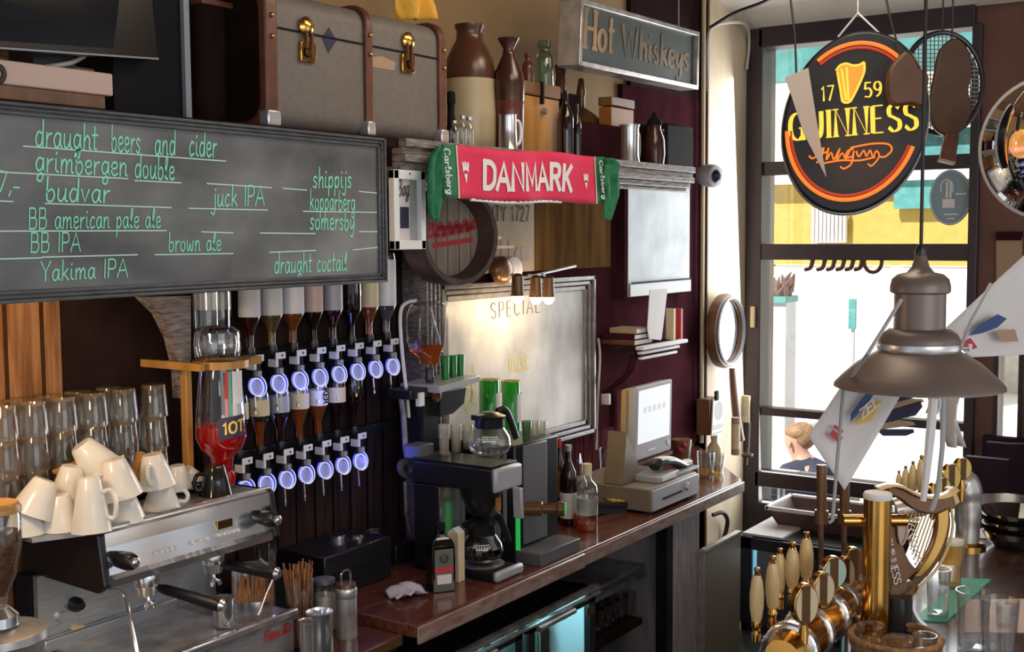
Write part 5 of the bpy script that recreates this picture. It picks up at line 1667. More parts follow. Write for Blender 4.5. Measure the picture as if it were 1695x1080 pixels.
# ------------------------------------------------------------------ espresso machine
ex0, ex1 = 1.995, 2.655
eyf, eyb = 2.70, 3.06
ez0, ez1, ezt = .86, 1.235, 1.392
em = thing('espresso_machine', 'two-group chrome and black espresso machine with cups on top', 'coffee machine', ((ex0+ex1)/2, 2.9, .86))
dz = ezt-ez1
def eprof(pts):
    return [Vector((0, y, z)) for y, z in pts]
# hood: black side cheeks, chrome front
side = [(eyb, ez1+.0), (eyf+.02, ez1-.012), (eyf-.012, ez1+.01), (eyf+.012, ezt-.006), (eyf+.02, ezt), (eyb, ezt)]
for x in (ex0-.004, ex1-.02):
    MB().prism([Vector((x, y, z)) for y, z in side], (.024, 0, 0)).build('side_cheek', 'black', em, bevel=.004, smooth=False)
fr2 = [(eyf+.0, ez1-.0), (eyf-.006, ez1+.022), (eyf+.016, ez1+.03), (eyf+.03, ezt-.05), (eyf+.008, ezt-.045), (eyf+.012, ezt-.006), (eyf+.024, ezt), (eyf+.06, ezt), (eyf+.06, ez1)]
MB().prism([Vector((ex0+.02, y, z)) for y, z in fr2], (ex1-ex0-.04, 0, 0)).build('front_hood', 'chrome', em, smooth=False)
MB().box(ex0+.02, ex1-.02, eyf+.05, eyb, ez1, ezt-.012).build('boiler_case', 'blackm', em)
MB().prism([Vector((x, y, ezt-.012)) for x, y in ((ex0, eyf+.03), (ex1, eyf+.03), (ex1, eyb-.11), (ex0-.13, eyb-.11), (ex0-.13, eyf+.12), (ex0, eyf+.06))], (0, 0, .012)).build('cup_tray', 'steeld', em, smooth=False)
MB().tube([(ex0, eyf+.03, ezt+.005), (ex1, eyf+.03, ezt+.005)], .007, 8).build('front_rail', 'chrome', em)
# keypad rows
def ef(px, py, off=.0):
    return at(px, py, y=eyf+.022-off)
for (xa_, ya_, xb_, yb2, n_) in ((256, 916, 290, 907, 5), (316, 899, 340, 892, 3), (360, 886, 391, 878, 5)):
    for k in range(n_):
        p = ef(xa_+(xb_-xa_)*k/(n_-1), ya_+(yb2-ya_)*k/(n_-1))
        MB().lathe([(.0001, .014), (.005, .013), (.007, .006), (.007, 0)], p, 8, (0, -1, .1)).build('button', 'white', em)
p = ef(372, 868)
MB().obox(p, (.03, 0, 0), (0, .002, 0), (0, 0, .012)).build('badge', 'gold', em)
# steam knobs
for (px, py) in ((205, 928), (443, 859)):
    p = ef(px-18, py-4)
    q = ef(px+24, py+6)
    ax = Vector((.12, -1, -.05))
    k_ = MB().lathe([(.014, -.01), (.02, .0), (.024, .03), (.026, .06), (.022, .075), (.0001, .078)], p, 18, ax).build('steam_knob', 'black', em)
    MB().lathe([(.014, .074), (.015, .088), (.01, .092), (.0001, .092)], p, 14, ax).build('knob_cap', 'chrome', k_)
# body, back splash and base tray
zb_ = 1.022
sx_0 = at(82, 968, y=eyb-.08).x
MB().prism([Vector((x, eyb-.09, z)) for x, z in ((ex0-.02, .9), (ex1-.02, .9), (ex1-.02, ez1), (ex0-.02, ez1))], (0, .02, 0)).build('back_splash', 'steel', em, smooth=False)
MB().box(ex0-.03, ex0+.015, 2.995, eyb, .88, ez1).build('left_pillar', 'blackm', em)
bsd = MB().lathe([(.0001, .04), (.012, .04), (.022, .02), (.022, 0)], at(122, 1000, y=eyb-.09), 14, (0, -1, 0)).build('mode_knob', 'black', em)
MB().lathe([(.0001, .012), (.016, .012), (.018, 0)], at(102, 1021, y=eyb-.09), 14, (0, -1, 0)).build('small_dial', 'steel', em)
MB().lathe([(.0001, .012), (.022, .012), (.026, 0)], at(129, 1046, y=eyb-.09), 18, (0, -1, 0)).build('gauge', 'ivory', em)
tr_ = MB().box(ex0-.02, ex1, 2.62, eyb, zb_-.035, zb_-.012)
tr_.build('base_tray', 'steeld', em)
MB().box(ex0-.02, ex1+.002, 2.612, 2.636, zb_-.025, zb_).build('tray_lip', 'chrome', em, bevel=.006)
MB().box(ex0+.02, ex1-.2, 2.65, eyb-.1, zb_-.012, zb_-.004).build('drip_grid', 'silver', em)
MB().box(ex0-.02, ex1-.2, eyb-.115, eyb-.09, zb_-.01, zb_+.03).build('back_lip', 'steel', em, bevel=.005)
MB().box(ex0-.02, ex1, 2.63, eyb, .875, zb_-.03).build('lower_body', 'steel', em, bevel=.01)
for x in (ex0+.05, ex1-.06):
    for y in (2.68, 3.0):
        MB().lathe([(.02, 0), (.02, .03)], (x, y, .86), 12).build('foot', 'black', em)
p0, p1 = at(437, 1064, y=2.628), at(482, 1046, y=2.628)
write(em, 'red_script', 'Rancilio', p0, p1, .034, 'redlogo', .15, slant=.3, off=.003)
# groups and portafilters
for (px, py, hx, hy, cap) in ((243, 968, 366, 1003, 1), (352, 932, 458, 950, 1)):
    g0 = at(px, py, y=2.80)
    MB().lathe([(.036, .0), (.038, .03), (.03, .05), (.03, ez1-g0.z+.02)], g0, 20).build('group_head', 'chrome', em)
    pf = MB().lathe([(.0001, -.03), (.028, -.03), (.034, -.005), (.036, .0), (.03, .006)], g0, 20).build('portafilter', 'chrome', em)
    h1 = at(hx, hy, y=2.56)
    a = g0+(h1-g0)*.16
    MB().tube([g0, a], .011, 8).build('neck', 'chrome', pf)
    MB().tube([a, a+(h1-a)*.1, a+(h1-a)*.5, a+(h1-a)*.92, h1], [.01, .015, .017, .021, .019], 12).build('handle', 'black', pf)
    MB().tube([h1, h1+(h1-a).normalized()*.012], [.02, .012], 12).build('handle_end', 'chrome', pf)
    sp_ = MB().tube([g0+Vector((0, 0, -.03)), g0+Vector((0, -.005, -.05)), g0+Vector((.012, -.012, -.058)), g0+Vector((.016, -.012, -.07))], .007, 8)
    sp_.tube([g0+Vector((0, -.005, -.05)), g0+Vector((-.012, -.012, -.058)), g0+Vector((-.014, -.012, -.07))], .007, 8)
    sp_.build('spout', 'chrome', pf)
w0 = at(205, 985, y=2.74)
MB().tube(crom([at(175, 975, y=2.76), w0, at(214, 1020, y=2.70), at(226, 1085, y=2.66)], 5), [.005]*12+[.006, .007, .008, .007], 8).build('steam_wand', 'chrome', em)
MB().tube(crom([at(430, 925, y=2.74), at(452, 950, y=2.70), at(440, 985, y=2.68), at(427, 1020, y=2.66)], 5), .005, 8).build('hot_water_pipe', 'chrome', em)
# steel shot jug under the right group
pj = Vector((at(371, 1034, z=zb_).x, at(371, 1034, z=zb_).y, zb_-.004))
turned('steel_shot_jug', 'small steel jug standing on the espresso drip tray', 'jug', (371, 1036, 988, 36), dict(z=zb_-.0), [('jug', [(.0001, 0), (.9, 0), (1, .1), (.95, .9), (1.02, 1), (.92, 1), (.85, .15), (.0001, .12)], 'chrome')])

# cups on the machine -------------------------------------------------------
CP = [(.0001, 1), (.5, 1), (.52, .97), (.56, .95), (.78, .5), (.98, .02), (1, 0), (.93, 0), (.72, .5), (.48, .9), (.0001, .92)]
def cup(lab, px, pt, pb, w, yy, tilt=(0, 0), m='ceramic', hang=None, z=None, group='white coffee cups on the espresso machine', hs=1):
    p = at(px, pb, y=yy)
    if z is not None:
        p = Vector((p.x, p.y, z))
    s = mpp(p)
    h, r = (pb-pt)*s*1.0, w*s/2
    t = thing('coffee_cup', lab, 'cup', p, group)
    MB().lathe([(q*r, zz*h) for q, zz in CP], (0, 0, 0), 24).build('bowl', m, t, local=True)
    if hang is not None:
        c, sn = math.cos(R(hang)), math.sin(R(hang))
        pts = [Vector((c*rr, sn*rr, zz)) for rr, zz in ((r*.68, h*.72), (r*1.1, h*.74), (r*1.32, h*.5), (r*1.2, h*.24), (r*.86, h*.26))]
        MB().tube(crom(pts, 5), .0065, 8).build('handle', m, t, local=True)
    t.rotation_euler = (R(tilt[0]), R(tilt[1]), 0)
    return t
zc_ = ezt+.001
cup('white coffee cup upturned at the front corner with its handle to the right', 152, 790, 880, 66, 2.745, (-4, 2), hang=-60, z=zc_)
cup('white coffee cup upturned at the front left edge, rim lip showing', 100, 812, 870, 62, 2.84, z=zc_)
cup('white coffee cup upturned, front row third, carrying another cup', 206, 828, 868, 72, 2.778, z=zc_)
cup('white coffee cup stacked askew on the third front cup', 203, 778, 842, 70, 2.761, (-6, -10), z=zc_+.075, hang=170)
cup('white coffee cup upturned in the front row with handle, right of the leaning stack', 268, 818, 855, 64, 2.810, z=zc_, hang=-40)
cup('white coffee cup stacked on the right front cup with handle to the left', 262, 767, 822, 62, 2.802, (-4, -8), z=zc_+.07, hang=215)
cup('white coffee cup lying tilted on top of the whole pile', 172, 742, 800, 70, 2.860, (-18, -32), z=zc_+.135)
cup('white coffee cup at the far left of the pile, tilted', 50, 775, 835, 72, 2.868, (10, 24), z=zc_+.055)
cup('white coffee cup upturned under the far left tilted cup', 42, 830, 880, 66, 2.884, z=zc_)
cup('white coffee cup in the back row between left and middle stacks', 112, 775, 840, 66, 2.900, (6, 6), z=zc_+.05)
cup('white coffee cup upturned under the back row middle cup', 118, 830, 880, 66, 2.909, z=zc_)
cup('white coffee cup upturned in the back row under the top tilted cup', 190, 815, 860, 66, 2.917, z=zc_)
cup('second white coffee cup stacked in the back row under the top tilted cup', 180, 785, 830, 66, 2.909, z=zc_+.07)
cup('white espresso cup upturned at the back right of the pile', 296, 765, 803, 46, 2.917, (0, -4), z=zc_+.02)
cup('white espresso cup tilted beside the black cup', 318, 775, 802, 44, 2.925, (0, -30), z=zc_+.025)
sl2 = thing('black_saucer_stack', 'stack of black saucers at the right of the cup pile', 'saucers', at(325, 835, y=2.93))
for i in range(3):
    p = at(325, 835, y=2.92); p.z = zc_+.012*i
    MB().lathe([(.0001, 0), (.03, 0), (.055, .008), (.06, .012), (.055, .012), (.0001, .006)], p, 20).build('saucer', 'blackcer', sl2)
cup('glossy black upturned cup at the right end of the cup pile', 358, 776, 826, 56, 2.810, m='blackcer', group='black cups on the espresso machine', z=zc_, hang=160)
stt = at(232, 755, y=2.97)
tag(MB().obox(at(228, 772, y=2.9), (.018, 0, .04), (0, .012, 0), (-.01, 0, .005)).build('wooden_scoop', 'pine', bevel=.004), 'yellowish wooden scoop stuck between the stacked cups', 'scoop')
tag(MB().obox(at(130, 772, y=2.915), (.06, 0, .012), (0, .04, 0), (-.002, 0, .006)).build('yellow_saucer', 'pine', bevel=.003), 'yellow dish behind the back row of cups', 'dish')

# coffee grinder at left edge
gp = at(2, 1090, y=2.45)
s_ = mpp(gp)
gr = thing('coffee_grinder', 'coffee grinder with bean-filled glass hopper at the left edge', 'grinder', (gp.x, 2.45, .86))
zz = lambda py: at(2, py, y=2.45).z
gx = at(-6, 900, y=2.45).x
MB().lathe([(34*s_, zz(838)), (40*s_, zz(850)), (40*s_, zz(905)), (30*s_, zz(950)), (14*s_, zz(985)), (13*s_, zz(1005))], (gx, 2.45, 0), 28).build('hopper', 'clear', gr)
MB().lathe([(38*s_, zz(880)), (38*s_, zz(905)), (28.5*s_, zz(950)), (12.5*s_, zz(985)), (.0001, zz(990))], (gx, 2.45, 0), 28).build('beans', 'beans', gr)
MB().lathe([(.0001, zz(828)), (35*s_, zz(830)), (41*s_, zz(838)), (41*s_, zz(846)), (.0001, zz(846))], (gx, 2.45, 0), 28).build('hopper_lid', 'pine', gr)
MB().lathe([(15*s_, zz(1004)), (30*s_, zz(1018)), (31*s_, zz(1034)), (20*s_, zz(1040)), (.0001, zz(1040))], (gx, 2.45, 0), 28).build('adjusting_collar', 'chrome', gr)
MB().lathe([(.0001, zz(1036)), (50*s_, zz(1038)), (74*s_, zz(1044)), (76*s_, zz(1056)), (70*s_, zz(1060)), (66*s_, zz(1090)), (62*s_, .88), (70*s_, .86)], (gx, 2.45, 0), 28).build('motor_body', 'steeld', gr)
q = at(48, 1074, y=2.37)
MB().obox(q, (.03, .01, 0), (0, .006, 0), (0, 0, .012)).build('orange_badge', 'orangew', gr)

# ------------------------------------------------------------------ small things on the lower worktop
ZL = .86
zl = dict(y=2.62)
def ss(name, label, cat, px, yy, parts, zb=ZL, **k):
    return turned(name, label, cat, px, dict(y=yy), parts, zb=zb, **k)
ss('milk_pitcher', 'steel milk pitcher with spout at the front of the lower worktop', 'pitcher', (530, 1066, 1012, 48), 2.54, [('jug', [(.0001, 0), (.9, 0), (.95, .03), (.9, .6), (.85, .85), (1, 1), (.93, 1), (.8, .85), (.82, .1), (.0001, .06)], 'chrome')])
ss('steel_beaker', 'steel beaker standing left of the milk pitcher', 'beaker', (508, 1080, 1028, 25), 2.52, [('beaker', [(.0001, 0), (.9, 0), (.95, .03), (.92, 1), (1, 1.02), (.85, 1.0), (.82, .1), (.0001, .06)], 'steel')])
shk, p, hw, hh = ss('glass_shaker', 'glass sugar shaker with copper-topped steel band on the lower worktop', 'shaker', (574, 1055, 958, 36), 2.62, [('glass', [(.0001, 0), (.95, 0), (1, .03), (1, .7), (.0001, .7)], 'silver'), ('band', [(.97, .68), (1.03, .7), (1.03, .84), (.97, .86), (.0001, .86)], 'steel'), ('copper_lid', [(.97, .86), (.9, .93), (.0001, .94)], 'bronze')])
MB().tube(crom([p+Vector(q) for q in ((-hw*.6, 0, hh*.92), (-hw*.5, 0, hh*1.12), (hw*.5, 0, hh*1.12), (hw*.7, 0, hh*.92))], 5), .004, 6).build('wire_clip', 'chrome', shk)
ss('cream_jar', 'glass jar of cream-coloured powder with metal lid behind the steel pitcher', 'jar', (538, 1030, 958, 36), 2.72, [('glass', [(.0001, 0), (1, 0), (1, .75), (.9, .8), (.9, 1), (.84, 1), (.84, .8), (.95, .7), (.95, .05), (.0001, .05)], 'clear'), ('powder', [(.0001, .05), (.93, .05), (.93, .7), (.0001, .71)], 'milk'), ('lid', [(.94, .92), (1.0, .93), (1.0, 1.0), (.0001, 1.01)], 'steeld')])
sg, p, hw, hh = ss('stirrer_glass', 'glass packed with copper-brown wooden stirrers', 'glass', (497, 1020, 955, 48), 2.66, [('glass', [(r*1.0, z) for r, z in TUMB], 'clear')])
sm = MB()
random.seed(11)
for k in range(46):
    a, rr = random.uniform(0, 2*PI), math.sqrt(random.random())*hw*.6
    lean = random.uniform(.9, 1.5)
    b0 = p+Vector((rr*.5*math.cos(a), rr*.5*math.sin(a), .01))
    b1 = p+Vector((rr*lean*1.5*math.cos(a), rr*lean*1.5*math.sin(a), hh*random.uniform(1.0, 1.22)))
    u = (b1-b0)/2
    e = u.cross(Vector((math.cos(a*3), math.sin(a*3), 0))).normalized()
    sm.obox((b0+b1)/2, u, e*.0028, u.normalized().cross(e)*.0012)
so_ = sm.build('wooden_stirrers', 'stick', None, smooth=False)
tag(so_, 'bundle of copper-brown wooden stirrers standing in the glass', 'stirrers'); so_['kind'] = 'stuff'
s2, p, hw, hh = ss('steel_canister', 'polished steel canister holding stirrers behind the portafilter', 'canister', (420, 1002, 938, 72), 2.84, [('can', [(.0001, 0), (1, 0), (1, 1), (.96, 1), (.95, .05), (.0001, .05)], 'chrome')], zb=at(420, 1002, y=2.84).z)
ss('canister_box', 'dark block under the steel canister behind the espresso machine', 'box', (430, 1060, 1003, 80), 2.86, [('block', [(.0001, 0), (1.2, 0), (1.2, 1), (.0001, 1)], 'blackm')])
sm = MB()
for k in range(16):
    b0 = at(388+k*4.2, 1000-k*.3, y=2.755)
    b1 = at(390+k*4+random.uniform(-5, 5), 950+random.uniform(-8, 12), y=2.755)
    u = (b1-b0)/2
    sm.obox((b0+b1)/2, u, (.004, 0, 0), (0, .0015, 0))
so_ = sm.build('paper_sticks', 'stick', None, smooth=False)
tag(so_, 'row of brown sticks standing before the steel canister', 'sticks'); so_['kind'] = 'stuff'
ss('drinking_glass', 'clear glass standing behind the portafilter handle', 'glass', (440, 968, 905, 44), 2.95, [('glass', TUMB, 'clear')], zb=at(440, 968, y=2.95).z)
tag(MB().box(at(405, 968, y=2.95).x, at(480, 968, y=2.95).x, 2.9, 3.04, .86, at(440, 968, y=2.95).z).build('dark_stand', 'blackm'), 'dark stand under the clear glass behind the espresso machine', 'stand')
# black rack of dark glasses in the shade under the optics
for i, (px, t, w) in enumerate(((560, 884, 36), (590, 882, 36), (622, 884, 34))):
    ss('dim_tumbler', ['dim tumbler left one on the black crate in the shade', 'dim tumbler in the middle on the black crate in the shade', 'dim tumbler right one on the black crate in the shade'][i], 'glass', (px, 934, t, w), 2.95, [('glass', INVT, 'clear')], zb=1.06, group='dim tumblers in the shade')
bk2 = thing('black_crate', 'black crate in the shadow below the spirit optics', 'crate', (3.2, 2.95, ZC))
MB().box(3.03, 3.40, 2.85, YB-.07, ZC, 1.06).build('body', 'black', bk2, bevel=.006)
MB().box(at(540, 960, y=2.85).x, 3.37, 2.845, 2.852, .95, .99).build('slot', 'blackm', bk2)
tag(MB().box(at(655, 900, y=2.93).x, at(690, 900, y=2.93).x, 2.93, YB-.07, ZC, at(670, 900, y=2.93).z).build('black_box', 'black', bevel=.006), 'black box behind the herbal liqueur bottle', 'box')
cl_ = thing('long_bar_spoon', 'long metal bar tool hanging on the pale post', 'utensil', at(672, 790, y=2.93))
MB().tube(crom([at(662, 645, y=2.93), at(668, 690, y=2.93), at(671, 740, y=2.93), at(674, 760, y=2.93)], 4), .012, 8).build('upper_handle', 'steeld', cl_)
MB().lathe([(.02, -.008), (.036, -.005), (.036, .01), (.02, .012), (.012, .004), (.012, -.008)], at(672, 776, y=2.93), 18, (-.3, -1, 0), 1, 1.25).build('ring', 'greypl', cl_)
MB().tube([at(671, 798, y=2.93), at(673, 850, y=2.93), at(680, 885, y=2.93)], [.008, .01, .006], 8).build('lower_rod', 'steeld', cl_)

# ------------------------------------------------------------------ on the main counter
# filter coffee brewer
bx0, bx1 = at(822, 800, y=2.46).x-.005, at(864, 780, y=2.46).x
byf, byb = 2.46, 2.86
bzt = at(820, 778, y=2.46).z; bzh = at(820, 820, y=2.46).z
br = thing('coffee_brewer', 'black filter coffee brewer with silver front and two glass carafes', 'coffee machine', ((bx0+bx1)/2, 2.6, ZC))
MB().box(bx0, bx1, byf+.012, byb, bzh, bzt).build('brew_head', 'black', br, bevel=.01)
fp_ = MB()
fp_.prism([Vector((bx0+.0, byf+.02, bzh)), Vector((bx0+.004, byf, bzh+.005)), Vector((bx0+.004, byf, bzt-.006)), Vector((bx0, byf+.02, bzt))], (bx1-bx0, 0, 0))
fp_.build('silver_front', 'silverpl', br, bevel=.008)
MB().box(bx0+.01, bx1, byb-.13, byb, ZC, bzh).build('column', 'black', br, bevel=.006)
MB().box(bx0, bx1, byf+.012, byb, ZC+.0, ZC+.035).build('base', 'blackm', br, bevel=.008)
MB().box(bx0-.002, bx1+.002, byf-.008, byf+.02, ZC+.002, ZC+.042).build('silver_base_front', 'silverpl', br, bevel=.012)
MB().box(bx0+.002, bx1-.002, byf+.02, byb, bzt, bzt+.006).build('warmer_tray', 'black', br, bevel=.002)
MB().box(bx0+.012, bx1-.01, byb-.136, byb-.128, ZC+.045, bzh-.005).build('steel_back_plate', 'chrome', br)
pcx, pcy = (bx0+bx1)/2+.0, 2.59
MB().lathe([(.085, ZC+.035), (.088, ZC+.041), (.0001, ZC+.042)], (pcx, pcy, 0), 28).build('hot_plate', 'steel', br)
MB().lathe([(.03, bzh-.115), (.05, bzh-.1), (.082, bzh-.02), (.086, bzh), (.0001, bzh)], (pcx, pcy, 0), 24).build('filter_basket', 'black', br)
MB().obox(Vector((pcx+.03, byf-.02, bzh-.05)), (.008, 0, 0), (0, .02, 0), (-.004, .0, .06)).build('basket_handle', 'silverpl', br, bevel=.004)
MB().box(pcx-.02, pcx+.0, pcy-.092, pcy-.08, bzh-.08, bzh-.03).build('orange_tag', 'orangew', br)


def carafe(c, lab, liq, lv, hdir=-35, k=1.0):
    t = thing('glass_carafe', lab, 'carafe', c)
    MB().lathe([(.05*k, .0), (.078*k, .02), (.086*k, .045), (.08*k, .08), (.056*k, .115), (.054*k, .13)], c, 28).build('glass', 'clear', t)
    if liq:
        MB().lathe([(.0001, .004), (.049*k, .004), (.076*k, .022), (.083*k, .045), (.082*k, lv), (.0001, lv)], c, 28).build('liquid', liq, t)
    MB().lathe([(.057*k, .112), (.06*k, .12), (.058*k, .145), (.064*k, .158), (.03*k, .172), (.0001, .174)], c, 24).build('collar_lid', 'black', t)
    dr_ = Vector((math.cos(R(hdir)), math.sin(R(hdir)), 0))
    pts = [c+dr_*.04+Vector((0, 0, .168)), c+dr_*.085+Vector((0, 0, .17)), c+dr_*.115+Vector((0, 0, .13)), c+dr_*.15+Vector((0, 0, .05))]
    MB().tube(crom(pts, 5), [(.016, .01)]*16, 10, flat=(0, 0, 1)).build('handle', 'black', t)
    MB().obox(c-dr_*.06+Vector((0, 0, .158)), dr_*.022, Vector((-dr_.y, dr_.x, 0))*.02, (0, 0, .01)).build('pour_spout', 'black', t)
    vd = (EYE-c); vd.z = 0; vd.normalize()
    rt_ = Vector((-vd.y, vd.x, 0))
    pm = MB()
    for j, (zz_, wd) in enumerate(((.086, .026), (.078, .03), (.07, .02))):
        for i in range(7):
            x = (i-3)/3*wd
            rr_ = .0805*k if zz_ > .08 else .084*k
            pm.obox(c+vd*math.sqrt(max(0, rr_**2-x*x))*1.005+rt_*x+Vector((0, 0, zz_)), rt_*.003, vd*.0004, (0, 0, .0025))
    pm.build('printed_lines', 'white', t, smooth=False)
    return t


carafe(Vector((pcx, pcy, ZC+.042)), 'glass coffee carafe with black collar on the lower hot plate', 'coffee', .03, -10)
cp_ = at(811, 752, y=2.62)
carafe(Vector((cp_.x, 2.62, bzt+.006)), 'glass carafe of clear water on top of the coffee brewer', 'clearliq', .05, -10)
# small cups on top of the brewer
for i, px in enumerate((735, 755, 774)):
    turned('small_glass', ['first small frosted glass from the left on the coffee brewer', 'second small frosted glass from the left on the coffee brewer', 'third small frosted glass on the coffee brewer beside the water carafe'][i], 'glass', (px, 738, 703, 19), dict(y=2.78), [('glass', TUMB, 'lightglass'), ('amber_base', [(.0001, .03), (.8, .03), (.84, .25), (.0001, .25)], 'paleliq')], 'small glasses on the brewer', zb=bzt+.006)
# black tap machine with green light
d0, d1 = at(862, 905, y=2.54), at(924, 880, y=2.54)
dx0, dx1 = at(853, 900, y=2.56).x, at(924, 880, y=2.56).x
dzt = at(905, 733, y=2.5).z
dm = thing('shot_dispenser', 'black chilled shot dispenser with grey front, tap and green light', 'dispenser', ((dx0+dx1)/2, 2.7, ZC))
MB().box(dx0, dx1, 2.56, 2.95, ZC, dzt).build('body', 'black', dm, bevel=.006)
vn = MB()
for k in range(5):
    vn.box(dx0-.004, dx0, 2.6+k*.03, 2.615+k*.03, ZC+.08, dzt-.02)
vn.build('vents', 'silverpl', dm)
MB().box(dx0+.05, dx1-.1, 2.548, 2.562, ZC+.06, dzt-.005).build('grey_front', 'greypl', dm, bevel=.006)
MB().box(dx0+.004, dx0+.014, 2.545, 2.562, ZC+.05, ZC+.2).build('green_light_strip', 'ledgreen', dm)
MB().box(dx0+.0, dx1-.02, 2.44, 2.56, ZC, ZC+.05).build('drip_tray', 'greypl', dm, bevel=.003)
tpz = at(915, 830, y=2.53).z
tb_ = MB().lathe([(.028, -.03), (.03, 0), (.03, .06), (.022, .065), (.022, .12), (.03, .125), (.03, .15), (.0001, .152)], Vector((dx0+.07, 2.55, tpz)), 18, (.55, -1, 0)).build('tap', 'bronze', dm)
e_ = Vector((dx0+.07, 2.55, tpz))+Vector((.55, -1, 0)).normalized()*.153
MB().lathe([(.0001, .004), (.024, .004), (.026, 0)], e_, 18, (.55, -1, 0)).build('green_button', 'ledgreen', tb_)
# glasses on the dispenser
for i, (px, mm) in enumerate(((872, 'palegreen'), (885, 'lightglass'), (897, 'lightglass'))):
    turned('shot_glass', ['greenish shot glass left on the black dispenser', 'clear shot glass middle on the black dispenser', 'clear shot glass right on the black dispenser'][i], 'glass', (px, 733, 697, 17), dict(y=2.62), [('glass', TUMB, mm)], 'shot glasses on the dispenser', zb=dzt)
# herbal liqueur bottle and cream carton
jb = at(730, 976, z=ZC)
jt = thing('herbal_liqueur_bottle', 'square dark green herbal liqueur bottle with stag label at the counter front', 'bottle', jb)
s_ = mpp(jb)
u = Vector((.82, -.57, 0)); v = Vector((.57, .82, 0))
w1, d1, h1 = 20*s_, 18*s_, 78*s_
bm_ = MB().obox(jb+Vector((0, 0, h1/2)), u*w1, v*d1, Vector((0, 0, h1/2)))
def ring_(sc1, z):
    return [jb+u*w1*a*sc1+v*d1*b*sc1+Vector((0, 0, z)) for a, b in ((-1, -1), (1, -1), (1, 1), (-1, 1))]
R_ = [ring_(1, h1), ring_(.75, h1+8*s_), ring_(.36, h1+14*s_), ring_(.34, h1+24*s_)]
n0 = len(bm_.v)
for rr_ in R_:
    bm_.v += rr_
for i in range(3):
    for k in range(4):
        bm_.f.append((n0+4*i+k, n0+4*i+(k+1) % 4, n0+4*i+4+(k+1) % 4, n0+4*i+4+k))
bm_.build('glass', 'darkgreengl', jt, bevel=.004)
MB().lathe([(8*s_, h1+22*s_), (8*s_, h1+33*s_), (.0001, h1+34*s_)], jb, 14).build('cap', 'blackm', jt)
fc = jb-v*d1*1.012
MB().obox(fc+Vector((0, 0, h1*.52)), u*w1*.8, v*.0008, Vector((0, 0, h1*.4))).build('label', 'labelgrey', jt, smooth=False)
MB().obox(fc-v*.001+Vector((0, 0, h1*.48)), u*w1*.8, v*.0008, Vector((0, 0, h1*.06))).build('red_band', 'paperr', jt, smooth=False)
MB().obox(fc-v*.001+Vector((0, 0, h1*.28)), u*w1*.62, v*.0008, Vector((0, 0, h1*.1))).build('pale_panel', 'paper', jt, smooth=False)
MB().lathe([(.0001, .001), (w1*.5, .001), (w1*.5, 0)], fc-v*.0008+Vector((0, 0, h1*.72)), 20, -v).build('round_emblem', 'greycard', jt)
MB().lathe([(w1*.5, .0015), (w1*.5, .0), (w1*.42, 0), (w1*.42, .0015)], fc-v*.001+Vector((0, 0, h1*.72)), 20, -v).build('emblem_ring', 'labelgrey', jt)
cc_ = at(757, 962, z=ZC)
cs_ = mpp(cc_)
ctn = thing('cream_carton', 'tall cream carton standing behind the herbal liqueur bottle', 'carton', cc_)
MB().box(cc_.x-.018, cc_.x+.022, cc_.y-.02, cc_.y+.03, ZC, ZC+82*cs_).build('box', 'cream', ctn, bevel=.002)
MB().prism([Vector((cc_.x-.018, cc_.y-.02, ZC+82*cs_)), Vector((cc_.x-.018, cc_.y+.03, ZC+82*cs_)), Vector((cc_.x-.018, cc_.y+.005, ZC+90*cs_))], (.04, 0, 0)).build('gable_top', 'paper', ctn)
# crumpled napkin
nc = at(672, 985, z=ZC+.005)
random.seed(5)
def nf(u, v):
    x, y = (u-.5)*.16, (v-.5)*.1
    return nc+Vector((x*.8+y*.5, y-x*.25, .006+.02*abs(math.sin(u*7+v*4))*(1-abs(2*u-1)**2)+.012*math.cos(v*6+u*3)*(1-abs(2*v-1)**3)+.004))
tag(MB().grid(nf, 14, 10).build('paper_napkin', 'cloth', thick=.003), 'crumpled white napkin lying on the counter end', 'napkin')

# spirit bottle on a stand, small green glasses on a shelf bracket (left of the specials board)
Ym = 2.88
mb_ = at(708, 600, y=Ym)
s_ = mpp(mb_)
sbt = thing('big_upturned_bottle', 'clear square upside-down bottle with amber spirit beside the special board', 'bottle', at(712, 690, y=Ym))
zz = lambda py: at(708, py, y=Ym).z
xx = lambda px: at(px, 600, y=Ym).x
gbt = MB()
gbt.prism([Vector((xx(a), Ym-.035, zz(b))) for a, b in ((684, 520), (690, 504), (700, 499), (722, 499), (730, 506), (728, 545), (726, 575), (718, 590), (716, 605), (706, 605), (703, 592), (688, 580), (684, 560))], (0, .07, 0))
gbt.build('glass', 'clear', sbt, bevel=.008)
MB().prism([Vector((xx(a), Ym-.031, zz(b))) for a, b in ((690, 573), (725, 573), (724, 580), (718, 588), (715, 602), (707, 602), (704, 591), (691, 582))], (0, .062, 0)).build('amber_spirit', 'amber', sbt)
MB().lathe([(.016, 0), (.02, .02), (.016, .03), (.018, .06), (.0001, .06)], Vector((xx(711), Ym, zz(634))), 14).build('stopper', 'black', sbt)
stn = thing('bottle_stand', 'white-edged black bottle stand with brass valve beside the special board', 'stand', at(700, 690, y=Ym))
MB().tube(crom([Vector((xx(a), Ym+.05, zz(b))) for a, b in ((690, 660), (684, 600), (680, 540), (682, 510), (692, 500), (706, 498))], 5), .007, 8).tube([Vector((xx(690), Ym+.05, zz(660))), Vector((xx(692), Ym+.05, zz(690)))], .007, 8).build('white_wire_frame', 'white', stn)
MB().tube([Vector((xx(728), Ym+.05, zz(510))), Vector((xx(748), Ym+.05, zz(590)))], .006, 8).build('side_wire', 'lightpl', stn)
MB().box(xx(672), xx(730), Ym-.02, 2.98, zz(656), zz(640)).build('arm', 'black', stn, bevel=.004)
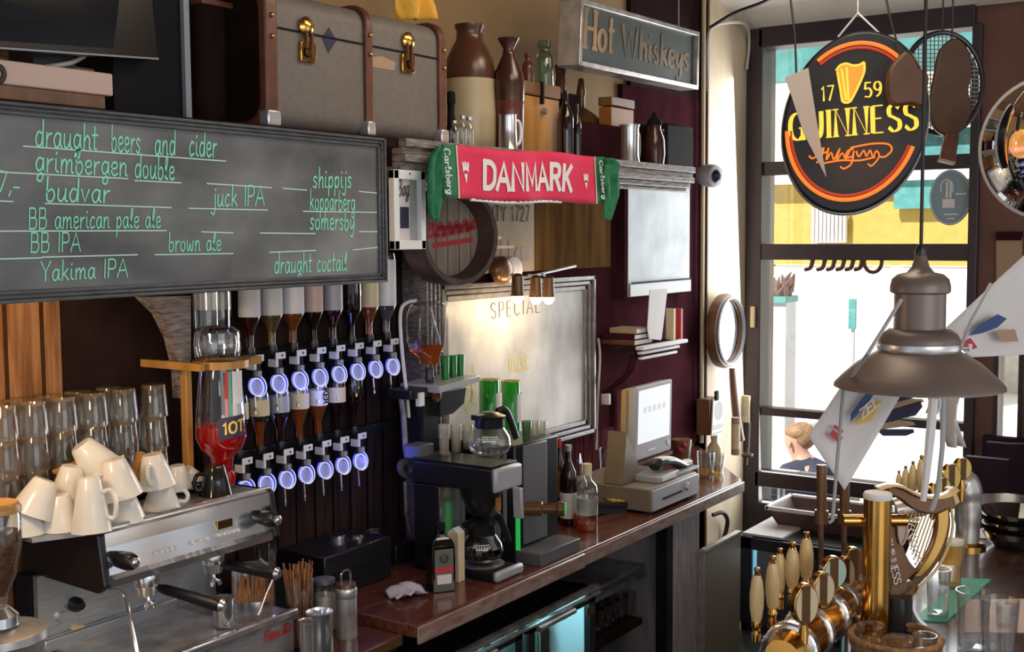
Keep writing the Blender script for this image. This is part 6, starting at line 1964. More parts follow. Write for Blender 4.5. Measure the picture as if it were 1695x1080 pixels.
MB().lathe([(.012, 0), (.026, .02), (.028, .05), (.02, .06)], Vector((xx(716), Ym-.01, zz(668))), 14).build('brass_valve', 'gold', stn)
MB().box(xx(684), xx(692), Ym-.03, Ym-.01, zz(668), zz(646)).build('white_lever', 'white', stn)
MB().box(xx(700), xx(724), Ym-.0, YB-.16, zz(752), zz(660)).build('post', 'black', stn)
MB().box(xx(676), xx(700), Ym-.05, Ym+.03, zz(752), zz(730)).build('foot_plate', 'greypl', stn, bevel=.004)
gsh = thing('glass_ledge', 'grey-green ledge bracket carrying green shot glasses', 'shelf', at(760, 640, y=2.85))
a, b = at(728, 650, y=2.84), at(792, 628, y=2.84)
MB().prism([at(728, 652, y=2.8), at(795, 632, y=2.8), at(795, 622, y=2.8), at(728, 640, y=2.8)], (0, .2, 0)).build('ledge', 'silverpl', gsh, bevel=.003)
MB().prism(crom([at(729, 652, y=2.86), at(772, 642, y=2.86), at(768, 668, y=2.86), at(750, 685, y=2.86), at(729, 690, y=2.86)], 1), (0, .06, 0)).build('bracket', 'black', gsh)
for i, px in enumerate((737, 750, 762)):
    zg = at(px, 634-(px-737)*.2, y=2.88)
    turned('green_shot_glass', ['left green shot glass on the grey-green ledge', 'middle green shot glass on the grey-green ledge', 'right green shot glass on the grey-green ledge'][i], 'glass', (px, 634-(px-737)*.22, 590-(px-737)*.1, 15), dict(y=2.88), [('glass', [(.0001, 0), (.8, 0), (1, 1), (.9, 1), (.72, .08), (.0001, .08)], 'greengl')], 'green shot glasses on the ledge')
# pair of green bottles behind the water carafe, upside down look
for i, (px, t, w, yy) in enumerate(((811, 628, 34, 3.0), (846, 630, 32, 3.0))):
    bt, p, hw, hh = turned('green_bottle', ['green bottle left one behind the water carafe', 'green bottle right one behind the water carafe with white back label'][i], 'bottle', (px, 735, t, w), dict(y=yy), [('glass', [(.0001, 0), (1, 0), (1, .98), (.9, 1), (.85, .98), (.0001, .97)], 'greengl'), ('rim', [(.9, .985), (1.02, .99), (1.02, 1.005), (.9, 1.01)], 'paleliq')], 'green bottles behind the carafe', zb=None)
    c = p
    MB().open_lathe([(hw*1.02, hh*.35), (hw*1.02, hh*.8)], p+Vector((.01, -.004, 0)), 20, None, .9, 1).build('white_label', 'white', bt)
tag(MB().box(at(786, 745, y=3.0).x, at(866, 745, y=3.0).x, 2.955, 3.06, ZC, at(811, 735, y=3.0).z).build('bottle_box', 'black', bevel=.004), 'black box behind the brewer on which the green bottles stand', 'box')
# bottles right of the dispenser
turned('orange_label_bottle', 'slim dark bottle with a bright orange label strip beside the dispenser', 'bottle', (926, 880, 728, 20), dict(y=2.78), [('glass', BOT, 'browngl'), ('orange_label', [(1.04, .3), (1.04, .62)], 'orangew'), ('red_cap', [(.36, .9), (.4, .92), (.4, 1.01), (.0001, 1.01)], 'redlogo')], zb=ZC)
turned('dark_bottle', 'dark bottle with white sheen standing behind the clear whisky bottle', 'bottle', (941, 885, 738, 28), dict(y=2.70), [('glass', BOT, 'browngl'), ('white_label', [(1.03, .1), (1.03, .42)], 'paper'), ('cap', [(.36, .93), (.38, 1.01), (.0001, 1.01)], 'steel')], zb=ZC)
wt, p, hw, hh = turned('whisky_bottle', 'clear bottle with pale spirit and cream cork standing right of the dispenser', 'bottle', (972, 878, 768, 36), dict(y=2.58), [('glass', [(.0001, 0), (.96, 0), (1, .03), (1, .58), (.9, .68), (.38, .77), (.36, .84), (.3, .86), (.0001, .86)], 'clear'), ('spirit', [(.0001, .03), (.9, .03), (.92, .12), (.0001, .125)], 'amber'), ('cork_cap', [(.42, .83), (.44, 1), (.0001, 1.01)], 'cream'), ('label', [(1.02, .25), (1.02, .5)], 'lightglass')], zb=ZC)
turned('pourer_bottle', 'clear bottle with pourer standing just behind the cream corked bottle', 'bottle', (960, 872, 762, 26), dict(y=2.64), [('glass', BOT, 'clear'), ('pourer', [(.3, .95), (.2, 1.02), (.1, 1.1), (.0001, 1.1)], 'chrome'), ('spirit', [(.0001, .02), (.9, .02), (.9, .2), (.0001, .2)], 'amber')], zb=ZC)

# ------------------------------------------------------------------ till: drawer, monitor, scanner
tx0 = at(1080, 846, y=2.46).x; tx1 = at(1156, 812, y=2.46).x
tz0, tz1 = ZC+.012, at(1080, 812, y=2.46).z
cdw = thing('cash_drawer', 'grey cash drawer with keyhole front near the end of the counter', 'cash drawer', ((tx0+tx1)/2, 2.6, ZC))
MB().box(tx0, tx1, 2.47, 2.92, tz0, tz1).build('case', 'beigepl', cdw, bevel=.006)
MB().box(tx0+.006, tx1-.006, 2.457, 2.472, tz0+.004, tz1-.006).build('drawer_front', 'lightpl', cdw, bevel=.004)
MB().box(tx0+.1, tx0+.3, 2.452, 2.458, tz0+.045, tz0+.053).build('slot', 'blackm', cdw)
MB().lathe([(.0001, .012), (.016, .012), (.02, 0)], (tx0+.36, 2.458, tz0+.06), 16, (0, -1, 0)).build('lock', 'silver', cdw)
for x in (tx0+.04, tx1-.05):
    for y in (2.5, 2.88):
        MB().box(x-.02, x+.02, y-.015, y+.015, ZC, tz0).build('foot', 'rubber', cdw)
# till computer base and screen
mt = thing('till_monitor', 'silver touch-screen till monitor with lit screen on the cash drawer', 'monitor', (tx0+.02, 2.6, tz1))
q = [at(x, y, y=yy) for (x, y), yy in zip(((1050, 766), (1111, 745), (1113, 627), (1053, 642)), (2.64, 2.62, 2.67, 2.69))]
u = (q[1]-q[0]).normalized(); nn = (q[1]-q[0]).cross(q[3]-q[0]).normalized()
if nn.dot(EYE-q[0]) < 0:
    nn = -nn
MB().prism(q, -nn*.05).build('casing', 'lightpl', mt, bevel=.008, smooth=False)
MB().prism([p-nn*.045+u*(-.025 if i in (0, 3) else 0) for i, p in enumerate(q)], -nn*.03).build('back_shell', 'ochre', mt, bevel=.01)
def mq(a, b, off=.001):
    return q[0].lerp(q[1], a).lerp(q[3].lerp(q[2], a), b)+nn*off
MB().prism([mq(.07, .22), mq(.93, .22), mq(.93, .94), mq(.07, .94)], nn*.001).build('screen', 'screenon', mt, smooth=False)
MB().prism([mq(.35, .085), mq(.55, .085), mq(.55, .115), mq(.35, .115)], nn*.001).build('badge', 'white', mt, smooth=False)
MB().lathe([(.0001, .002), (.012, .002), (.014, 0)], mq(.9, .12), 14, nn).build('power_button', 'silver', mt)
mk = MB()
for i in range(5):
    mk.prism([mq(.2+i*.13, .62, .0022), mq(.28+i*.13, .62, .0022), mq(.28+i*.13, .7, .0022), mq(.2+i*.13, .7, .0022)], nn*.0003)
mk.build('screen_text', 'screengrey', mt, smooth=False)
# foot wedge and base plate
MB().prism([Vector((q[0].x-.16, 2.62, tz1)), Vector((q[0].x+.03, 2.62, tz1)), Vector((q[0].x+.03, 2.64, tz1+.1)), Vector((q[0].x-.045, 2.66, tz1+.24))], (0, .1, 0)).build('foot_wedge', 'ochreshade', mt, bevel=.006)
MB().box(q[0].x-.02, q[0].x+.2, 2.5, 2.64, tz1, tz1+.03).build('base_plate', 'lightpl', mt, bevel=.004)
MB().box(q[0].x+.01, q[0].x+.15, 2.49, 2.5, tz1+.006, tz1+.024).build('front_strip', 'white', mt)
ms_ = at(1115, 772, y=2.56)
mo_ = thing('barcode_scanner', 'dark and white curved hand scanner lying on the cash drawer', 'scanner', Vector((ms_.x, 2.56, tz1)))
hp_ = [at(x, y, y=2.56) for x, y in ((1083, 774), (1092, 764), (1110, 763), (1128, 770), (1138, 780))]
sc_p = crom([Vector((p.x, 2.56, max(tz1+.02, p.z))) for p in hp_], 4)
MB().tube(sc_p, [(.02, .03)]*5+[(.022, .035)]*8+[(.016, .03)]*4, 12, flat=(0, 0, 1)).build('body', 'black', mo_)
MB().tube([p+Vector((0, -.002, .012)) for p in sc_p[3:]], [(.01, .028)]*14, 12, flat=(0, 0, 1)).build('white_shell', 'white', mo_)
MB().box(at(1118, 785, y=2.52).x, at(1152, 785, y=2.52).x, 2.5, 2.56, tz1, tz1+.012).build('cradle', 'lightpl', mo_, bevel=.002)
# small card reader leaning in front of drawer
cr0 = at(1018, 850, z=ZC)
cr_ = thing('card_reader', 'black card reader with yellowish keypad lying before the cash drawer', 'card reader', cr0)
e1 = Vector((.85, -.5, -.1)).normalized(); e2 = Vector((.5, .85, 0)).normalized()
MB().obox(cr0+Vector((-.02, .04, .045)), e1*.1, e2*.04, e1.cross(e2).normalized()*.014).build('body', 'black', cr_, bevel=.006)
kb = MB()
up_ = -e1.cross(e2).normalized()
up_ = up_ if up_.z > 0 else -up_
for i in range(3):
    for j in range(3):
        kb.obox(cr0+Vector((-.02, .04, .045))+up_*.016+e1*(.03+i*.024)+e2*(-.022+j*.022), e1*.008, e2*.007, up_*.002)
kb.build('keypad', 'papery', cr_)
MB().obox(cr0+Vector((-.02, .04, .045))+up_*.015-e1*.05, e1*.03, e2*.028, up_*.002).build('display', 'greypl', cr_)
MB().obox(cr0+Vector((-.02, .04, .016)), e1*.1, e2*.03, (0, 0, .015)).build('foot', 'black', cr_)
# beige ledge box behind drawer
a, b = at(988, 795, y=2.86), at(1040, 790, y=2.86)
tag(MB().box(a.x-.1, tx0-.03, 2.86, 3.04, ZC, at(1000, 800, y=2.86).z).build('ochre_box', 'ochre', bevel=.006), 'long ochre box at the wall left of the till', 'box')
turned('smoky_tumbler', 'empty tumbler on the ochre box left of the till monitor', 'glass', (1005, 770, 742, 26), dict(y=2.93), [('glass', TUMB, 'clear')], zb=at(1000, 800, y=2.86).z)
# things at the counter end
turned('short_tumbler', 'clear tumbler with amber dregs right of the cash drawer', 'glass', (1168, 815, 748, 30), dict(y=2.62), [('glass', TUMB, 'clear'), ('dregs', [(.0001, .1), (.8, .1), (.84, .35), (.0001, .35)], 'paleliq')], zb=ZC)
turned('stem_glass', 'clear curvy beer glass with yellow dregs at the counter end', 'glass', (1187, 812, 752, 26), dict(y=2.55), [('glass', [(.0001, 0), (.9, 0), (.95, .05), (.7, .3), (.95, .75), (1, 1), (.93, 1), (.88, .75), (.6, .3), (.0001, .12)], 'clear'), ('dregs', [(.0001, .13), (.6, .13), (.56, .25), (.0001, .25)], 'beer')], zb=ZC)
turned('brown_cup', 'brown beaker with a straw at the very end of the counter', 'cup', (1236, 794, 752, 20), dict(y=2.66), [('beaker', [(.0001, 0), (.85, 0), (1, 1), (.9, 1), (.8, .1), (.0001, .1)], 'bronze')], zb=ZC)
p = at(1236, 760, y=2.66)
tag(MB().tube([at(1236, 770, y=2.66), at(1240, 735, y=2.66), at(1241, 700, y=2.66)], .006, 8).build('drinking_straw', 'lightpl'), 'pale straw standing in the brown beaker', 'straw')
st3 = thing('tape_stack', 'white and brown stack of small rolls behind the end glasses', 'rolls', at(1215, 782, y=2.8))
p = at(1215, 782, y=2.8); s_ = mpp(p)
for k in range(6):
    MB().lathe([(.0001, 0), (.026, 0), (.026, .036), (.0001, .036)], Vector((p.x-.12, 2.74, ZC+.037*k)), 18).build('roll', 'cream' if k % 5 else 'tan', st3)
turned('cream_vase', 'cream vase with narrow neck behind the tumblers at the counter end', 'vase', (1182, 790, 722, 26), dict(y=2.72), [('vase', [(.0001, 0), (.8, 0), (1, .35), (.9, .6), (.4, .8), (.45, 1), (.35, 1), (.0001, .9)], 'stonew')], zb=ZC)
fl_ = thing('red_flower', 'dark red flower in a small pot behind the scanner', 'flower', at(1128, 770, y=2.99))
p = at(1128, 790, y=2.99)
MB().lathe([(.0001, 0), (.05, 0), (.06, .1), (.05, .1), (.0001, .09)], Vector((p.x, 2.99, ZC)), 16).build('pot', 'woodbrown', fl_)
MB().tube([(p.x, 2.99, ZC+.09), (p.x, 2.99, at(1128, 752, y=2.99).z)], .004, 6).build('stem', 'green', fl_)
pt = MB()
pc = at(1128, 745, y=2.99)
random.seed(2)
for k in range(16):
    a = k*2.4
    d = Vector((math.cos(a), math.sin(a)*.6, random.uniform(-.2, .9))).normalized()
    pt.ball(pc+d*random.uniform(.02, .06), .03, 1, .5, .8, 8, 6)
pt.build('petals', 'redflower', fl_)
# tray and glasses under the counter
for i in range(10):
    px = 990+i % 5*13; py = 1075 if i < 5 else 1060
    p = at(px, py, y=2.66+.12*(i//5))
    o = MB().lathe([(r*.034, z*.11) for r, z in TUMB], (p.x, p.y, .36), 14).build('shelf_glass', 'clear')
    tag(o, 'dim glass under the counter, %s row, %s from the fridge' % (['front', 'back'][i//5], ordn[i % 5]), 'glass', 'glasses on the low shelf under the counter')
tag(MB().box(4.36, fx0-.08, 2.58, YB-.17, .33, .36).build('low_shelf', 'darkpanel'), 'low dark shelf with glasses under the counter beside the fridge', 'shelf')
tag(MB().box(4.45, 5.0, 2.6, 2.95, .585, .605).build('steel_tray', 'steeld', bevel=.005), 'flat steel tray on the shelf under the counter', 'tray')
# ------------------------------------------------------------------ pendant lamp
DL = 2.75
lc = at(1520, 640, d=DL)
s_ = DL/F
lp_ = thing('pendant_lamp', 'big taupe enamel pendant lamp hanging in front of the window', 'lamp', lc)
MB().open_lathe([(136*s_, -1*s_), (135*s_, 4*s_), (120*s_, 20*s_), (98*s_, 40*s_), (76*s_, 54*s_), (64*s_, 60*s_), (62*s_, 57*s_), (74*s_, 51*s_), (96*s_, 37*s_), (118*s_, 17*s_), (133*s_, 1*s_), (136*s_, -1*s_)], lc, 48).build('shade', 'lampmetal', lp_)
MB().lathe([(66*s_, 52*s_), (65*s_, 78*s_), (60*s_, 88*s_), (48*s_, 96*s_), (.0001, 97*s_)], lc, 32).build('collar', 'lampmetal', lp_)
MB().lathe([(41*s_, 92*s_), (41*s_, 158*s_), (.0001, 158*s_)], lc, 32).build('neck', 'lampmetal', lp_)
MB().lathe([(44*s_, 154*s_), (48*s_, 157*s_), (48*s_, 166*s_), (45*s_, 178*s_), (36*s_, 186*s_), (22*s_, 189*s_), (14*s_, 198*s_), (9*s_, 216*s_), (.0001, 217*s_)], lc, 32).build('cap', 'lampmetal', lp_)
MB().lathe([(8*s_, 212*s_), (10*s_, 222*s_), (6*s_, 234*s_), (.0001, 236*s_)], lc, 14).build('cord_grip', 'black', lp_)
MB().tube([lc+Vector((0, 0, 230*s_)), Vector((lc.x, lc.y, CEIL))], 3*s_, 8).build('cord', 'cable', lp_)
hk = MB().tube([lc+RT*(66*s_)+UP*(64*s_), lc+RT*(88*s_)+UP*(64*s_)], 2.5*s_, 6)
hk.tube([lc+RT*(86*s_)+UP*(58*s_), lc+RT*(86*s_)+UP*(70*s_)], 3*s_, 6)
hk.build('wing_screw', 'steel', lp_)
MB().lathe([(66.5*s_, 62*s_), (67.5*s_, 66*s_), (66.5*s_, 72*s_)], lc, 32).build('collar_bead', 'steel', lp_)

# hand-held paper flags tucked into the lamp
def quad_flag(pts, d, bow=.03, n=8):
    P = [at(x, y, d=d+dd) for (x, y, dd) in pts]
    fn = lambda u, v: (P[0]*(1-u)*(1-v)+P[1]*u*(1-v)+P[2]*u*v+P[3]*(1-u)*v)+FW*(bow*math.sin(u*PI)*math.sin(v*PI*.9))
    return fn
def on_flag(fn, poly, off=-.002):
    return [fn(a, b)+FW*off for a, b in poly]
def sheet_poly(mb, fn, poly, off):
    n0 = len(mb.v)
    P = on_flag(fn, poly, off)
    mb.v += P
    mb.f.append(tuple(range(n0, n0+len(P))))
fl1 = thing('paper_flag', 'white paper hand flag with blue and yellow print hanging left under the lamp', 'flag', at(1420, 720, d=2.95), 'paper hand flags around the lamp')
f1 = quad_flag([(1338, 722, 0), (1398, 812, -.02), (1500, 640, .04), (1392, 640, .03)], 2.9, .02)
MB().grid(f1, 10, 10).build('sheet', 'paper', fl1, thick=.0015)
mb = MB(); sheet_poly(mb, f1, [(.4, .62), (.47, .52), (.55, .75), (.55, .9), (.42, .92)], -.024); mb.build('blue_print', 'paperb', fl1, smooth=False)
mb = MB(); sheet_poly(mb, f1, [(.55, .5), (.75, .62), (.73, .84), (.6, .82)], -.026); mb.build('yellow_print', 'papery', fl1, smooth=False)
mb = MB(); sheet_poly(mb, f1, [(.27, .25), (.5, .25), (.5, .33), (.27, .33)], -.022); sheet_poly(mb, f1, [(.25, .36), (.45, .36), (.45, .4), (.25, .4)], -.022); mb.build('red_print', 'paperr', fl1, smooth=False)
write(fl1, 'white_letters', 'ZEL', f1(.6, .6)-FW*.03, f1(.71, .8)-FW*.03, .022, 'white', .2, n=-FW, up=(f1(.52, .7)-f1(.66, .6)).normalized(), off=.002)
MB().tube([at(1492, 496, d=2.62), at(1462, 545, d=2.6), at(1437, 585, d=2.6), at(1396, 645, d=2.78), at(1388, 740, d=2.83), at(1378, 862, d=2.84), at(1372, 866, d=2.84)], .0045, 8).build('flag_stick', 'lightpl', fl1)
fl2 = thing('paper_flag', 'white paper hand flag with dark blue oval print rising right of the lamp', 'flag', at(1640, 520, d=3.0), 'paper hand flags around the lamp')
f2 = quad_flag([(1560, 548, 0), (1606, 592, .02), (1745, 585, .1), (1715, 405, .08)], 3.0, .03)
MB().grid(f2, 10, 10).build('sheet', 'paper', fl2, thick=.0015)
mb = MB(); sheet_poly(mb, f2, [(.42, .12), (.36, .28), (.38, .48), (.5, .56), (.55, .44), (.52, .26)], -.032); mb.build('blue_print', 'paperb', fl2, smooth=False)
mb = MB(); sheet_poly(mb, f2, [(.58, .4), (.66, .6), (.82, .58), (.76, .4)], -.034); mb.build('yellow_print', 'tan', fl2, smooth=False)
mb = MB(); sheet_poly(mb, f2, [(.5, .0), (.5, .14), (.75, .14), (.78, .02)], -.02); mb.build('red_print', 'paperr', fl2, smooth=False)
MB().tube([at(1586, 588, d=2.95), at(1608, 530, d=2.95), at(1640, 470, d=3.0)], .004, 8).build('flag_stick', 'lightpl', fl2)
fl3 = thing('striped_cloth_flag', 'navy and tan striped cloth tails hanging under the lamp', 'flag', at(1490, 680, d=3.1))
for i, (pts, mm) in enumerate((([(1466, 648), (1530, 636), (1527, 655), (1462, 672)], 'navy'), ([(1462, 672), (1510, 660), (1530, 666), (1466, 681)], 'tan'), ([(1456, 684), (1524, 664), (1516, 688), (1452, 702)], 'navy'), ([(1452, 704), (1490, 696), (1516, 704), (1456, 712)], 'tan'), ([(1450, 711), (1512, 711), (1500, 722), (1462, 722)], 'navy'))):
    P = [at(x, y, d=3.1) for x, y in pts]
    P.insert(2, P[1].lerp(P[2], .5)+(P[1]-P[0]).normalized()*.012)
    MB().prism(P, FW*.006).build('tail', mm, fl3, smooth=False)
MB().tube([at(1500, 645, d=3.1), at(1500, 625, d=2.78)], .003, 6).build('string', 'cable', fl3)
rb3 = thing('white_ribbon_flag', 'white plastic hand flags with drooping sheets hanging right under the lamp', 'flag', at(1560, 740, d=3.0))
MB().grid(lambda u, v: at(1532+u*18+6*math.sin(v*3), 645+v*40, d=3.0)+FW*(.02*math.sin(u*6)), 8, 6).build('sheet', 'white', rb3, thick=.002)
MB().grid(lambda u, v: at(1566+u*26-4*math.sin(v*4), 645+v*95, d=3.05)+FW*(.03*math.sin(u*7+v*3)), 10, 8).build('sheet', 'paper', rb3, thick=.002)
MB().tube([at(1545, 660, d=2.98), at(1540, 720, d=2.98), at(1532, 800, d=2.98), at(1528, 830, d=2.98)], [.012, .012, .009, .008], 8).build('broad_stick', 'white', rb3)
MB().tube([at(1548, 655, d=3.0), at(1548, 628, d=2.78)], .003, 6).build('string', 'cable', rb3)
MB().tube([at(1562, 650, d=2.99), at(1560, 740, d=2.97), at(1552, 815, d=2.96), at(1545, 838, d=2.96), at(1541, 846, d=2.96)], .0065, 8).build('flag_stick', 'lightpl', rb3)
# pale triangular pennant over the left of the round sign
fl4 = thing('triangle_pennant', 'pale triangular paper pennant hanging in front of the round beer sign', 'pennant', at(1330, 200, d=4.3))
MB().prism([at(1300, 128, d=4.4), at(1338, 112, d=4.4), at(1352, 200, d=4.4), at(1368, 294, d=4.4), at(1330, 220, d=4.4)], FW*.003).build('sheet', 'taupe', fl4, smooth=False)
MB().tube([at(1308, -5, d=4.4), at(1316, 60, d=4.4), at(1318, 120, d=4.4)], .004, 6).build('string', 'cable', fl4)

# ------------------------------------------------------------------ round lit beer sign
DS = 4.6
sc0 = at(1414, 203, d=DS)
s_ = DS/F
ang_ = math.atan2(sc0.y, sc0.x)
su_ = Vector((math.sin(ang_), -math.cos(ang_), 0))       # to the right, seen from the bar
sn_ = Vector((-math.cos(ang_), -math.sin(ang_), 0))      # towards the room
su_ = (su_*math.cos(R(2.2))+Vector((0, 0, 1))*math.sin(R(2.2)))
sv_ = sn_.cross(su_)
if sv_.z < 0:
    sv_ = -sv_
def sg(px, py, off=0.0):
    return sc0+su_*((px-1414)*s_)+sv_*(-(py-203)*s_)+sn_*off
def ell(a, b, tilt, t, cx=1414, cy=203, off=0.0):
    x, y = a*math.cos(t), b*math.sin(t)
    c, n_ = math.cos(tilt), math.sin(tilt)
    return sg(cx+x*c+y*n_, cy-(-x*n_+y*c), off)
TL = R(14)
gs_ = thing('round_beer_sign', 'round black lit GUINNESS 1759 beer sign with orange neon ring', 'sign', sc0)
MB().prism([ell(115, 151, TL, 2*PI*k/64) for k in range(64)], -sn_*.09).build('black_case', 'black', gs_, bevel=.012)
MB().tube([ell(114, 150, TL, 2*PI*k/64, off=-.085) for k in range(64)], .012, 8, closed=True).build('pale_rim', 'lightpl', gs_)
for nm, t0, t1 in (('neon_arc', R(46), R(137)), ('neon_arc', R(195), R(350))):
    pts = [ell(104, 129, TL, t0+(t1-t0)*k/40, 1411, 202, .012) for k in range(41)]
    MB().tube(pts, 3.4*s_, 10).build(nm, 'neon', gs_)
    pts = [ell(97.5, 122, TL, t0+(t1-t0)*k/40, 1411, 202, .004) for k in range(41)]
    MB().tube(pts, 2.6*s_, 8).build('inner_glow_line', 'neon2', gs_)
write(gs_, 'lit_lettering', 'GUINNESS', sg(1310, 226, .004), sg(1513, 221, .004), 44*s_, 'neony', .23, nib=.22, track=.16, n=sn_, up=sv_, off=.004, ser=True)
write(gs_, 'lit_year', '17', sg(1362, 165, .004), sg(1383, 164, .004), 24*s_, 'neony', .16, nib=.5, n=sn_, up=sv_, off=.004)
write(gs_, 'lit_year', '59', sg(1430, 164, .004), sg(1459, 163, .004), 24*s_, 'neony', .16, nib=.5, n=sn_, up=sv_, off=.004)
hp2 = MB()
hp2.prism([sg(x, y, .004) for x, y in ((1387, 114), (1394, 107), (1404, 104), (1414, 108), (1424, 108), (1431, 104), (1434, 110), (1431, 122), (1426, 134), (1418, 152), (1411, 167), (1402, 172), (1394, 168), (1392, 150), (1389, 132))], sn_*.002)
hp2.build('lit_harp', 'neono', gs_, smooth=False)
hp3 = MB()
for pts in ('1387,116 1394,108 1404,106 1414,110 1424,110 1432,106', '1432,106 1432,120 1426,136 1416,156 1409,168', '1389,118 1393,145 1396,166 1403,170 1409,168', '1396,114 1402,165', '1404,112 1406,166'):
    P = [sg(float(a.split(',')[0]), float(a.split(',')[1]), .008) for a in pts.split()]
    hp3.tube(crom(P, 4), 1.8*s_, 6)
hp3.build('harp_outline', 'neony', gs_)
sgp = MB()
for pts in ('1340,253 1346,258 1358,250 1364,241 1360,256 1352,266', '1356,252 1372,248', '1372,242 1368,262 1376,250 1380,262 1390,244 1384,264 1394,252 1399,262 1408,244', '1412,246 1402,250 1400,260 1410,258 1412,250 1408,270 1396,278 1390,274', '1416,250 1420,260 1428,250 1432,260 1438,250 1442,261 1448,252 1452,262 1440,276 1434,272', '1408,244 1440,240 1466,242 1472,252 1462,262 1452,262', '1358,268 1390,264 1420,266 1446,262'):
    P = [sg(float(a.split(',')[0]), float(a.split(',')[1]), .008) for a in pts.split()]
    sgp.tube(crom(P, 4), 1.5*s_, 6)
sgp.build('red_signature', 'neon', gs_)
for px, py in ((1392, 52), (1462, 58)):
    MB().tube([sg(px, py+6, -.04), sg(1424, 22, -.04)], .005, 6).build('hanging_wire', 'steel', gs_)
MB().tube([sg(1424, 22, -.04), Vector((sg(1424, 22, -.04).x, sg(1424, 22, -.04).y, CEIL))], .005, 6).build('hanging_wire', 'steel', gs_)
lamp('sign_glow', 'POINT', sg(1414, 240, .25), 1.2, (1, .4, .08), radius=.2)
tag(MB().tube(crom([at(1466, -5, d=4.5), at(1476, 40, d=4.5), at(1486, 75, d=4.5), at(1492, 110, d=4.5)], 5), .004, 6).build('thin_wire', 'cable'), 'thin dark wire hanging down to the right edge of the round beer sign', 'wire')

# ------------------------------------------------------------------ hanging net and leather paddles by the window
DN = 5.2
s_ = DN/F
nt3 = thing('round_net', 'round wire-rimmed net hanging at the window top behind the beer sign', 'net', at(1560, 140, d=DN))
cN = (1560, 138)
def nn_(px, py, dd=0.0):
    return at(px, py, d=DN+dd)
MB().tube([nn_(cN[0]+66*math.cos(t), cN[1]-84*math.sin(t)) for t in [2*PI*k/40 for k in range(40)]], .012, 8, closed=True).build('rim', 'black', nt3)
nm = MB()
for k in range(-9, 10):
    x = cN[0]+k*6.6
    h = 84*math.sqrt(max(0, 1-(k*6.6/66)**2))
    nm.tube([nn_(x, cN[1]-h), nn_(x, cN[1]+h)], .003, 4)
for k in range(-11, 12):
    y = cN[1]+k*7
    h = 66*math.sqrt(max(0, 1-(k*7/84)**2))
    nm.tube([nn_(cN[0]-h, y), nn_(cN[0]+h, y)], .003, 4)
nm.build('netting', 'netmat', nt3)
MB().tube([nn_(1560, 54), Vector((nn_(1560, 54).x, nn_(1560, 54).y, CEIL))], .004, 6).build('string', 'cable', nt3)
pdl = thing('leather_paddle', 'brown oval leather paddle with handle hanging before the round net', 'paddle', at(1576, 160, d=5.0))
c = at(1576, 143, d=5.0)
s5 = 5.0/F
def pad_outline(pts, d):
    return [at(x, y, d=d) for x, y in pts]
MB().prism(crom(pad_outline([(1548, 120), (1556, 84), (1575, 64), (1594, 68), (1608, 92), (1610, 122), (1604, 150), (1610, 180), (1600, 205), (1585, 222), (1560, 222), (1544, 205), (1540, 170)], 5.0), 4, True), FW*.03).build('blade', 'paddle', pdl, bevel=.008)
MB().prism(pad_outline([(1566, 215), (1589, 222), (1582, 270), (1557, 264)], 5.0), FW*.03).build('handle', 'leather', pdl, bevel=.006)
MB().tube([at(1576, 66, d=5.01), Vector((at(1576, 66, d=5.01).x, at(1576, 66, d=5.01).y, CEIL))], .004, 6).build('string', 'cable', pdl)
MB().prism(pad_outline([(1557, 262), (1582, 268), (1581, 272), (1556, 266)], 4.995), FW*.035).build('pale_end', 'tan', pdl)
fh = thing('brown_felt_cap', 'dark brown crumpled felt cap hanging over the right of the beer sign', 'cap', at(1505, 130, d=4.35))
MB().prism(crom(pad_outline([(1470, 140), (1474, 112), (1490, 92), (1502, 84), (1516, 96), (1524, 112), (1538, 124), (1536, 150), (1532, 176), (1508, 172), (1484, 174), (1473, 164)], 4.4), 4, True), FW*.04).build('felt', 'paddle', fh, bevel=.014)
# sticker on the glass
stc = at(1573, 327, x=XW+.012)
s_ = mpp(stc)
sk4 = thing('window_sticker', 'grey-blue oval bar sticker on the right window pane', 'sticker', stc)
MB().prism([Vector((XW+.017, stc.y-33*s_*math.cos(2*PI*k/40)*1.02, stc.z+46*s_*math.sin(2*PI*k/40))) for k in range(40)], (-.003, 0, 0)).build('disc', 'stickerblue', sk4, smooth=False)
MB().tube([Vector((XW+.012, stc.y-31*s_*math.cos(2*PI*k/40)*1.02, stc.z+44*s_*math.sin(2*PI*k/40))) for k in range(40)], .003, 4, closed=True).build('white_border', 'white', sk4)
wm = MB()
def stp(px, py):
    return at(px, py, x=XW+.012)
for (a, b, c_, d_) in ((1560, 330, 1580, 344), (1566, 300, 1569, 328), (1572, 300, 1575, 328)):
    p, q = stp(a, b), stp(c_, d_)
    wm.box(XW+.011, XW+.013, q.y, p.y, q.z, p.z)
wm.build('white_marks', 'white', sk4, smooth=False)
sm2 = MB()
for (a, b, c_) in ((1562, 354, 1586), (1568, 361, 1580), (1582, 320, 1600)):
    p, q = stp(a, b), stp(c_, b+2)
    sm2.box(XW+.011, XW+.013, q.y, p.y, q.z, p.z)
sm2.build('white_text_lines', 'white', sk4, smooth=False)
MB().tube(crom([stp(x, y) for x, y in ((1558, 318), (1558, 305), (1567, 297), (1577, 305), (1577, 318))], 4), .004, 6).build('bell_mark', 'white', sk4)
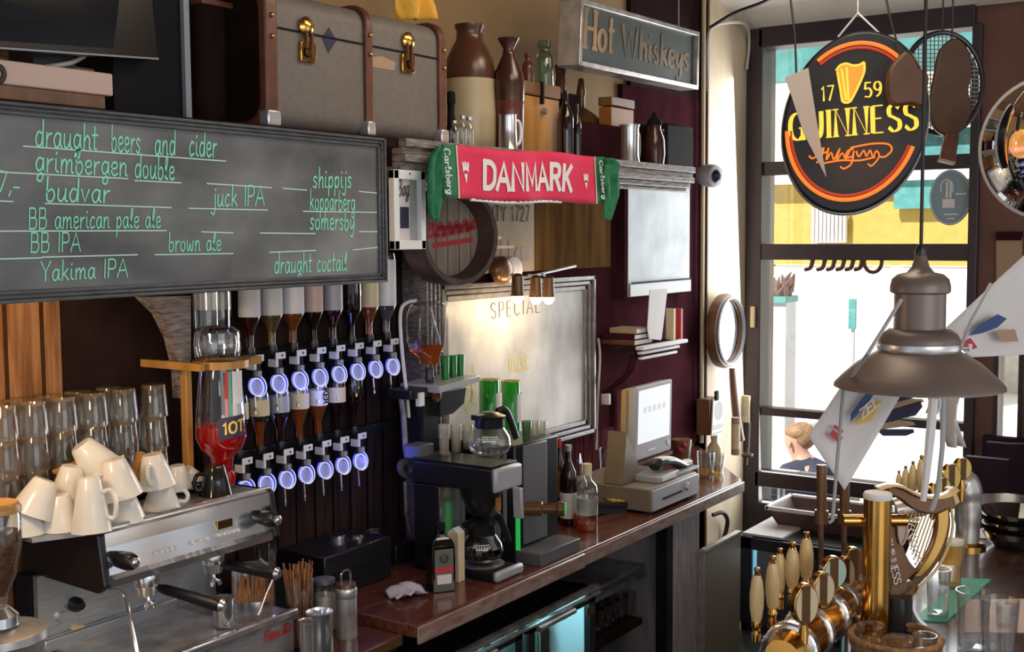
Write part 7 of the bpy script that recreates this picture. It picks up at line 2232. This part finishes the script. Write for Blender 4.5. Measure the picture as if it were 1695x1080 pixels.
# brown lettering under the transom
for i, px in enumerate((1338, 1358, 1374, 1390, 1405, 1420)):
    p = [at(px+a, b, x=XW-.02) for a, b in ((8, 418), (7, 432), (3, 444), (-6, 447))]
    o = MB().tube(crom(p, 4), [.016]*5+[.014]*4+[.012]*4, 8).build('window_hook', 'leather')
    tag(o, '%s brown hook-shaped letter from the left under the window transom' % ordn[i], 'letter', 'brown hooks under the transom')
p0 = at(1445, 434, x=XW-.02)
tag(MB().tube([p0+Vector((0, .055*math.cos(2*PI*k/20), .065*math.sin(2*PI*k/20))) for k in range(20)], .012, 8, closed=True).build('window_ring', 'leather'), 'brown ring after the hook-shaped letters under the window transom', 'ring')

# convex mirror top right
DM = 4.4
cm_ = at(1738, 245, d=DM)
s_ = DM/F
cmr = thing('convex_mirror', 'big round convex mirror at the right edge reflecting the bar', 'mirror', cm_)
av = Vector((-.72, -.05, .0)).normalized()
av = Vector((-math.cos(R(2)), math.sin(R(12)), -.08)).normalized()
rm = 118*s_
prof = [(rm*math.sin(k/12*.6)/math.sin(.6), .09*(math.cos(k/12*.6)-math.cos(.6))/(1-math.cos(.6))) for k in range(12, -1, -1)]
prof[-1] = (.0001, prof[-1][1])
MB().lathe(prof, cm_, 48, av).build('mirror_glass', 'mirror', cmr)
MB().open_lathe([(rm*.98, -.03), (rm*1.02, -.02), (rm*1.02, .004), (rm*.97, .006)], cm_, 48, av).build('rim', 'lightpl', cmr)
MB().lathe([(rm*.98, -.03), (.0001, -.035)], cm_, 40, av).build('back', 'black', cmr)
MB().tube([cm_+Vector((.05, 0, rm)), Vector((cm_.x+.05, cm_.y, CEIL))], .012, 8).build('ceiling_rod', 'black', cmr)

# ------------------------------------------------------------------ guests' bar
bar = thing('front_bar', 'dark polished wooden guest bar in the lower right corner', 'bar', (4.0, .2, 0))
bpl = [(1.4, 1.02), (3.15, 1.02), (3.6, 1.06), (4.4, 1.2), (5.2, 1.34), (5.55, 1.3), (5.7, 1.1), (5.7, -1.4), (1.4, -1.4)]
MB().prism([Vector((x, y, ZBAR-.05)) for x, y in bpl], (0, 0, .05)).build('bar_top', 'darkwood', bar, bevel=.008, smooth=False)
MB().prism([Vector((x, y-.08 if y > 0 else y, 0)) for x, y in bpl], (0, 0, ZBAR-.05)).build('bar_body', 'darkpanel', bar, smooth=False)
# tap tower drip base
tbz = .8
def px_at_depth(px, py, d):
    return at(px, py, d=d)
DT = 3.55
tw = thing('tap_tower', 'gleaming brass and chrome beer tap manifold at the lower right', 'beer tap', (3.3, 1.2, .8))
a, b, c = at(1310, 1075, d=3.25), at(1365, 1020, d=3.5), at(1412, 985, d=3.75)
MB().tube([a+(a-b)*.25, a, b, c, c+(c-b)*.2], [.05, .066, .068, .06, .05], 20).build('main_pipe', 'brass', tw)
for p, r_ in ((a, .078), (a.lerp(b, .5), .075), (b, .078), (b.lerp(c, .5), .072), (c, .07)):
    e = (c-a).normalized()
    MB().lathe([(r_*.9, -.018), (r_, -.012), (r_, .012), (r_*.9, .018)], p, 24, e).build('ring', 'chrome', tw)
MB().lathe([(.05, 0), (.05, .02), (.036, .03), (.036, a.z-.03-.6), (.05, a.z-.6)], Vector((a.x, a.y, .58)), 18).build('leg', 'chrome', tw)
MB().lathe([(.05, 0), (.05, .02), (.036, .03), (.036, c.z-.6)], Vector((c.x, c.y, .58)), 18).build('leg', 'chrome', tw)
MB().box(2.7, 3.9, 1.05, 1.6, .55, .58).build('tray', 'chrome', tw, bevel=.006)
for i, (px, py) in enumerate(((1290, 1040), (1312, 1020), (1330, 1000), (1350, 990), (1372, 975))):
    q = at(px-18, py+22, d=3.35+.09*i)
    b0 = a.lerp(c, i/4)
    MB().tube([b0, q, q+Vector((0, .03, -.09))], [.022, .02, .014], 10).build('faucet', 'chrome', tw)
MB().box(2.7, 3.9, 1.1, 1.55, 0, .55).build('tray_base', 'darkpanel', tw)


def tap_handle(px, pyt, pyb, w, d, lab, i):
    """ivory turned handle, brass ferrule and finial"""
    T_, B_ = at(px, pyt, d=d), at(px-2, pyb, d=d)
    h = T_.z-B_.z
    s = d/F
    w = w*s/2
    t = thing('beer_tap_lever', lab, 'tap handle', B_, 'ivory tap handles on the front bar')
    MB().lathe([(w*.5, h*.26), (w*.72, h*.3), (w*.95, h*.45), (w, h*.62), (w*.8, h*.8), (w*.5, h*.89), (.0001, h*.9)], B_, 18).build('grip', 'ivory', t)
    MB().lathe([(w*.6, 0), (w*.66, .1*h), (w*.5, .15*h), (w*.75, .2*h), (w*.55, h*.27), (.0001, h*.275)], B_, 16).build('ferrule', 'brass', t)
    MB().lathe([(w*.5, h*.89), (w*.3, h*.91), (w*.42, h*.95), (w*.4, h*.985), (.0001, h)], B_, 14).build('finial', 'gold', t)
    return t


for i, (px, pyt, pyb, w, d) in enumerate(((1254, 936, 1062, 24, 3.35), (1280, 917, 1040, 24, 3.42), (1292, 905, 1008, 21, 3.62), (1313, 895, 1000, 24, 3.6), (1336, 878, 985, 24, 3.66))):
    tap_handle(px, pyt, pyb, w, d, '%s ivory beer tap handle from the left at the front bar' % ordn[i], i)
for i, (px, pyt, pyb, w, d) in enumerate(((1489, 778, 840, 11, 4.5), (1500, 770, 838, 13, 4.48), (1512, 762, 836, 14, 4.46), (1526, 752, 834, 16, 4.44))):
    tap_handle(px, pyt, pyb, w, d, '%s ivory tap handle behind the harp tap, counted from the left' % ordn[i], i)


def medallion(px, py, w, h, d, face, lab, grp):
    p = at(px, py, d=d)
    s = d/F
    t = thing('tap_medallion', lab, 'tap handle', p+Vector((0, 0, -h*s/2-.05)), grp)
    n = (EYE-p); n.z = 0; n.normalize()
    n = Matrix.Rotation(R(38), 3, 'Z') @ n
    e = Vector((0, 0, 1)).cross(n)
    out = [p+e*(w*s*.62*math.cos(2*PI*k/28))+Vector((0, 0, h*s*.5*math.sin(2*PI*k/28))) for k in range(28)]
    MB().prism([q+n*.012 for q in out], -n*.024).build('disc', 'gold', t, bevel=.003)
    fm = MB().prism([p+(q-p)*.88+n*.0125 for q in out], n*.002)
    fm.build('face', face, t, smooth=False)
    b = MB().prism([p+e*(w*s*.62*a)+Vector((0, 0, h*s*.5*c_))+n*.0146 for a, c_ in ((-.45, .92), (.2, .97), (.2, -.9), (-.45, -.85))], n*.002)
    b.build('dark_band', 'bronze', t, smooth=False)
    MB().lathe([(.012, -.08), (.014, -.02), (.009, 0), (.009, .01)], p+Vector((0, 0, -h*s*.5)), 12).build('stem', 'brass', t)
    return t


for i, (px, py, w, h, d, f_, lab) in enumerate((
        (1331, 1000, 40, 70, 3.2, 'cream', 'cream-faced beer tap medallion nearest the camera'), (1360, 975, 36, 58, 3.4, 'cream', 'cream beer tap medallion second from the front'),
        (1378, 948, 40, 56, 3.5, 'mintcard', 'pale mint beer tap medallion in the middle'), (1398, 950, 26, 58, 3.65, 'cream', 'narrow cream beer tap medallion behind the mint one'),
        (1411, 932, 34, 54, 3.72, 'orangew', 'orange beer tap medallion beside the brass column'))):
    medallion(px, py, w, h, d, f_, lab, 'round tap medallions on the front bar')
for i, (px, py, w, h, d, lab) in enumerate(((1546, 812, 16, 26, 4.3, 'small yellow tap medallion lowest behind the harp tap'), (1560, 806, 20, 32, 4.32, 'small yellow tap medallion second behind the harp tap'), (1573, 790, 28, 46, 4.36, 'yellow tap medallion third behind the harp tap'), (1592, 776, 26, 38, 4.4, 'yellow tap medallion highest behind the harp tap'))):
    medallion(px, py, w, h, d, 'yellowface', lab, 'yellow tap medallions behind the harp')
# curved brass-and-steel pillar carrying the rear taps
rp = thing('rear_tap_column', 'curved pale steel and brass tap column behind the harp tap', 'beer tap', at(1598, 900, z=ZBAR))
q0 = at(1600, 905, z=ZBAR)
dq = (q0-EYE).dot(FW)
MB().tube(crom([q0, at(1602, 870, d=dq), at(1601, 825, d=dq), at(1592, 800, d=dq), at(1570, 812, d=dq), at(1520, 835, d=dq), at(1480, 845, d=dq)], 5), [.045]*6+[.05]*5+[.06]*5+[.055]*5+[.05]*5+[.045]*5, 16).build('column', 'silver', rp)
MB().lathe([(.07, 0), (.07, .012), (.05, .02)], q0, 20).build('base', 'brass', rp)

# brass column and cross tube
cb0 = at(1449, 1052, z=ZBAR)
dcb = (cb0-EYE).dot(FW)
ctop = at(1450, 816, d=dcb)
s_ = dcb/F
rC = 22.5*s_
bcol = thing('brass_column', 'tall polished brass beer column with pale round top on the front bar', 'beer tap', cb0)
MB().lathe([(rC*1.25, 0), (rC*1.25, .015), (rC, .02), (rC, ctop.z-ZBAR), (.0001, ctop.z-ZBAR)], cb0, 32).build('column', 'brass', bcol)
MB().lathe([(rC*1.03, ctop.z-ZBAR-.01), (rC*1.05, ctop.z-ZBAR), (rC*.95, ctop.z-ZBAR+.008), (.0001, ctop.z-ZBAR+.01)], cb0, 32).build('top_cap', 'white', bcol)
MB().tube([at(1395, 862, d=dcb), at(1500, 862, d=dcb)], 10*s_, 14).build('cross_tube', 'brass', bcol)
tp_ = MB().tube([at(1478, 838, d=dcb-.02), at(1478, 848, d=dcb-.02)], 3*s_, 8)
tp_.build('pin', 'chrome', bcol)
for i, px in enumerate((1360, 1398)):
    st_ = MB().tube([at(px, 770+20*i, d=dcb+.25), at(px, 845, d=dcb+.25)], .016, 10)
    st_.tube([at(px, 845, d=dcb+.25), at(px-1, 868, d=dcb+.25)], .022, 10)
    st_.tube([at(px-1, 868, d=dcb+.25), at(px-1, 1000, d=dcb+.25)], .009, 8)
    tag(st_.build('beer_line_rod', 'bronze'), ['left slim dark rod behind the brass column under the paper flag', 'right slim dark rod behind the brass column under the paper flag'][i], 'rod', 'slim rods behind the brass column')

# ------------------------------------------------------------------ harp tap
DH = dcb+.02
def hq(px, py, dd=0.0):
    return at(px, py, d=DH+dd)
hs_ = DH/F
harp = thing('harp_tap', 'bronze harp-shaped stout tap with strings and white lettering', 'beer tap', hq(1500, 988))
# neck beam: wavy, deep
def band(top, bot, m, name, depth=.05, bev=.006, dd=0.0):
    P = crom([hq(x, y, dd) for x, y in top], 5)+list(reversed(crom([hq(x, y, dd) for x, y in bot], 5)))
    return MB().prism(P, FW*depth).build(name, m, harp, bevel=bev, smooth=False)
band([(1470, 805), (1492, 809), (1518, 822), (1545, 826), (1568, 822), (1582, 812)], [(1470, 818), (1492, 828), (1515, 845), (1545, 852), (1575, 846), (1590, 834)], 'bronze', 'neck')
MB().tube(crom([hq(x, y, -.004) for x, y in ((1452, 809), (1474, 803), (1492, 806), (1518, 819), (1545, 823), (1568, 819), (1582, 809))], 5), [(2.6*hs_, .03)]*31, 8, flat=(0, 0, 1)).build('pale_top_edge', 'ivory', harp)
MB().prism([hq(1574, 812, -.006), hq(1580, 808, -.006), hq(1590, 832, -.006), hq(1582, 838, -.006)], FW*.06).build('pale_end_cap', 'ivory', harp, bevel=.004)
band([(1572, 842), (1574, 870), (1566, 905), (1548, 940), (1520, 970), (1496, 990)], [(1553, 850), (1552, 880), (1543, 910), (1526, 940), (1508, 962), (1484, 984)], 'bronze', 'bow', .045)
band([(1570, 842), (1570, 872), (1561, 905), (1542, 938), (1524, 956)], [(1553, 850), (1552, 880), (1543, 910), (1526, 940), (1512, 956)], 'gold', 'gilded_inner_bow', .03, .003, -.008)
MB().tube(crom([hq(x, y, -.006) for x, y in ((1575, 842), (1577, 872), (1569, 907), (1550, 943), (1524, 972), (1518, 985))], 5), 2.4*hs_, 8).build('pale_outer_edge', 'ivory', harp)
band([(1494, 872), (1496, 905), (1506, 930), (1520, 946)], [(1468, 870), (1469, 920), (1474, 960), (1476, 984)], 'bronze', 'soundbox', .055)
band([(1508, 962), (1520, 972), (1508, 990), (1486, 990)], [(1476, 970), (1474, 982), (1474, 984), (1480, 990)], 'bronze', 'foot', .05)
p0, p1 = hq(1464, 908, -.012), hq(1477, 966, -.012)
tdir = (p1-p0).normalized()
write(harp, 'white_lettering', 'GUINNESS', hq(1464, 892, -.004), hq(1480, 968, -.004), 12*hs_, 'white', .2, nib=.5, n=-FW, up=(RT*1-UP*-.25).normalized(), off=.003)
MB().tube(crom([hq(x, y, -.012) for x, y in ((1489, 850), (1498, 850), (1502, 870), (1499, 892), (1492, 902), (1487, 880))], 5, True), 2.0*hs_, 8, closed=True).prism([hq(x, y, -.01) for x, y in ((1490, 852), (1497, 852), (1501, 870), (1498, 890), (1492, 900), (1488, 880))], FW*.01).build('pale_oval_plate', 'pinkcard', harp)
sm3 = MB()
for k in range(9):
    t = k/8
    sm3.tube([hq(1505+52*t*.9, 846+5*math.sin(t*3), .02), hq(1495+26*t, 880+62*t**1.3, .02)], 1.3*hs_, 6)
sm3.build('strings', 'gold', harp)
sm4 = MB()
for k in range(8):
    t = k/7
    a = hq(1497+17*t, 876+60*t, .0); b = hq(1514+12*t, 872+62*t, .0)
    sm4.tube([a, a.lerp(b, .5)+UP*.012, b], 1.6*hs_, 6)
sm4.build('silver_pegs', 'silver', harp)
MB().lathe([(.06, 0), (.06, .015), (.045, .02), (.04, hq(1486, 985).z-ZBAR)], Vector((hq(1486, 1040).x, hq(1486, 1040).y, ZBAR)), 20).build('pedestal', 'black', harp)
MB().tube(crom([hq(1496, 985, .02), hq(1505, 1005, .02), hq(1515, 1025, .02), hq(1528, 1038, .02)], 5), .014, 8).build('chrome_spout', 'chrome', harp)

# ------------------------------------------------------------------ glasses and mats on the guest bar
def bz_(px, py):
    return at(px, py, z=ZBAR)
q = [bz_(x, y) for x, y in ((1510, 1030), (1568, 1030), (1640, 962), (1588, 960))]
tag(MB().prism([Vector((p.x, p.y, ZBAR)) for p in q], (0, 0, .006)).build('green_bar_mat', 'coaster', smooth=False), 'green rubber bar mat under the wheat beer on the front bar', 'mat')
PINT = [(.0001, 0), (.72, 0), (.74, .03), (.8, .5), (1, .96), (1, 1), (.95, 1), (.76, .5), (.68, .06), (.0001, .05)]
turned('beer_glass', 'full glass of cloudy golden wheat beer on the green bar mat', 'glass', (1572, 972, 890, 48), dict(z=ZBAR+.006),
       [('glass', PINT, 'clear'), ('beer', [(.0001, .055), (.68, .06), (.76, .5), (.92, .9), (.0001, .9)], 'beer'), ('foam', [(.92, .9), (.945, .955), (.0001, .96)], 'foam')], seg=28)
turned('clear_pint_glass', 'empty ribbed glass on the bar mat before the wheat beer', 'glass', (1552, 1022, 940, 40), dict(z=ZBAR+.006), [('glass', TUMB, 'clear')], seg=24)
turned('empty_tumbler', 'empty straight glass standing left of the two glasses in the bottom right corner', 'glass', (1609, 1082, 976, 56), dict(z=ZBAR), [('glass', TUMB, 'clear')], seg=28)
turned('empty_tumbler', 'nearest empty glass in the bottom right corner, right of its pair', 'glass', (1652, 1098, 990, 62), dict(z=ZBAR), [('glass', TUMB, 'clear'), ('thick_base', [(.0001, .05), (.78, .05), (.8, .14), (.0001, .15)], 'clear')], seg=28)
turned('tiny_shot_glass', 'small shot glass standing behind the nearest empty glass', 'glass', (1664, 1040, 1000, 34), dict(z=ZBAR), [('glass', TUMB, 'clear')])
wb_ = bz_(1482, 1075)
s_ = mpp(wb_)
wk2 = thing('wicker_tray', 'round brown wicker tray with small glasses at the bottom edge', 'tray', wb_)
rw = 74*s_
MB().lathe([(.0001, 0), (rw*.96, 0), (rw, .012), (rw*1.0, .035), (rw*.93, .035), (rw*.9, .012), (.0001, .01)], wb_, 36).build('woven_base', 'wicker', wk2)
MB().tube([wb_+Vector((rw*.97*math.cos(2*PI*k/36), rw*.97*math.sin(2*PI*k/36), .036)) for k in range(36)], .01, 8, closed=True).build('rim', 'wicker', wk2)
for i, (px, py, w) in enumerate(((1440, 1062, 46), (1490, 1085, 50), (1530, 1080, 40))):
    p = at(px, py, z=ZBAR+.012)
    s = mpp(p)
    o = MB().lathe([(r*w*s/2, z*.05) for r, z in TUMB], p, 22).build('tray_glass', 'clear')
    tag(o, ['left low glass on the wicker tray', 'front low glass on the wicker tray', 'right low glass on the wicker tray'][i], 'glass', 'low glasses on the wicker tray')
c0 = bz_(1660, 1045)
tag(MB().prism([Vector((p.x, p.y, ZBAR)) for p in [bz_(x, y) for x, y in ((1596, 1048), (1720, 1048), (1720, 993), (1598, 994))]], (0, 0, .003)).build('pink_menu_card', 'pinkcard', smooth=False), 'pale pinkish menu card lying under the empty glasses', 'card')
# dark glass bowls stack at right edge
bs0 = at(1684, 905, z=ZBAR)
s_ = mpp(bs0)
for i in range(3):
    p = Vector((bs0.x, bs0.y, ZBAR+.035*i))
    o = MB().lathe([(.0001, 0), (36*s_, 0), (50*s_, .03), (60*s_, .07), (57*s_, .07), (47*s_, .034), (33*s_, .006), (.0001, .006)], p, 32).build('glass_ashtray', 'smokegl')
    tag(o, ['lowest dark glass bowl of the stack at the right edge', 'middle dark glass bowl of the stack at the right edge', 'topmost dark glass bowl of the stack at the right edge'][i], 'bowl', 'stacked dark glass bowls')
q = [bz_(x, y) for x, y in ((1606, 893), (1650, 893), (1652, 868), (1608, 866))]
tag(MB().prism([Vector((p.x, p.y, ZBAR)) for p in q], (0, 0, .004)).build('printed_mat', 'paper', smooth=False), 'pale printed paper mat behind the wheat beer on the bar', 'mat')

# ------------------------------------------------------------------ tidy
for o in bpy.data.objects:
    if '_w' in o:
        del o['_w']
